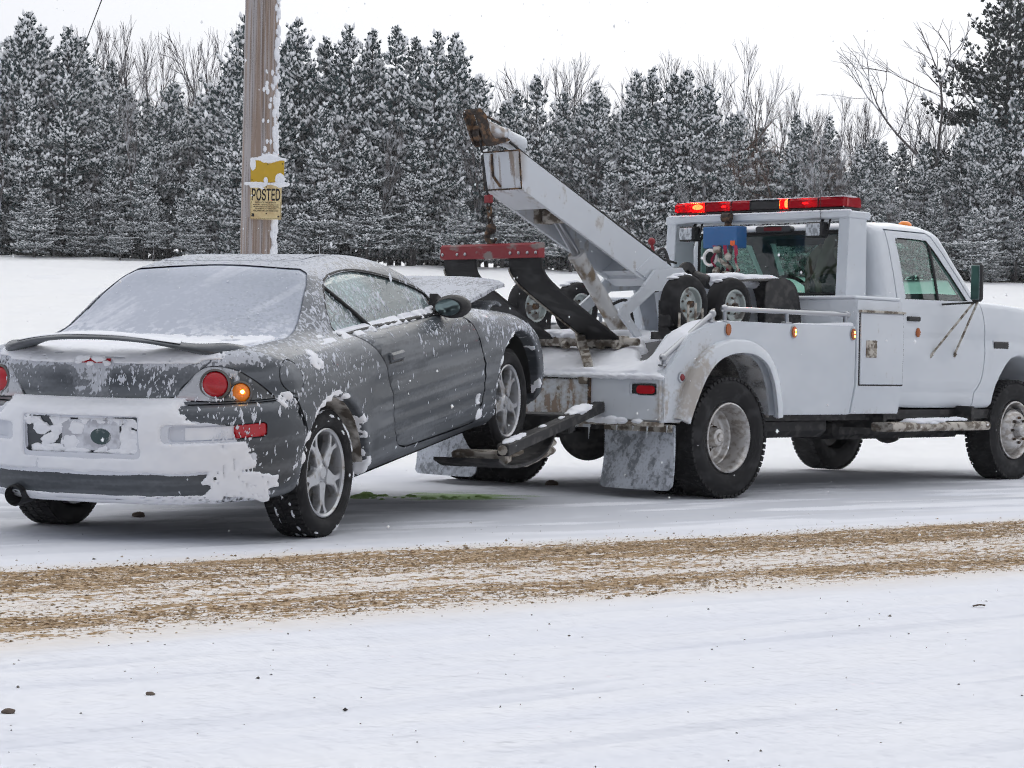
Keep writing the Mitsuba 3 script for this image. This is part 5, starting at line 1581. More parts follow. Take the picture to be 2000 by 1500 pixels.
def cab_field(x, y, z):
    ay = np.abs(y)
    d1 = sam2(SL, x + 0.10 * (ay / 1.0) ** 4 * sstep(4.4, 4.9, x), z)
    w = np.interp(z, [0.5, 0.6, 0.8, 1.05, 1.12, 1.17, 1.30, 1.40, 1.45], [0.955, 0.972, 0.985, 0.985, 0.974, 0.982, 0.978, 0.962, 0.94])
    w = w - 0.007 * np.exp(-((z - 0.705) / 0.016) ** 2) * (x < 3.75)
    w = np.where(x > 3.9, np.minimum(w, w - 0.03 * sstep(3.9, 4.9, x)), w)
    d2 = ay - w
    low = smax(d1, d2, 0.06)
    d3 = sam2(ST, x - 0.05 * (ay / 0.9) ** 2 * sstep(2.4, 2.2, x) + 0.10 * (ay / 0.9) ** 2 * sstep(2.9, 3.3, x), z)
    wt = np.interp(z, [1.3, 1.41, 1.60, 1.80, 1.92, 2.0], [0.972, 0.958, 0.930, 0.890, 0.855, 0.80])
    top = smax(d3, (ay - wt) * 0.97, 0.085)
    d = smin(low, top, 0.015)
    # raised centre of the bonnet
    hood = np.maximum.reduce([sam2(SL, x, z - 0.035), ay - 0.60, 3.70 - x])
    d = smin(d, hood, 0.06)
    e = np.hypot((x - 4.165) / 0.43, (z - 0.47) / 0.53) - 1
    return smax(d, -np.maximum(e * 0.45, 0.45 - ay), 0.012)


FT = cab_field(TX, TY, TZ)
inner = np.maximum.reduce([FT + 0.05, 0.68 - TZ, TX - 3.62])
tlev = lambda F: mf(nets(F, to, HT)).simplify(0.0006)
cab = tlev(np.maximum(FT, -inner))
tdeep = tlev(FT + 0.03)
t_glass = np.array(spline([(2.505, 1.425), (2.49, 1.60), (2.47, 1.84), (2.49, 1.872), (2.60, 1.880), (2.87, 1.876), (2.93, 1.855), (3.10, 1.69), (3.33, 1.47), (3.36, 1.435), (3.33, 1.420), (2.53, 1.412)], 3, closed=True))
tg_r = prism(t_glass, 'y', -1.1, -0.70)
rw_o = np.array(sg.box(-0.745, 1.440, 0.745, 1.905).buffer(-0.05).buffer(0.05, 6).exterior.coords)[:-1]
rw = prism(rw_o, 'x', 1.95, 2.35)
ws_o = np.array([(-0.86, 1.455), (-0.76, 1.90), (0.76, 1.90), (0.86, 1.455)])
ws = prism(ws_o, 'x', 3.02, 3.9)
tg_l = tg_r.mirror([0, 1, 0]) ^ box(0, 9, 0, 2, 1.465, 3)
cab = cab - tg_r - tg_l - rw - ws
door_t = np.array(spline([(2.355, 1.93), (2.365, 1.70), (2.385, 1.40), (2.40, 1.00), (2.405, 0.64), (2.43, 0.590)], 4).tolist() + spline([(2.60, 0.582), (3.40, 0.582), (3.445, 0.60), (3.47, 0.70), (3.555, 0.80), (3.60, 0.95), (3.605, 1.20), (3.56, 1.405)], 4).tolist() + [(3.42, 1.45), (3.20, 1.675), (2.98, 1.905), (2.92, 1.932)])
dz_ = prism(band(door_t, -0.003), 'y', -1.2, -0.6)
dgap = prism(band(door_t, 0.008), 'y', -1.2, -0.6)
door_m = (cab - tdeep) ^ dz_
cab = cab - (dgap - tdeep)
ck = put(truck + '__cab', cab, 'truck_white', smooth=35)
td = put(truck + '__door', door_m, 'truck_white', smooth=35)


def sheet(level_, cut, keep):
    m = tm(mf(nets(FT + level_, to, HT)).simplify(0.0004) ^ cut)
    c = m.triangles_center
    fd = ndimage.map_coordinates(FT, ((c - np.array(to)) / HT).T, order=1, mode='nearest')
    m.update_faces(keep(m.face_normals) & (np.abs(fd + level_) < 0.006)); m.remove_unreferenced_vertices()
    return m


put(td + '__window', sheet(0.018, prism(band(t_glass, 0.012), 'y', -1.1, -0.7), lambda n: n[:, 1] < -0.5), 'truck_glass', smooth=True)
put(truck + '__door_window', sheet(0.018, prism(band(t_glass, 0.012), 'y', 0.7, 1.1), lambda n: n[:, 1] > 0.5), 'truck_glass', smooth=True)
put(truck + '__windscreen', sheet(0.012, prism(band(ws_o, 0.012), 'x', 3.0, 3.9), lambda n: n[:, 0] > 0.3), 'truck_glass', smooth=True)
put(truck + '__rear_window', trimesh.Trimesh([[2.145, -0.752, 1.432], [2.145, 0.752, 1.432], [2.145, 0.752, 1.912], [2.145, -0.752, 1.912]], [[0, 2, 1], [0, 3, 2]], process=False), 'truck_glass')
rim3 = np.array([(2.128, y, z) for y, z in rw_o])
put(truck + '__window_seal', tube(rim3, 0.013, 6, closed=True), 'black_trim', smooth=True)
def tskin(px, pz):
    ys = np.arange(-1.04, -0.6, 0.002)
    v = cab_field(np.full_like(ys, px), ys, np.full_like(ys, pz))
    return px, ys[np.argmax(v < 0)], pz
tw_seal = np.array([tskin(a, b) for a, b in band(t_glass, 0.004)]); tw_seal[:, 1] += 0.008
put(td + '__seal', tube(tw_seal, 0.009, 6, closed=True), 'black_trim', smooth=True)
vent = np.array([tskin(2.945, 1.85), tskin(2.955, 1.65), tskin(2.97, 1.415)]); vent[:, 1] += 0.012
put(td + '__vent_bar', sweep(vent, ring(0.016, 8, 0.012)), 'black_trim', smooth=True)
lining = (tlev(np.maximum(FT + 0.0495, np.maximum(0.70 - TZ, TX - 3.60))) - tlev(np.maximum(FT + 0.060, np.maximum(0.72 - TZ, TX - 3.58)))) - tg_r - tg_l - rw - ws
put(truck + '__lining', lining, 'cab_trim', smooth=35)
# door furniture
put(td + '__handle', box(2.49, 2.655, -1.000, -0.972, 1.245, 1.280, 0.006), 'black_trim')
put(td + '__marker', shift(blob((0, 0, 0), 1, sub=2, rough=0, squash=(0.028, 0.012, 0.036)), 2.64, -0.986, 1.16), 'amber_dark', smooth=True)
put(truck + '__badge', cat(box(3.745, 3.965, -0.990, -0.965, 1.058, 1.112, 0.004)), 'black_trim')
put(truck + '__badge_rim', box(3.738, 3.972, -0.984, -0.965, 1.050, 1.120, 0.004), 'chrome')
# mirror on rods
dm = part(truck + '__door_mirror')
put(dm + '__housing', box(3.095, 3.15, -1.245, -1.150, 1.41, 1.705, 0.018), 'black_trim', smooth=30)
put(dm + '__glass', box(3.089, 3.096, -1.235, -1.160, 1.425, 1.690, 0.003), 'mirror_glass')
put(dm + '__rod', cat(rod((3.13, -1.17, 1.41), (2.84, -0.985, 1.00), 0.009), rod((2.84, -0.99, 1.00), (2.82, -0.975, 0.975), 0.014)), 'salted_metal', smooth=30)
put(dm + '__rod', cat(rod((3.13, -1.20, 1.41), (3.16, -0.99, 1.01), 0.009), rod((3.16, -0.995, 1.01), (3.16, -0.98, 0.985), 0.014)), 'salted_metal', smooth=30)
put(dm + '__rod', rod((2.98, -0.975, 1.385), (3.13, -1.19, 1.405), 0.008), 'black_trim')
# roof lamps, high brake light
for y in (-0.70, -0.40, 0.0, 0.40, 0.70):
    put(truck + '__roof_light', shift(blob((0, 0, 0), 1, sub=2, rough=0, squash=(0.075, 0.038, 0.034)), 2.90 - 0.05 * abs(y), y, 1.998), 'amber_lens', smooth=True)
put(truck + '__brake_light', cat(prism(np.array(sg.LineString([(-0.145, 1.945), (0.145, 1.945)]).buffer(0.024, 6).exterior.coords)[:-1], 'x', 2.095, 2.15, 0.004)), 'smoke_lens', smooth=30)
put(truck + '__brake_light_lens', box(2.089, 2.10, -0.085, 0.085, 1.93, 1.96, 0.003), 'red_lens_dark')
put(truck + '__roof_band', box(2.112, 2.14, -0.76, 0.76, 1.912, 1.926, 0.003), 'black_trim')
# inside the cab
put(truck + '__bench_seat', cat(box(2.40, 2.90, -0.80, 0.80, 0.80, 0.98, 0.05), box(2.22, 2.31, -0.62, -0.24, 1.42, 1.60, 0.04), box(2.22, 2.31, 0.24, 0.62, 1.42, 1.60, 0.04), tm(rot(box(2.26, 2.40, -0.80, 0.80, 0.92, 1.44, 0.05), -8, [0, 1, 0], [2.33, 0, 0.95]))), 'cab_trim', smooth=40)
put(truck + '__dashboard', box(3.06, 3.60, -0.90, 0.90, 1.05, 1.475, 0.08), 'cab_trim', smooth=40)
put(truck + '__steering_wheel', cat(tube(np.stack([2.88 - 0.10 * np.sin(a_), 0.36 + 0.205 * np.cos(a_), 1.43 + 0.18 * np.sin(a_)], 1), 0.015, 8, closed=True), rod((2.88, 0.36, 1.43), (3.2, 0.36, 1.28), 0.03), rod((2.88, 0.16, 1.43), (2.88, 0.56, 1.43), 0.012)), 'black_trim', smooth=40)
put(truck + '__rear_mirror', cat(box(3.02, 3.04, -0.13, 0.13, 1.80, 1.86, 0.008), rod((3.03, 0, 1.86), (3.08, 0, 1.93), 0.008)), 'black_trim')
put(truck + '__sun_visor', cat(box(2.98, 3.02, 0.10, 0.62, 1.87, 1.93, 0.006), box(2.98, 3.02, -0.62, -0.10, 1.87, 1.93, 0.006)), 'cab_trim')
# nose, mostly outside the frame
put(truck + '__grille', box(4.945, 4.985, -0.62, 0.62, 0.92, 1.20, 0.01), 'black_trim')
put(truck + '__headlight', box(4.93, 4.98, 0.64, 0.88, 0.96, 1.18, 0.02), 'lens_clear'); put(truck + '__headlight', box(4.93, 4.98, -0.88, -0.64, 0.96, 1.18, 0.02), 'lens_clear')
put(truck + '__front_bumper', box(4.97, 5.16, -0.98, 0.98, 0.56, 0.78, 0.03), 'chrome', smooth=30)
# running board with snow
stp = prism(np.array(sg.box(-1.215, 0.418, -1.02, 0.485).buffer(-0.03).buffer(0.03, 5).exterior.coords)[:-1], 'x', 1.98, 3.335)
put(truck + '__running_board', stp, 'salted_metal', smooth=40)
put(truck + '__running_board_step', box(2.62, 3.10, -1.19, -1.06, 0.484, 0.492), 'black_trim')
for x in (2.02, 3.24):
    put(truck + '__running_board_bracket', box(x, x + 0.04, -1.10, -0.6, 0.44, 0.60), 'black_iron')
put(truck + '__step_snow', cat([blob((x, -1.11 + 0.03 * math.sin(7 * x), 0.488), 0.075, seed=x * 3, rough=0.7, squash=(1.3, 0.8, 0.28)) for x in (2.38, 2.46, 2.55, 2.63, 2.72, 2.82, 2.9, 3.02)]), 'snow', smooth=40)

# ---- chassis
put(truck + '__chassis', cat(box(-0.62, 4.85, -0.46, -0.38, 0.46, 0.62), box(-0.62, 4.85, 0.38, 0.46, 0.46, 0.62), box(-0.5, -0.42, -0.46, 0.46, 0.46, 0.60), box(1.4, 1.5, -0.46, 0.46, 0.46, 0.60), box(2.05, 4.6, -0.95, 0.95, 0.50, 0.572), box(0.55, 2.0, -1.0, -0.5, 0.50, 0.56), box(2.0, 3.75, -0.70, 0.70, 0.34, 0.50, 0.04), box(3.3, 3.95, -0.90, 0.90, 0.42, 0.58)), 'black_iron')
put(truck + '__fuel_tank', cat(box(0.62, 1.60, -0.92, -0.50, 0.375, 0.54, 0.05), box(0.62, 1.60, 0.50, 0.92, 0.375, 0.54, 0.05)), 'black_iron', smooth=40)
dif = blob((0, 0.02, 0.385), 0.185, sub=3, rough=0.05, squash=(1.0, 1.1, 1.0))
put(truck + '__rear_axle', cat(dif, rod((0, -0.9, 0.40), (0, 0.9, 0.40), 0.055), rod((0.1, 0, 0.40), (2.2, 0, 0.50), 0.05), box(-0.55, 0.6, -0.56, -0.48, 0.44, 0.50), box(-0.55, 0.6, 0.48, 0.56, 0.44, 0.50)), 'black_iron', smooth=40)
put(truck + '__front_axle', cat(rod((WB, -0.85, 0.40), (WB, 0.85, 0.40), 0.055), blob((WB, 0.25, 0.40), 0.15, sub=2, rough=0.05)), 'black_iron', smooth=40)

# ---- wheels
def truck_tyre(y0, y1, R=0.402, r=0.232):
    m, hw = (y0 + y1) / 2, (y1 - y0) / 2
    prof = spline([(r, -0.72), (r + 0.025, -0.90), (r + 0.075, -1.0), (R - 0.055, -0.97), (R - 0.014, -0.86), (R - 0.004, -0.76), (R, -0.4), (R, 0.4), (R - 0.004, 0.76), (R - 0.014, 0.86), (R - 0.055, 0.97), (r + 0.075, 1.0), (r + 0.025, 0.90), (r, 0.72)], 3)
    prof = np.stack([prof[:, 0], m + prof[:, 1] * hw], 1)
    out = [lathe(prof, 80, 'y')]
    for k in range(58):
        a = 360.0 * k / 58
        for q, (f0, f1) in enumerate(((-0.95, -0.58), (-0.50, -0.06), (0.06, 0.50), (0.58, 0.95))):
            b = box(-0.0155, 0.0155, m + f0 * hw, m + f1 * hw, R - 0.02, R + 0.0035, 0.002)
            b = rot(b, 14 if q in (1, 2) else 0, [0, 0, 1], [0, m + (f0 + f1) / 2 * hw, 0])
            out.append(rot(b, a + (3.1 if q % 2 else 0), [0, 1, 0]))
    return cat(out)


def set_wheel(key, m, mt, cx, flip, smooth=40, lab=None):
    m = tm(m)
    if flip:
        m = moved(m, np.diag([1, -1, 1, 1])); m.invert()
    return put(key, shift(m, cx, 0, 0.402), mt, smooth=smooth, label=lab)


for flip in (False, True):
    w = part(truck + '__rear_wheel')
    set_wheel(w + '__tyre', truck_tyre(-1.245, -1.005), 'tyre_rubber', 0, flip)
    set_wheel(w + '__inner_tyre', truck_tyre(-0.93, -0.69), 'tyre_rubber', 0, flip)
    # deep dished outer rim
    set_wheel(w + '__rim', cat(lathe([(0.236, -1.222), (0.234, -1.232), (0.224, -1.236), (0.217, -1.226), (0.204, -1.205), (0.198, -1.17), (0.192, -1.155), (0.188, -1.10), (0.176, -1.09), (0.168, -1.065), (0.150, -1.052), (0.10, -1.050), (0.10, -1.04), (0.20, -1.02), (0.225, -1.05)], 64, 'y')), 'worn_rim', 0, flip, lab='dished steel rim with rust and salt')
    set_wheel(w + '__hub', cat(lathe([(0.0001, -1.165), (0.026, -1.165), (0.030, -1.155), (0.055, -1.150), (0.062, -1.140), (0.066, -1.06), (0.10, -1.045), (0.0001, -1.03)], 40, 'y')), 'worn_rim', 0, flip)
    nuts = [shift(lathe([(0.0001, -1.076), (0.012, -1.076), (0.014, -1.045), (0.0001, -1.045)], 6, 'y'), 0.086 * math.cos(a), 0, 0.086 * math.sin(a)) for a in np.linspace(0, 2 * PI, 8, endpoint=False)]
    set_wheel(w + '__nuts', cat(nuts), 'rusty_iron', 0, flip)
    w = part(truck + '__front_wheel')
    set_wheel(w + '__tyre', truck_tyre(-0.985, -0.745), 'tyre_rubber', WB, flip)
    set_wheel(w + '__rim', cat(lathe([(0.236, -0.962), (0.234, -0.975), (0.224, -0.978), (0.214, -0.965), (0.200, -0.93), (0.196, -0.90), (0.185, -0.905), (0.165, -0.955), (0.150, -0.985), (0.135, -1.000), (0.10, -1.004), (0.072, -0.998), (0.072, -0.93), (0.20, -0.86), (0.225, -0.90)], 64, 'y')), 'worn_rim', WB, flip)
    set_wheel(w + '__hub', lathe([(0.0001, -1.055), (0.03, -1.054), (0.048, -1.045), (0.056, -1.025), (0.062, -0.99), (0.075, -0.98), (0.0001, -0.97)], 36, 'y'), 'worn_rim', WB, flip)
    nuts = [shift(lathe([(0.0001, -1.022), (0.012, -1.022), (0.014, -0.99), (0.0001, -0.99)], 6, 'y'), 0.10 * math.cos(a), 0, 0.10 * math.sin(a)) for a in np.linspace(0, 2 * PI, 8, endpoint=False)]
    set_wheel(w + '__nuts', cat(nuts), 'rusty_iron', WB, flip)

# ---- mud flaps: stiff rubber sheets with a slight bow
for s in (1, -1):
    u, v = np.meshgrid(np.linspace(0, 1, 24), np.linspace(0, 1, 18), indexing='ij')
    yy = -0.585 - 0.61 * u
    zz = 0.485 - 0.425 * v
    xx = -0.525 - 0.045 * v ** 2 + 0.012 * np.sin(u * 5 + v * 3) + 0.02 * (u - 0.5) ** 2
    cr = 0.05
    cornr = np.clip(np.maximum(np.abs(u - 0.5) - (0.5 - cr), 0) / cr, 0, 1) * np.clip((v - (1 - cr * 1.4)) / (cr * 1.4), 0, 1)
    zz = zz + cornr * 0.03
    n0 = np.stack([xx, yy * s, zz], -1).reshape(-1, 3)
    n1 = n0 + [0.012, 0, 0]
    k = 18
    f = []
    for i in range(23):
        for j in range(17):
            a, b, c, d = i * k + j, (i + 1) * k + j, (i + 1) * k + j + 1, i * k + j + 1
            f += [[a, c, b], [a, d, c]]
            o = len(n0)
            f += [[o + a, o + b, o + c], [o + a, o + c, o + d]]
    edge_ = [i * k for i in range(24)] + [23 * k + j for j in range(1, 18)] + [i * k + 17 for i in range(22, -1, -1)] + [j for j in range(16, 0, -1)]
    for a, b in zip(edge_, edge_[1:] + edge_[:1]):
        f += [[a, b, len(n0) + b], [a, len(n0) + b, len(n0) + a]]
    put(truck + '__mud_flap', trimesh.Trimesh(np.vstack([n0, n1]), f, process=False), 'flap_rubber', smooth=40)
    put(truck + '__flap_bracket', box(-0.545, -0.50, *sorted((-0.60 * s, -1.18 * s)), 0.44, 0.49, 0.004), 'salted_metal')
ic = []
for (x, y, z, l) in [(-0.69, -0.60, 0.478, 0.10), (-0.69, -1.10, 0.478, 0.075), (-0.69, -0.84, 0.478, 0.04), (-0.69, -0.98, 0.478, 0.03), (-0.60, -1.19, 0.478, 0.04), (-0.69, -0.35, 0.456, 0.03)]:
    ic.append(rod((x, y, z + 0.01), (x, y + 0.004, z - l), 0.007, 7, 0.001))
scene['ice'] = {'type': 'principled', 'base_color': rgb((0.82, 0.86, 0.90)), 'roughness': 0.15, 'spec_trans': 0.5}
put(truck + '__icicles', cat(ic), 'ice', smooth=True)

# ---- boom
bslope = math.atan(0.436)
bx = np.array([math.cos(bslope), 0, -math.sin(bslope)]); bz = np.array([math.sin(bslope), 0, math.cos(bslope)])
BO = np.array([-0.96, 0, 2.29])                 # rear upper edge of the boom box
B2 = lambda along, side, up: BO + bx * along + np.array([0, side, 0]) + bz * up
def boom_box(a0, a1, w, u0, u1, a0b=None, a1b=None):
    a0b, a1b = a0 if a0b is None else a0b, a1 if a1b is None else a1b
    pts = [B2(a, s * w, u) for (a, u) in ((a0, u1), (a1, u1), (a0b, u0), (a1b, u0)) for s in (-1, 1)]
    return Manifold.hull_points(np.array(pts))


bo = boom_box(0, 1.86, 0.170, -0.222, 0.0, 0.13, 1.62) - boom_box(0.42, 1.50, 0.145, -0.30, -0.02, 0.42, 1.50)
bk = put(truck + '__boom', bo, 'boom_white', smooth=25)
put(bk + '__foot_plate', boom_box(1.55, 2.02, 0.178, -0.20, -0.002, 1.42, 1.62) - boom_box(1.5, 2.1, 0.15, -0.3, -0.02), 'boom_white')
# weld seams round the end cap
cap = [B2(0.0, s * 0.172, u) if u > -0.1 else B2(0.127, s * 0.172, u) for s, u in ((-1, 0.0), (1, 0.0), (1, -0.221), (-1, -0.221))]
put(bk + '__weld', tube(np.array([np.array(p) + [-0.003, 0, 0] for a, b in zip(cap, cap[1:] + cap[:1]) for p in [np.array(a) + (np.array(b) - np.array(a)) * t for t in np.linspace(0, 1, 8, endpoint=False)]]), 0.006, 6, closed=True), 'rusty_iron')
gu = np.array([B2(0.045 + 0.02 * 0, y, u) + [-0.012 - 0.57 * 0, 0, 0] for y, u in ((0.075, -0.02), (0.075, -0.10), (0.07, -0.13), (0.01, -0.19))])
gu = np.array([[BO[0] + 0.127 * bx[0] * (-u / 0.222) + (u * bz[0]) - 0.004, y, BO[2] + 0.127 * bx[2] * (-u / 0.222) + u * bz[2]] for y, u in ((0.085, -0.01), (0.085, -0.12), (0.075, -0.15), (0.02, -0.205))])
put(bk + '__cable_guide', tube(spline(gu, 5), 0.009, 7), 'rusty_iron', smooth=True)
# head: inner tube, fork and sheave
h0, h1 = np.array([-0.77, 0, 2.345]), np.array([-1.13, 0, 2.437])
put(bk + '__head', cat(tube([h0, h1], [0.062, 0.054], 22), tube([h0 - [0.16, 0, -0.041], h0 - [0.185, 0, -0.048]], [0.066, 0.066], 22)), 'boom_white', smooth=30)
fork = [prism(np.array([(-1.27, 2.51), (-1.19, 2.36), (-1.175, 2.325), (-1.14, 2.305), (-1.06, 2.322), (-0.94, 2.36), (-0.94, 2.382), (-1.08, 2.362), (-1.13, 2.40), (-1.15, 2.46), (-1.175, 2.515), (-1.23, 2.548)]), 'y', y - 0.008, y + 0.008) for y in (-0.055, 0.055)]
put(bk + '__fork', cat(cat(fork), rod((-1.245, -0.06, 2.525), (-1.245, 0.06, 2.525), 0.020), rod((-1.15, -0.068, 2.395), (-1.15, 0.068, 2.395), 0.018)), 'rusty_iron', smooth=30)
put(bk + '__sheave', lathe([(0.02, -0.03), (0.058, -0.03), (0.045, 0), (0.058, 0.03), (0.02, 0.03)], 32, 'y', at=(-1.15, 0, 2.395)), 'rusty_iron', smooth=40)
put(bk + '__tie_rod', rod((-1.22, -0.045, 2.52), (-1.0, -0.03, 2.47), 0.007), 'rusty_iron')
put(bk + '__cable', tube(np.array([(-1.13, 0.01, 2.485), B2(0.2, -0.10, 0.035), B2(0.9, -0.13, 0.025), B2(1.7, -0.13, 0.03), (0.80, -0.10, 1.62)]), 0.009, 7), 'black_iron', smooth=True)
for a in (0.25, 0.95, 1.5):
    put(bk + '__cable_clip', boom_box(a, a + 0.03, 0.02, 0.0, 0.03).translate([0, -0.13, 0]), 'black_iron')
# hydraulic ram
cy0, cy1, cy2 = np.array([0.26, 0, 1.155]), np.array([-0.17, 0, 1.625]), np.array([-0.40, 0, 1.875])
rk = put(truck + '__ram', cat(tube([cy0, cy1], [0.057, 0.057], 22), tube([cy1 - 0.03 * (cy1 - cy0), cy1 + 0.03 * (cy1 - cy0)], [0.064, 0.064], 22)), mat('ram_paint', proc(lambda p, n, uv: mix((0.58, 0.58, 0.57), (0.22, 0.165, 0.11), smoothstep(0.46, 0.72, fbm(in_truck(p)[0] * 16.0, in_truck(p)[1] * 16.0, in_truck(p)[2] * 8.0, 4)))), rough=0.5), smooth=40, label='dirty white barrel of the boom ram')
put(rk + '__rod', cat(tube([cy1, cy2], [0.030, 0.030], 16)), 'chrome', smooth=40)
put(rk + '__clevis', cat(box(-0.44, -0.36, -0.10, 0.10, 1.84, 1.93, 0.01), box(-0.47, -0.30, -0.145, -0.12, 1.84, 1.99), box(-0.47, -0.30, 0.12, 0.145, 1.84, 1.99)), 'salted_metal')
put(rk + '__hose', tube(spline([(0.16, -0.05, 1.30), (0.26, -0.09, 1.33), (0.34, -0.08, 1.22), (0.40, -0.05, 1.12)], 6), 0.011, 7), 'black_trim', smooth=True)
put(rk + '__pin', rod((0.26, -0.13, 1.15), (0.26, 0.13, 1.15), 0.028), 'salted_metal', smooth=30)
# turret under the boom foot
tur = [prism(np.array([(0.22, 1.07), (0.04, 1.22), (0.06, 1.27), (0.26, 1.40), (0.42, 1.55), (0.72, 1.58), (0.92, 1.40), (1.0, 1.07)]), 'y', y - 0.012, y + 0.012) - prism(np.array([(0.30, 1.07), (0.14, 1.225), (0.42, 1.40), (0.70, 1.42), (0.85, 1.07)]), 'y', y - 0.1, y + 0.1) for y in (0.21, -0.21)]
put(truck + '__turret', cat(tur), 'boom_white')
wn = part(truck + '__winch')
put(wn + '__drum', lathe([(0.05, -0.16), (0.11, -0.16), (0.11, -0.145), (0.07, -0.14), (0.07, 0.14), (0.11, 0.145), (0.11, 0.16), (0.05, 0.16)], 28, 'y', at=(0.86, 0.0, 1.52)), 'black_iron', smooth=30)
put(wn + '__motor', cat(rod((0.86, 0.16, 1.52), (0.86, 0.34, 1.52), 0.065, 16), rod((0.95, -0.3, 1.48), (0.95, -0.16, 1.52), 0.05, 14)), 'black_iron', smooth=30)
put(wn + '__hose', cat(tube(spline([(0.86, 0.30, 1.56), (0.95, 0.33, 1.70), (1.10, 0.30, 1.66), (1.25, 0.22, 1.45)], 6), 0.013, 7), tube(spline([(0.90, 0.26, 1.56), (1.0, 0.20, 1.74), (1.15, 0.24, 1.60), (1.2, 0.2, 1.35)], 6), 0.013, 7)), 'black_trim', smooth=True)
put(wn + '__lever', cat(rod((0.93, 0.20, 1.60), (0.90, 0.22, 1.78), 0.012), blob((0.90, 0.22, 1.79), 0.028, rough=0, sub=2)), 'bar_red', smooth=30)
put(truck + '__pump_cover', box(1.02, 1.48, -0.42, 0.45, 1.07, 1.50, 0.05), 'boom_white', smooth=30)
put(truck + '__pump_cover_snow', cat([blob((x, y, 1.50), 0.13, seed=x * 7 + y * 3, rough=0.5, squash=(1.0, 1.0, 0.34)) for x in (1.08, 1.2, 1.32, 1.43) for y in np.arange(-0.38, 0.44, 0.13)]), 'snow', smooth=45)
# bent guard plate behind the dolly, and the pegs along the rail
gp = sweep(spline([(0.98, -0.60, 1.52), (1.18, -0.60, 1.515), (1.30, -0.60, 1.47), (1.36, -0.60, 1.36), (1.38, -0.60, 1.19)], 5), np.array([(-0.17, -0.006), (0.17, -0.006), (0.17, 0.006), (-0.17, 0.006)]), up=(0, 1, 0))
gp = prism(np.vstack([spline([(0.98, 1.50), (1.18, 1.515), (1.30, 1.47), (1.36, 1.36), (1.385, 1.19)], 5), spline([(0.98, 1.50), (1.18, 1.515), (1.30, 1.47), (1.36, 1.36), (1.385, 1.19)], 5)[::-1] - [0.012, 0.012]]), 'y', -0.80, -0.42)
gs = prism(spline([(0.96, 1.19), (0.97, 1.48), (1.18, 1.50), (1.29, 1.455), (1.345, 1.35), (1.37, 1.19)], 4), 'y', -0.80, -0.79)
put(truck + '__guard_plate', cat(gp, gs), 'black_iron', smooth=30)
for (x, y, h) in ((-0.30, -1.03, 0.17), (-0.17, -1.00, 0.19), (-0.13, -1.03, 0.19), (-0.02, -1.0, 0.15), (0.08, -1.02, 0.15)):
    put(truck + '__peg', rod((x, y, sidetop(x) - 0.06), (x, y, sidetop(x) - 0.06 + h), 0.0085, 8), 'salted_metal', smooth=30)

# ---- snow on the deck
DH = 0.020
dox = (-0.80, -1.26, 0.70)
dn = [int(2.35 / DH), int(2.52 / DH) + 1, int(0.72 / DH)]
DX, DY, DZ = np.meshgrid(*[dox[i] + np.arange(dn[i]) * DH for i in range(3)], indexing='ij')
decktop = np.interp(DX, [-0.66, -0.64, -0.20, 0.10, 0.42, 1.52], [0.79, 0.797, 0.925, 1.01, 1.075, 1.08])
sidet = np.interp(DX, [-0.655, -0.62, -0.40, -0.25, -0.12, 0.10, 1.5], [0.80, 0.86, 1.075, 1.135, 1.168, 1.178, 1.182])
ADY = np.abs(DY)
topz = np.where(ADY > 0.985, sidet, decktop)
topz = ndimage.gaussian_filter1d(topz, 1.6, axis=1)
nA, nB = npnoise(DX[:, :, 0] * 4, DY[:, :, 0] * 4, 0.0), npnoise(DX[:, :, 0] * 14, DY[:, :, 0] * 14, 2.0)
thk = 0.048 + 0.035 * (nA - 0.5) + 0.014 * (nB - 0.5)
dx2, dy2 = DX[:, :, 0], DY[:, :, 0]
bp_ = sg.Polygon([(0.20, -0.33), (-0.05, -0.50), (-0.30, -0.72), (-0.40, -0.84), (-0.20, -0.925), (0.30, -0.93), (0.34, -0.42)])
jx, jy = dx2 + 0.10 * (nB - 0.5) + 0.05 * (npnoise(dx2 * 30, dy2 * 30, 6.0) - 0.5), dy2 + 0.10 * (npnoise(dx2 * 12, dy2 * 12, 4.0) - 0.5)
bare = np.array([bp_.contains(sg.Point(a, b)) for a, b in zip(jx.ravel(), jy.ravel())]).reshape(jx.shape)
thk = np.where(bare, -0.03, thk)
rail_z = np.abs(dy2) > 0.985
thk = np.where(rail_z & (dx2 > -0.12), 0.004 + 0.03 * (nA - 0.60) + 0.02 * np.clip((dx2 - 1.05) / 0.2, 0, 1), thk)
thk = np.where(rail_z & (dx2 <= -0.12), 0.020 + 0.030 * (nA - 0.5) + 0.012 * (nB - 0.5) - 0.04 * np.clip((np.abs(dy2) - 1.10) / 0.10, 0, 1), thk)
thk = ndimage.gaussian_filter(thk, 0.7)
DF = np.maximum(DZ - topz - thk[:, :, None], topz - 0.03 - DZ) * 0.8
DF = np.maximum.reduce([DF, -0.665 + 0.012 * (nB[:, :, None] - 0.5) - DX, DX - 1.50, ADY - 1.185])
put(dk + '__snow', mf(nets(DF, dox, DH)).simplify(0.0015), 'snow', smooth=60, label='deep soft snow on the deck')
put(truck + '__tail_snow', cat([blob((-0.675, y, 0.80), 0.03, seed=y * 5, rough=0.7, squash=(0.7, 1.6, 0.5)) for y in np.arange(-1.15, 0.55, 0.07)] + [blob((-0.70, y, 0.51), r, seed=y * 4, rough=0.6, squash=(0.7, 1.7, 0.6)) for y, r in ((-0.70, 0.03), (-0.80, 0.035), (-0.88, 0.028), (-0.62, 0.025), (-1.02, 0.02))]), 'snow', smooth=45)

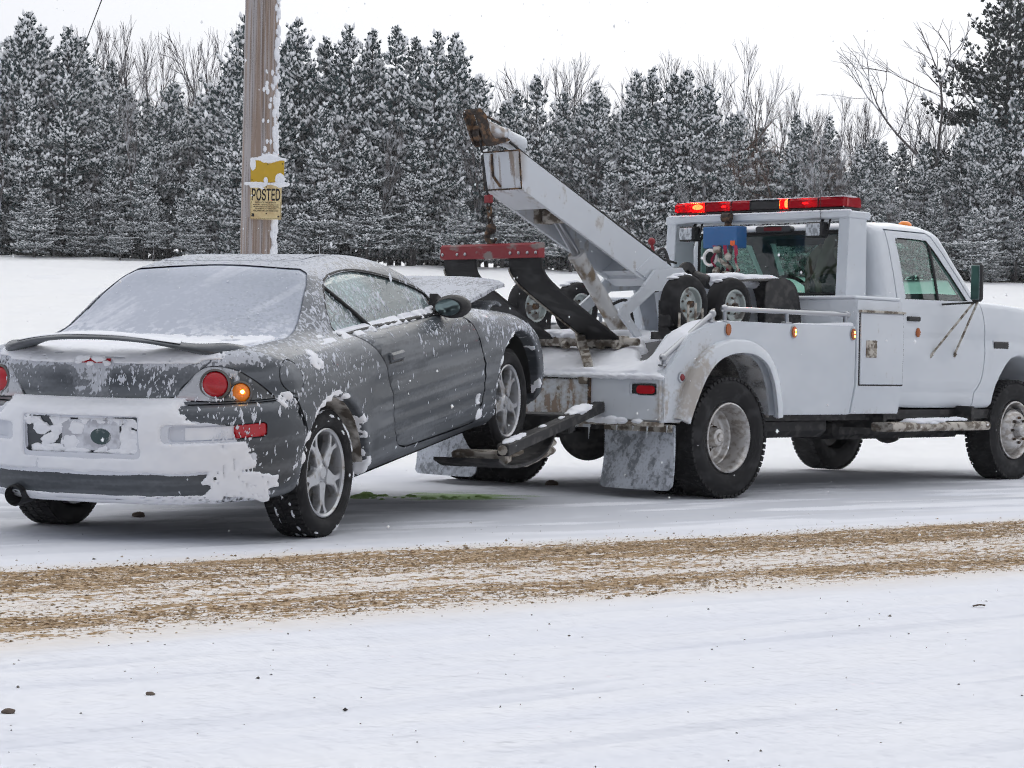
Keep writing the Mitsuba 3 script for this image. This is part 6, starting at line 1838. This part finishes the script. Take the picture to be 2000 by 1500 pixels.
# ---- wheel lift under the car's front wheels (built in the car's frame, part of the truck)
FRAME[0] = T(CAR)
wl = part(truck + '__wheel_lift')
for s in (1, -1):
    y0, y1 = sorted((-0.925 * s, -1.0 * s))
    put(wl + '__arm', box(2.06, 3.86, y0, y1, 0.065, 0.135, 0.006), 'black_iron', smooth=30)
    tr = prism(np.vstack([spline([(1.95, 0.05), (2.10, -0.01), (2.35, -0.045), (2.60, -0.05), (2.80, -0.02), (2.95, 0.06)], 5), spline([(1.95, 0.05), (2.10, -0.01), (2.35, -0.045), (2.60, -0.05), (2.80, -0.02), (2.95, 0.06)], 5)[::-1] + [0, 0.018]]), 'y', *sorted((-0.57 * s, -0.98 * s)))
    put(wl + '__tray', tr, 'black_iron', smooth=30)
    put(wl + '__arm_cap', cat(rod((2.055, -0.962 * s, 0.10), (2.08, -0.962 * s, 0.10), 0.03), box(2.15, 2.25, *sorted((-0.60 * s, -0.95 * s)), 0.0, 0.07, 0.01)), 'salted_metal')
    put(wl + '__snow', cat([blob((x, -0.962 * s, 0.138), r, seed=x * 6, rough=0.8, squash=(1.7, 0.7, 0.35)) for x, r in ((2.15, 0.03), (2.27, 0.035), (2.36, 0.03), (2.75, 0.02), (3.10, 0.018), (3.32, 0.04), (3.42, 0.055), (3.52, 0.05), (3.60, 0.03))]), 'snow', smooth=45)
put(wl + '__cross_tube', box(3.20, 3.32, -0.98, 0.98, 0.02, 0.14, 0.01), 'black_iron')
put(wl + '__dirty_plate', cat(box(2.66, 3.18, -0.90, -0.60, -0.105, -0.055, 0.02), blob((2.75, -0.8, -0.06), 0.10, rough=0.6, squash=(1.6, 1.0, 0.35)), blob((3.05, -0.8, -0.02), 0.09, rough=0.7, squash=(1.7, 1.0, 0.4))), 'salted_metal', smooth=40)
FRAME[0] = T(TRUCK)
put(wl + '__stinger', cat(box(-1.25, 0.6, -0.09, 0.09, 0.40, 0.52, 0.01)), 'black_iron')

# ------------------------------------------------------------------ things the truck carries
sl = thing('tow_sling', 'red steel bar with two broad black rubber belts, hung from the boom hook', 'towing sling')
bar_p = [(-1.065, 1.565), (-1.00, 1.565), (-1.00, 1.665), (-1.05, 1.665), (-1.065, 1.65)]
put(sl + '__bar', prism(bar_p, 'y', -0.455, 0.455, 0.004), 'bar_red', smooth=25)
for y in (0.43, 0.29, 0.215, -0.205, -0.28, -0.36, -0.435):
    put(sl + '__bolt', face_to(dome(0.012, 0.010, 12), (-1.066, y, 1.598), (-1, 0, 0)), 'chrome', smooth=40)
for s in (1, -1):
    yc = 0.305 * s
    pth = spline([(-1.03, 1.60), (-1.028, 1.53), (-0.99, 1.45), (-0.86, 1.36), (-0.52, 1.185), (-0.22, 1.035), (-0.17, 0.985)], 6)
    nn = np.gradient(pth, axis=0); nn = np.stack([-nn[:, 1], nn[:, 0]], 1); nn /= np.linalg.norm(nn, axis=1, keepdims=True)
    put(sl + '__belt', prism(np.vstack([pth, (pth + nn * 0.016)[::-1]]), 'y', yc - 0.148, yc + 0.148), 'belt_rubber', smooth=30)
    put(sl + '__belt_edge', tube(np.stack([pth[8:-3, 0] - 0.006, np.full(len(pth) - 11, yc + 0.149), pth[8:-3, 1] - 0.004], 1), 0.006, 6), 'salted_metal', smooth=True)
put(sl + '__pivot_beam', cat(box(-0.235, -0.135, -0.47, 0.47, 0.995, 1.07, 0.01), rod((-0.185, -0.58, 1.03), (-0.185, -0.46, 1.03), 0.026, 12), rod((-0.20, -0.10, 0.98), (-0.14, -0.10, 1.10), 0.05, 14)), 'salted_metal', smooth=30)
for y in (0.34, 0.02, -0.30, -0.44):
    put(sl + '__lug', shift(lathe([(0.012, -0.02), (0.032, -0.02), (0.032, 0.02), (0.012, 0.02)], 16, 'y'), -0.25, y, 1.01), 'salted_metal', smooth=30)
put(sl + '__strut', cat(rot(box(-0.03, 0.03, -0.03, 0.03, 0, 0.64), 0, [0, 0, 1]).apply_transform(trimesh.geometry.align_vectors([0, 0, 1], np.array([-0.44, -0.50, -0.27]) / np.linalg.norm([-0.44, -0.50, -0.27]))).apply_translation([-0.21, -0.06, 1.10])), 'salted_metal', smooth=25)
put(sl + '__snow', cat([blob((-0.185, y, 1.075), 0.05, seed=y * 8, rough=0.8, squash=(1.1, 1.3, 0.45)) for y in (0.40, 0.33, 0.26, 0.19, 0.10, 0.03, -0.05, -0.18)]), 'snow', smooth=45)

hk_ = thing('tow_hook', 'rusty chain and hook hanging on a thin cable from the boom head', 'tow hook')
put(hk_ + '__cable', tube(spline([(-1.165, 0.0, 2.42), (-1.15, 0, 2.30), (-1.10, 0.0, 2.06), (-1.075, 0, 1.98)], 5), 0.009, 7), 'black_iron', smooth=True)
put(hk_ + '__tag', box(-1.09, -1.05, -0.028, 0.028, 1.935, 1.99, 0.006), 'bar_red')
lk_ = []
for k in range(5):
    c = np.array([-1.066 + 0.006 * k, 0, 1.92 - 0.040 * k])
    t = np.stack([0.016 * np.cos(a_), 0 * a_, 0.028 * np.sin(a_)], 1)
    if k % 2:
        t = t[:, [1, 0, 2]]
    lk_.append(tube(t + c, 0.0075, 6, closed=True))
put(hk_ + '__chain', cat(lk_), 'rusty_iron', smooth=True)
ha = np.linspace(-0.4, 4.4, 22)
put(hk_ + '__hook', cat(tube(np.stack([np.full(22, -1.035), 0.042 * np.sin(ha), 1.715 + 0.042 * np.cos(ha)], 1), np.interp(ha, [-0.4, 2, 4.4], [0.022, 0.020, 0.010]), 10), blob((-1.04, 0, 1.765), 0.033, rough=0.2)), 'rusty_iron', smooth=True)
put(hk_ + '__shackle', tube(np.stack([np.full(28, -1.045), 0.020 * np.cos(a_), 1.655 + 0.034 * np.sin(a_)], 1), 0.009, 7, closed=True), 'rusty_iron', smooth=True)


# tow dollies: two small wheels on a frame each
def dolly(x0, x1, yw, lab, flip):
    d = thing('tow_dolly', lab, 'tow dolly')
    for x in (x0, x1):
        w = part(d + '__wheel')
        prof = spline([(0.112, -0.055), (0.135, -0.066), (0.170, -0.064), (0.193, -0.050), (0.2, -0.02), (0.2, 0.02), (0.193, 0.050), (0.170, 0.064), (0.135, 0.066), (0.112, 0.055)], 3)
        put(w + '__tyre', shift(lathe(prof, 56, 'y'), x, yw, 1.29), 'tyre_rubber', smooth=40)
        rp = [(0.118, -0.060), (0.112, -0.066), (0.104, -0.060), (0.096, -0.028), (0.060, -0.022), (0.045, -0.040), (0.030, -0.044), (0.0001, -0.046), (0.0001, 0.02), (0.10, 0.03), (0.113, 0.0)]
        put(w + '__rim', shift(lathe([(r, a * flip) for r, a in rp], 40, 'y'), x, yw, 1.29), 'dolly_rim', smooth=35)
        put(w + '__hub', shift(cat(lathe([(0.0001, -0.075 * flip), (0.022, -0.072 * flip), (0.026, -0.03 * flip), (0.0001, -0.03 * flip)], 16, 'y'), *[shift(lathe([(0.0001, -0.036 * flip), (0.008, -0.036 * flip), (0.009, -0.02 * flip), (0.0001, -0.02 * flip)], 6, 'y'), 0.058 * math.cos(a), 0, 0.058 * math.sin(a)) for a in np.linspace(0.3, 2 * PI + 0.3, 5, endpoint=False)]), x, yw, 1.29), 'rusty_iron', smooth=30)
    put(d + '__frame', cat(box(x0 - 0.12, x1 + 0.12, yw + 0.10 * flip - 0.025, yw + 0.10 * flip + 0.025, 1.255, 1.315), box(x0 - 0.03, x0 + 0.03, *sorted((yw, yw + 0.13 * flip)), 1.27, 1.31), box(x1 - 0.03, x1 + 0.03, *sorted((yw, yw + 0.13 * flip)), 1.27, 1.31), box((x0 + x1) / 2 - 0.03, (x0 + x1) / 2 + 0.03, *sorted((yw + 0.05 * flip, yw + 0.40 * flip)), 1.06, 1.30), box(x0 - 0.19, x0 - 0.10, yw + 0.02 * flip - 0.05, yw + 0.02 * flip + 0.05, 1.13, 1.22, 0.01), box(x0 - 0.20, x0 - 0.06, yw - 0.06, yw + 0.12 * flip, 1.05, 1.10) if flip > 0 else box(x0, x0 + 0.01, yw, yw + 0.01, 1.2, 1.21)), 'black_iron')
    put(d + '__snow', cat([blob((x - 0.10 + 0.05 * k, yw + 0.02 * flip, 1.29 + math.sqrt(max(0.0, 0.2 ** 2 - (-0.10 + 0.05 * k) ** 2))), 0.022, seed=k + x, rough=0.9, squash=(1.0, 1.4, 0.5)) for x in (x0, x1) for k in range(0, 4)]), 'snow', smooth=45)


dolly(-0.03, 0.46, -0.85, 'tow dolly with two small wheels on the near side of the truck deck', 1)
dolly(0.27, 0.78, 0.85, 'tow dolly with two small wheels behind the black belts, far side of the deck', 1)

bb = thing('blue_box', 'blue metal box hung under the white cross beam, small orange sticker on it', 'box')
put(bb + '__body', box(1.70, 1.83, 0.045, 0.375, 1.782, 1.948, 0.006), 'blue_paint', smooth=30)
put(bb + '__sticker', box(1.6965, 1.70, 0.060, 0.105, 1.795, 1.835), 'orange_sticker')
put(bb + '__hanger', cat(rod((1.80, 0.215, 1.94), (1.83, 0.215, 2.05), 0.028, 14), rod((1.79, 0.18, 2.02), (1.79, 0.25, 2.02), 0.035, 14)), 'rusty_iron', smooth=30)
rg_ = thing('strap_bundle', 'bundle of red ratchet straps with hooks hanging below the blue box', 'strap bundle')
rs = np.random.default_rng(8)
for k in range(5):
    y0 = 0.02 + 0.05 * k
    pth = spline([(1.69, y0 + 0.03, 1.80), (1.665, y0, 1.74), (1.66, y0 + 0.03 * math.sin(k * 2), 1.68), (1.67, y0 - 0.02, 1.61), (1.68, y0 + 0.03, 1.56)], 5)
    put(rg_ + '__strap', sweep(pth, np.array([(-0.014, -0.002), (0.014, -0.002), (0.014, 0.002), (-0.014, 0.002)])), 'strap_red' if k % 2 == 0 else 'black_iron', smooth=30)
put(rg_ + '__ratchet', cat(box(1.645, 1.685, 0.06, 0.15, 1.55, 1.60, 0.01), box(1.64, 1.67, 0.17, 0.23, 1.74, 1.79, 0.006), rot(box(1.65, 1.665, 0.05, 0.20, 1.63, 1.66), 30, [1, 0, 0], [1.65, 0.1, 1.64]), blob((1.66, 0.20, 1.60), 0.03), blob((1.66, 0.09, 1.71), 0.028), tube(spline([(1.66, 0.02, 1.66), (1.65, -0.01, 1.62), (1.66, 0.0, 1.58), (1.66, 0.03, 1.57)], 5), 0.008, 7)), 'salted_metal', smooth=30)
rr_ = tube(np.stack([np.full(28, 1.685), 0.285 + 0.060 * np.cos(a_), 1.708 + 0.058 * np.sin(a_)], 1), 0.0125, 10, closed=True)
tag(put('white_ring', rr_, 'white_ring_mat', smooth=True), 'white ring hanging left of the red straps under the blue box', 'ring')
jk = thing('jacket', 'tan work jacket hanging inside the cab at the right of the rear window', 'jacket')
a2 = np.linspace(0, 2 * PI, 20, endpoint=False)
zz = np.linspace(1.90, 1.20, 14)
secs = []
for i, q in enumerate(zz):
    t = (1.90 - q) / 0.7
    wd = 0.045 + 0.125 * min(1, t * 2.2) - 0.04 * max(0, t - 0.5)
    secs.append(np.stack([wd * np.cos(a2) * (1 + 0.10 * np.sin(3 * a2 + 5 * t)), 0.055 * np.sin(a2) * (1 + 0.2 * np.sin(5 * a2 + 3 * t))], 1))
put(jk + '__body', sweep(np.stack([np.full(14, 2.36), -0.36 + 0.02 * np.sin(zz * 9), zz], 1), secs), 'tan_cloth', smooth=True)
put(jk + '__sleeve', tube(spline([(2.36, -0.30, 1.80), (2.35, -0.20, 1.70), (2.34, -0.19, 1.50), (2.35, -0.22, 1.30)], 5), np.linspace(0.05, 0.042, 16), 12), 'tan_cloth', smooth=True)
put(jk + '__sleeve', tube(spline([(2.36, -0.42, 1.80), (2.35, -0.50, 1.66), (2.35, -0.52, 1.48), (2.35, -0.50, 1.30)], 5), np.linspace(0.05, 0.042, 16), 12), 'tan_cloth', smooth=True)
put(jk + '__hanger', tube(spline([(2.36, -0.36, 1.90), (2.36, -0.36, 1.95), (2.36, -0.34, 1.965)], 4), 0.005, 6), 'black_trim')
FRAME[0] = None
# ------------------------------------------------------------------ the utility pole and its signs
PX, PY = -2.442, 20.50


def pole_wood(p, n, uv):
    a = dr.atan2(p.x - PX, -(p.y - PY))
    g = fbm(a * 9.0, p.z * 1.1, 3.0, 4)
    h = fbm(a * 30.0, p.z * 3.0, 8.0, 3)
    crack = smoothstep(0.70, 0.76, noise(a * 26.0, p.z * 1.6, 5.0))
    warm = smoothstep(0.40, 0.62, g + 0.16 * (h - 0.5) + 0.16 * smoothstep(-0.35, 0.10, a) - 0.08)
    c = mix((0.36, 0.335, 0.335), (0.275, 0.205, 0.165), warm)
    c = mix(c, (0.42, 0.385, 0.37), smoothstep(0.5, 0.8, h) * 0.5)
    return mix(c, (0.12, 0.09, 0.075), crack * 0.6)


mat('pole_wood', proc(pole_wood), rough=0.9, bump=proc(lambda p, n, uv: fbm(dr.atan2(p.x - PX, -(p.y - PY)) * 18.0, p.z * 2.0, 1.0, 3)), bscale=0.006)
pk_ = thing('utility_pole', 'weathered wooden utility pole with snow stuck to its right side', 'utility pole')
zz = np.linspace(gz(PX, PY) - 0.3, 8.6, 40)
put(pk_ + '__trunk', tube(np.stack([PX + 0 * zz, PY + 0 * zz, zz], 1), np.interp(zz, [0, 8.6], [0.172, 0.150]), 40), 'pole_wood', smooth=True)
rp = np.random.default_rng(21)
sp_ = []
for z in np.arange(1.6, 5.6, 0.022):
    wsn = 0.5 + 0.9 * float(meshkit.noise(np.array([[z * 1.1, 3.0, 0]]))[0]) * (0.55 + 0.5 * min(1, max(0, (z - 2.6) / 1.3)))
    for k in range(3):
        a = math.radians(78 - rp.uniform(-14, 20) * 1.0 - 17 * (wsn - 0.6) * rp.random())
        if rp.random() < 0.35 + 0.6 * (wsn - 0.5):
            R_ = float(np.interp(z, [0, 8.6], [0.172, 0.150]))
            sp_.append(blob((PX + R_ * math.sin(a), PY - R_ * math.cos(a), z), 0.013 * rp.uniform(0.7, 1.9), seed=z, rough=0.6, sub=1, squash=(0.9, 0.9, 1.7)))
for k in range(26):
    z = rp.uniform(2.7, 3.6); a = math.radians(rp.uniform(15, 60)); R_ = 0.166
    sp_.append(blob((PX + R_ * math.sin(a), PY - R_ * math.cos(a), z), 0.010 * rp.uniform(0.6, 1.6), seed=z, rough=0.6, sub=1, squash=(0.9, 0.7, 1.6)))
put(pk_ + '__snow', cat(sp_), 'snow', smooth=50)
wire = tube(np.array([(PX, PY, 8.45), (-12.03, 60.1, 9.6), (-19.6, 92.0, 10.5)]) , 0.016, 6)
tag(put('guy_wire', wire, 'black_trim', smooth=True), 'thin dark guy wire slanting across the sky at the upper left', 'wire')

SY = PY - 0.185
ys_ = thing('yellow_sign', 'blank yellow sign with a snow cap, nailed to the pole above the POSTED sign', 'sign')
mat('sign_yellow', proc(lambda p, n, uv: mix((0.55, 0.34, 0.015), (0.47, 0.30, 0.02), fbm(p.x * 18.0, 0.0, p.z * 18.0, 3))), rough=0.55)
mat('sign_cream', proc(lambda p, n, uv: mix((0.62, 0.50, 0.27), (0.50, 0.37, 0.19), smoothstep(0.45, 0.72, fbm(p.x * 16.0, 0.0, p.z * 12.0, 4)))), rough=0.7)
mat('ink', (0.015, 0.013, 0.012), rough=0.8)
put(ys_ + '__board', box(-2.500, -2.185, SY - 0.006, SY, 2.520, 2.725, 0.002), 'sign_yellow')
put(ys_ + '__nails', cat([shift(rod((x, SY - 0.010, z), (x, SY, z), 0.0055, 8)) for x, z in ((-2.34, 2.690), (-2.345, 2.545), (-2.487, 2.540), (-2.20, 2.695))]), 'black_iron')
cap_ = [blob((x, SY + 0.02, 2.727 + 0.25 * r), r, seed=x * 9, rough=0.35, sub=3, squash=(1.0, 0.75, 0.75)) for x, r in ((-2.485, 0.022), (-2.45, 0.026), (-2.41, 0.034), (-2.37, 0.050), (-2.335, 0.056), (-2.30, 0.050), (-2.26, 0.036), (-2.22, 0.026), (-2.19, 0.021))]
cap_ += [blob((-2.478, SY - 0.008, 2.685), 0.030, rough=0.4, squash=(0.8, 0.4, 1.5)), blob((-2.222, SY - 0.01, 2.545), 0.042, rough=0.5, squash=(0.9, 0.5, 1.1)), blob((-2.355, SY - 0.01, 2.535), 0.020, rough=0.4, squash=(0.9, 0.6, 1.3))]
put(ys_ + '__snow', cat(cap_), 'snow', smooth=60)
ps = thing('posted_sign', 'cream POSTED sign with black lettering nailed to the utility pole', 'sign')
put(ps + '__board', box(-2.498, -2.205, SY - 0.008, SY - 0.002, 2.170, 2.500, 0.002), 'sign_cream')
def text_on(text, x0, x1, z0, z1, y, bold=True):
    t = meshkit.text_mesh(text, 1.0, 0.002, bold)
    v = np.array(t.vertices)
    lo, hi = v.min(0), v.max(0)
    q = np.stack([x0 + (v[:, 0] - lo[0]) / (hi[0] - lo[0]) * (x1 - x0), y - 0.0012 - v[:, 2], z0 + (v[:, 1] - lo[1]) / (hi[1] - lo[1]) * (z1 - z0)], 1)
    return trimesh.Trimesh(q, t.faces, process=False)
yt = SY - 0.0075
put(ps + '__lettering', text_on('POSTED', -2.485, -2.218, 2.345, 2.462, yt), 'ink')
small = [('PRIVATE PROPERTY', 2.322, 2.336, 0.10), ('HUNTING, FISHING, TRAPPING OR', 2.301, 2.312, 0.12), ('TRESPASSING FOR ANY PURPOSE', 2.283, 2.294, 0.12), ('IS STRICTLY FORBIDDEN', 2.265, 2.276, 0.10), ('VIOLATORS WILL BE PROSECUTED', 2.244, 2.257, 0.12)]
for tx, z0, z1, hw in small:
    put(ps + '__small_print', text_on(tx, -2.352 - hw, -2.352 + hw, z0, z1, yt), 'ink')
put(ps + '__border', cat(box(-2.492, -2.211, yt - 0.0025, yt + 0.001, 2.176, 2.1785), box(-2.492, -2.489, yt - 0.0025, yt + 0.001, 2.18, 2.34), box(-2.214, -2.211, yt - 0.0025, yt + 0.001, 2.18, 2.34), box(-2.485, -2.46, yt - 0.0025, yt, 2.195, 2.225), box(-2.24, -2.22, yt - 0.0025, yt, 2.19, 2.205)), 'ink')
put(ps + '__nails', cat(rod((-2.345, yt - 0.006, 2.225), (-2.345, yt, 2.225), 0.007, 8), rod((-2.35, yt - 0.006, 2.475), (-2.35, yt, 2.475), 0.007, 8)), 'rusty_iron')
snp = [blob((x, SY + 0.012, 2.500 + 0.004), r, seed=x * 5, rough=0.35, sub=2, squash=(1.2, 1.2, 0.55)) for x, r in ((-2.525, 0.026), (-2.49, 0.030), (-2.45, 0.032), (-2.41, 0.030), (-2.37, 0.026), (-2.33, 0.020), (-2.29, 0.022), (-2.25, 0.034), (-2.21, 0.040), (-2.18, 0.034))]
snp += [blob((x, yt - 0.003, z), r, seed=x * 3, rough=0.5, sub=2, squash=(1.2, 0.22, 0.8)) for x, z, r in ((-2.478, 2.484, 0.020), (-2.445, 2.486, 0.020), (-2.41, 2.482, 0.019), (-2.22, 2.490, 0.022), (-2.37, 2.49, 0.014), (-2.385, 2.462, 0.010))]
put(ps + '__snow', cat(snp), 'snow', smooth=60)
put(ps + '__batten', box(-2.535, -2.500, SY - 0.002, SY + 0.012, 2.19, 2.49, 0.002), 'pole_wood')

# snow in the air: single flakes
rfl = np.random.default_rng(3)
nf = 5200
yf = 5.0 + 55.0 * rfl.random(nf) ** 0.8
xf = rfl.uniform(-0.34, 0.34, nf) * (yf + 6)
zf = rfl.uniform(0.05, 1.0, nf) * (0.9 + 0.20 * yf)
of = OCT[None] * (1 + 0.4 * rfl.uniform(-1, 1, (nf, 6, 1)))
vf = of * (rfl.lognormal(math.log(0.0030), 0.4, nf)[:, None, None] * np.array([1.0, 1.0, 1.5])) + np.stack([xf, yf, zf], 1)[:, None]
put('falling_snow', trimesh.Trimesh(vf.reshape(-1, 3), (OCTF[None] + (np.arange(nf) * 6)[:, None, None]).reshape(-1, 3), process=False), 'tree_snow')
setting('falling_snow', 'stuff', 'small snowflakes falling through the air')

# the air full of fine snow that pales the forest
scene['snowy_air'] = {'type': 'homogeneous', 'albedo': rgb((0.95, 0.95, 0.95)), 'sigma_t': 0.00034}
scene['haze'] = {'type': 'cube', 'to_world': T().translate([0, 450, 14]).scale([1000, 800, 24]), 'bsdf': {'type': 'null'}, 'interior': {'type': 'ref', 'id': 'snowy_air'}}
setting('haze', 'stuff')
scene['camera']['medium'] = {'type': 'ref', 'id': 'snowy_air'}
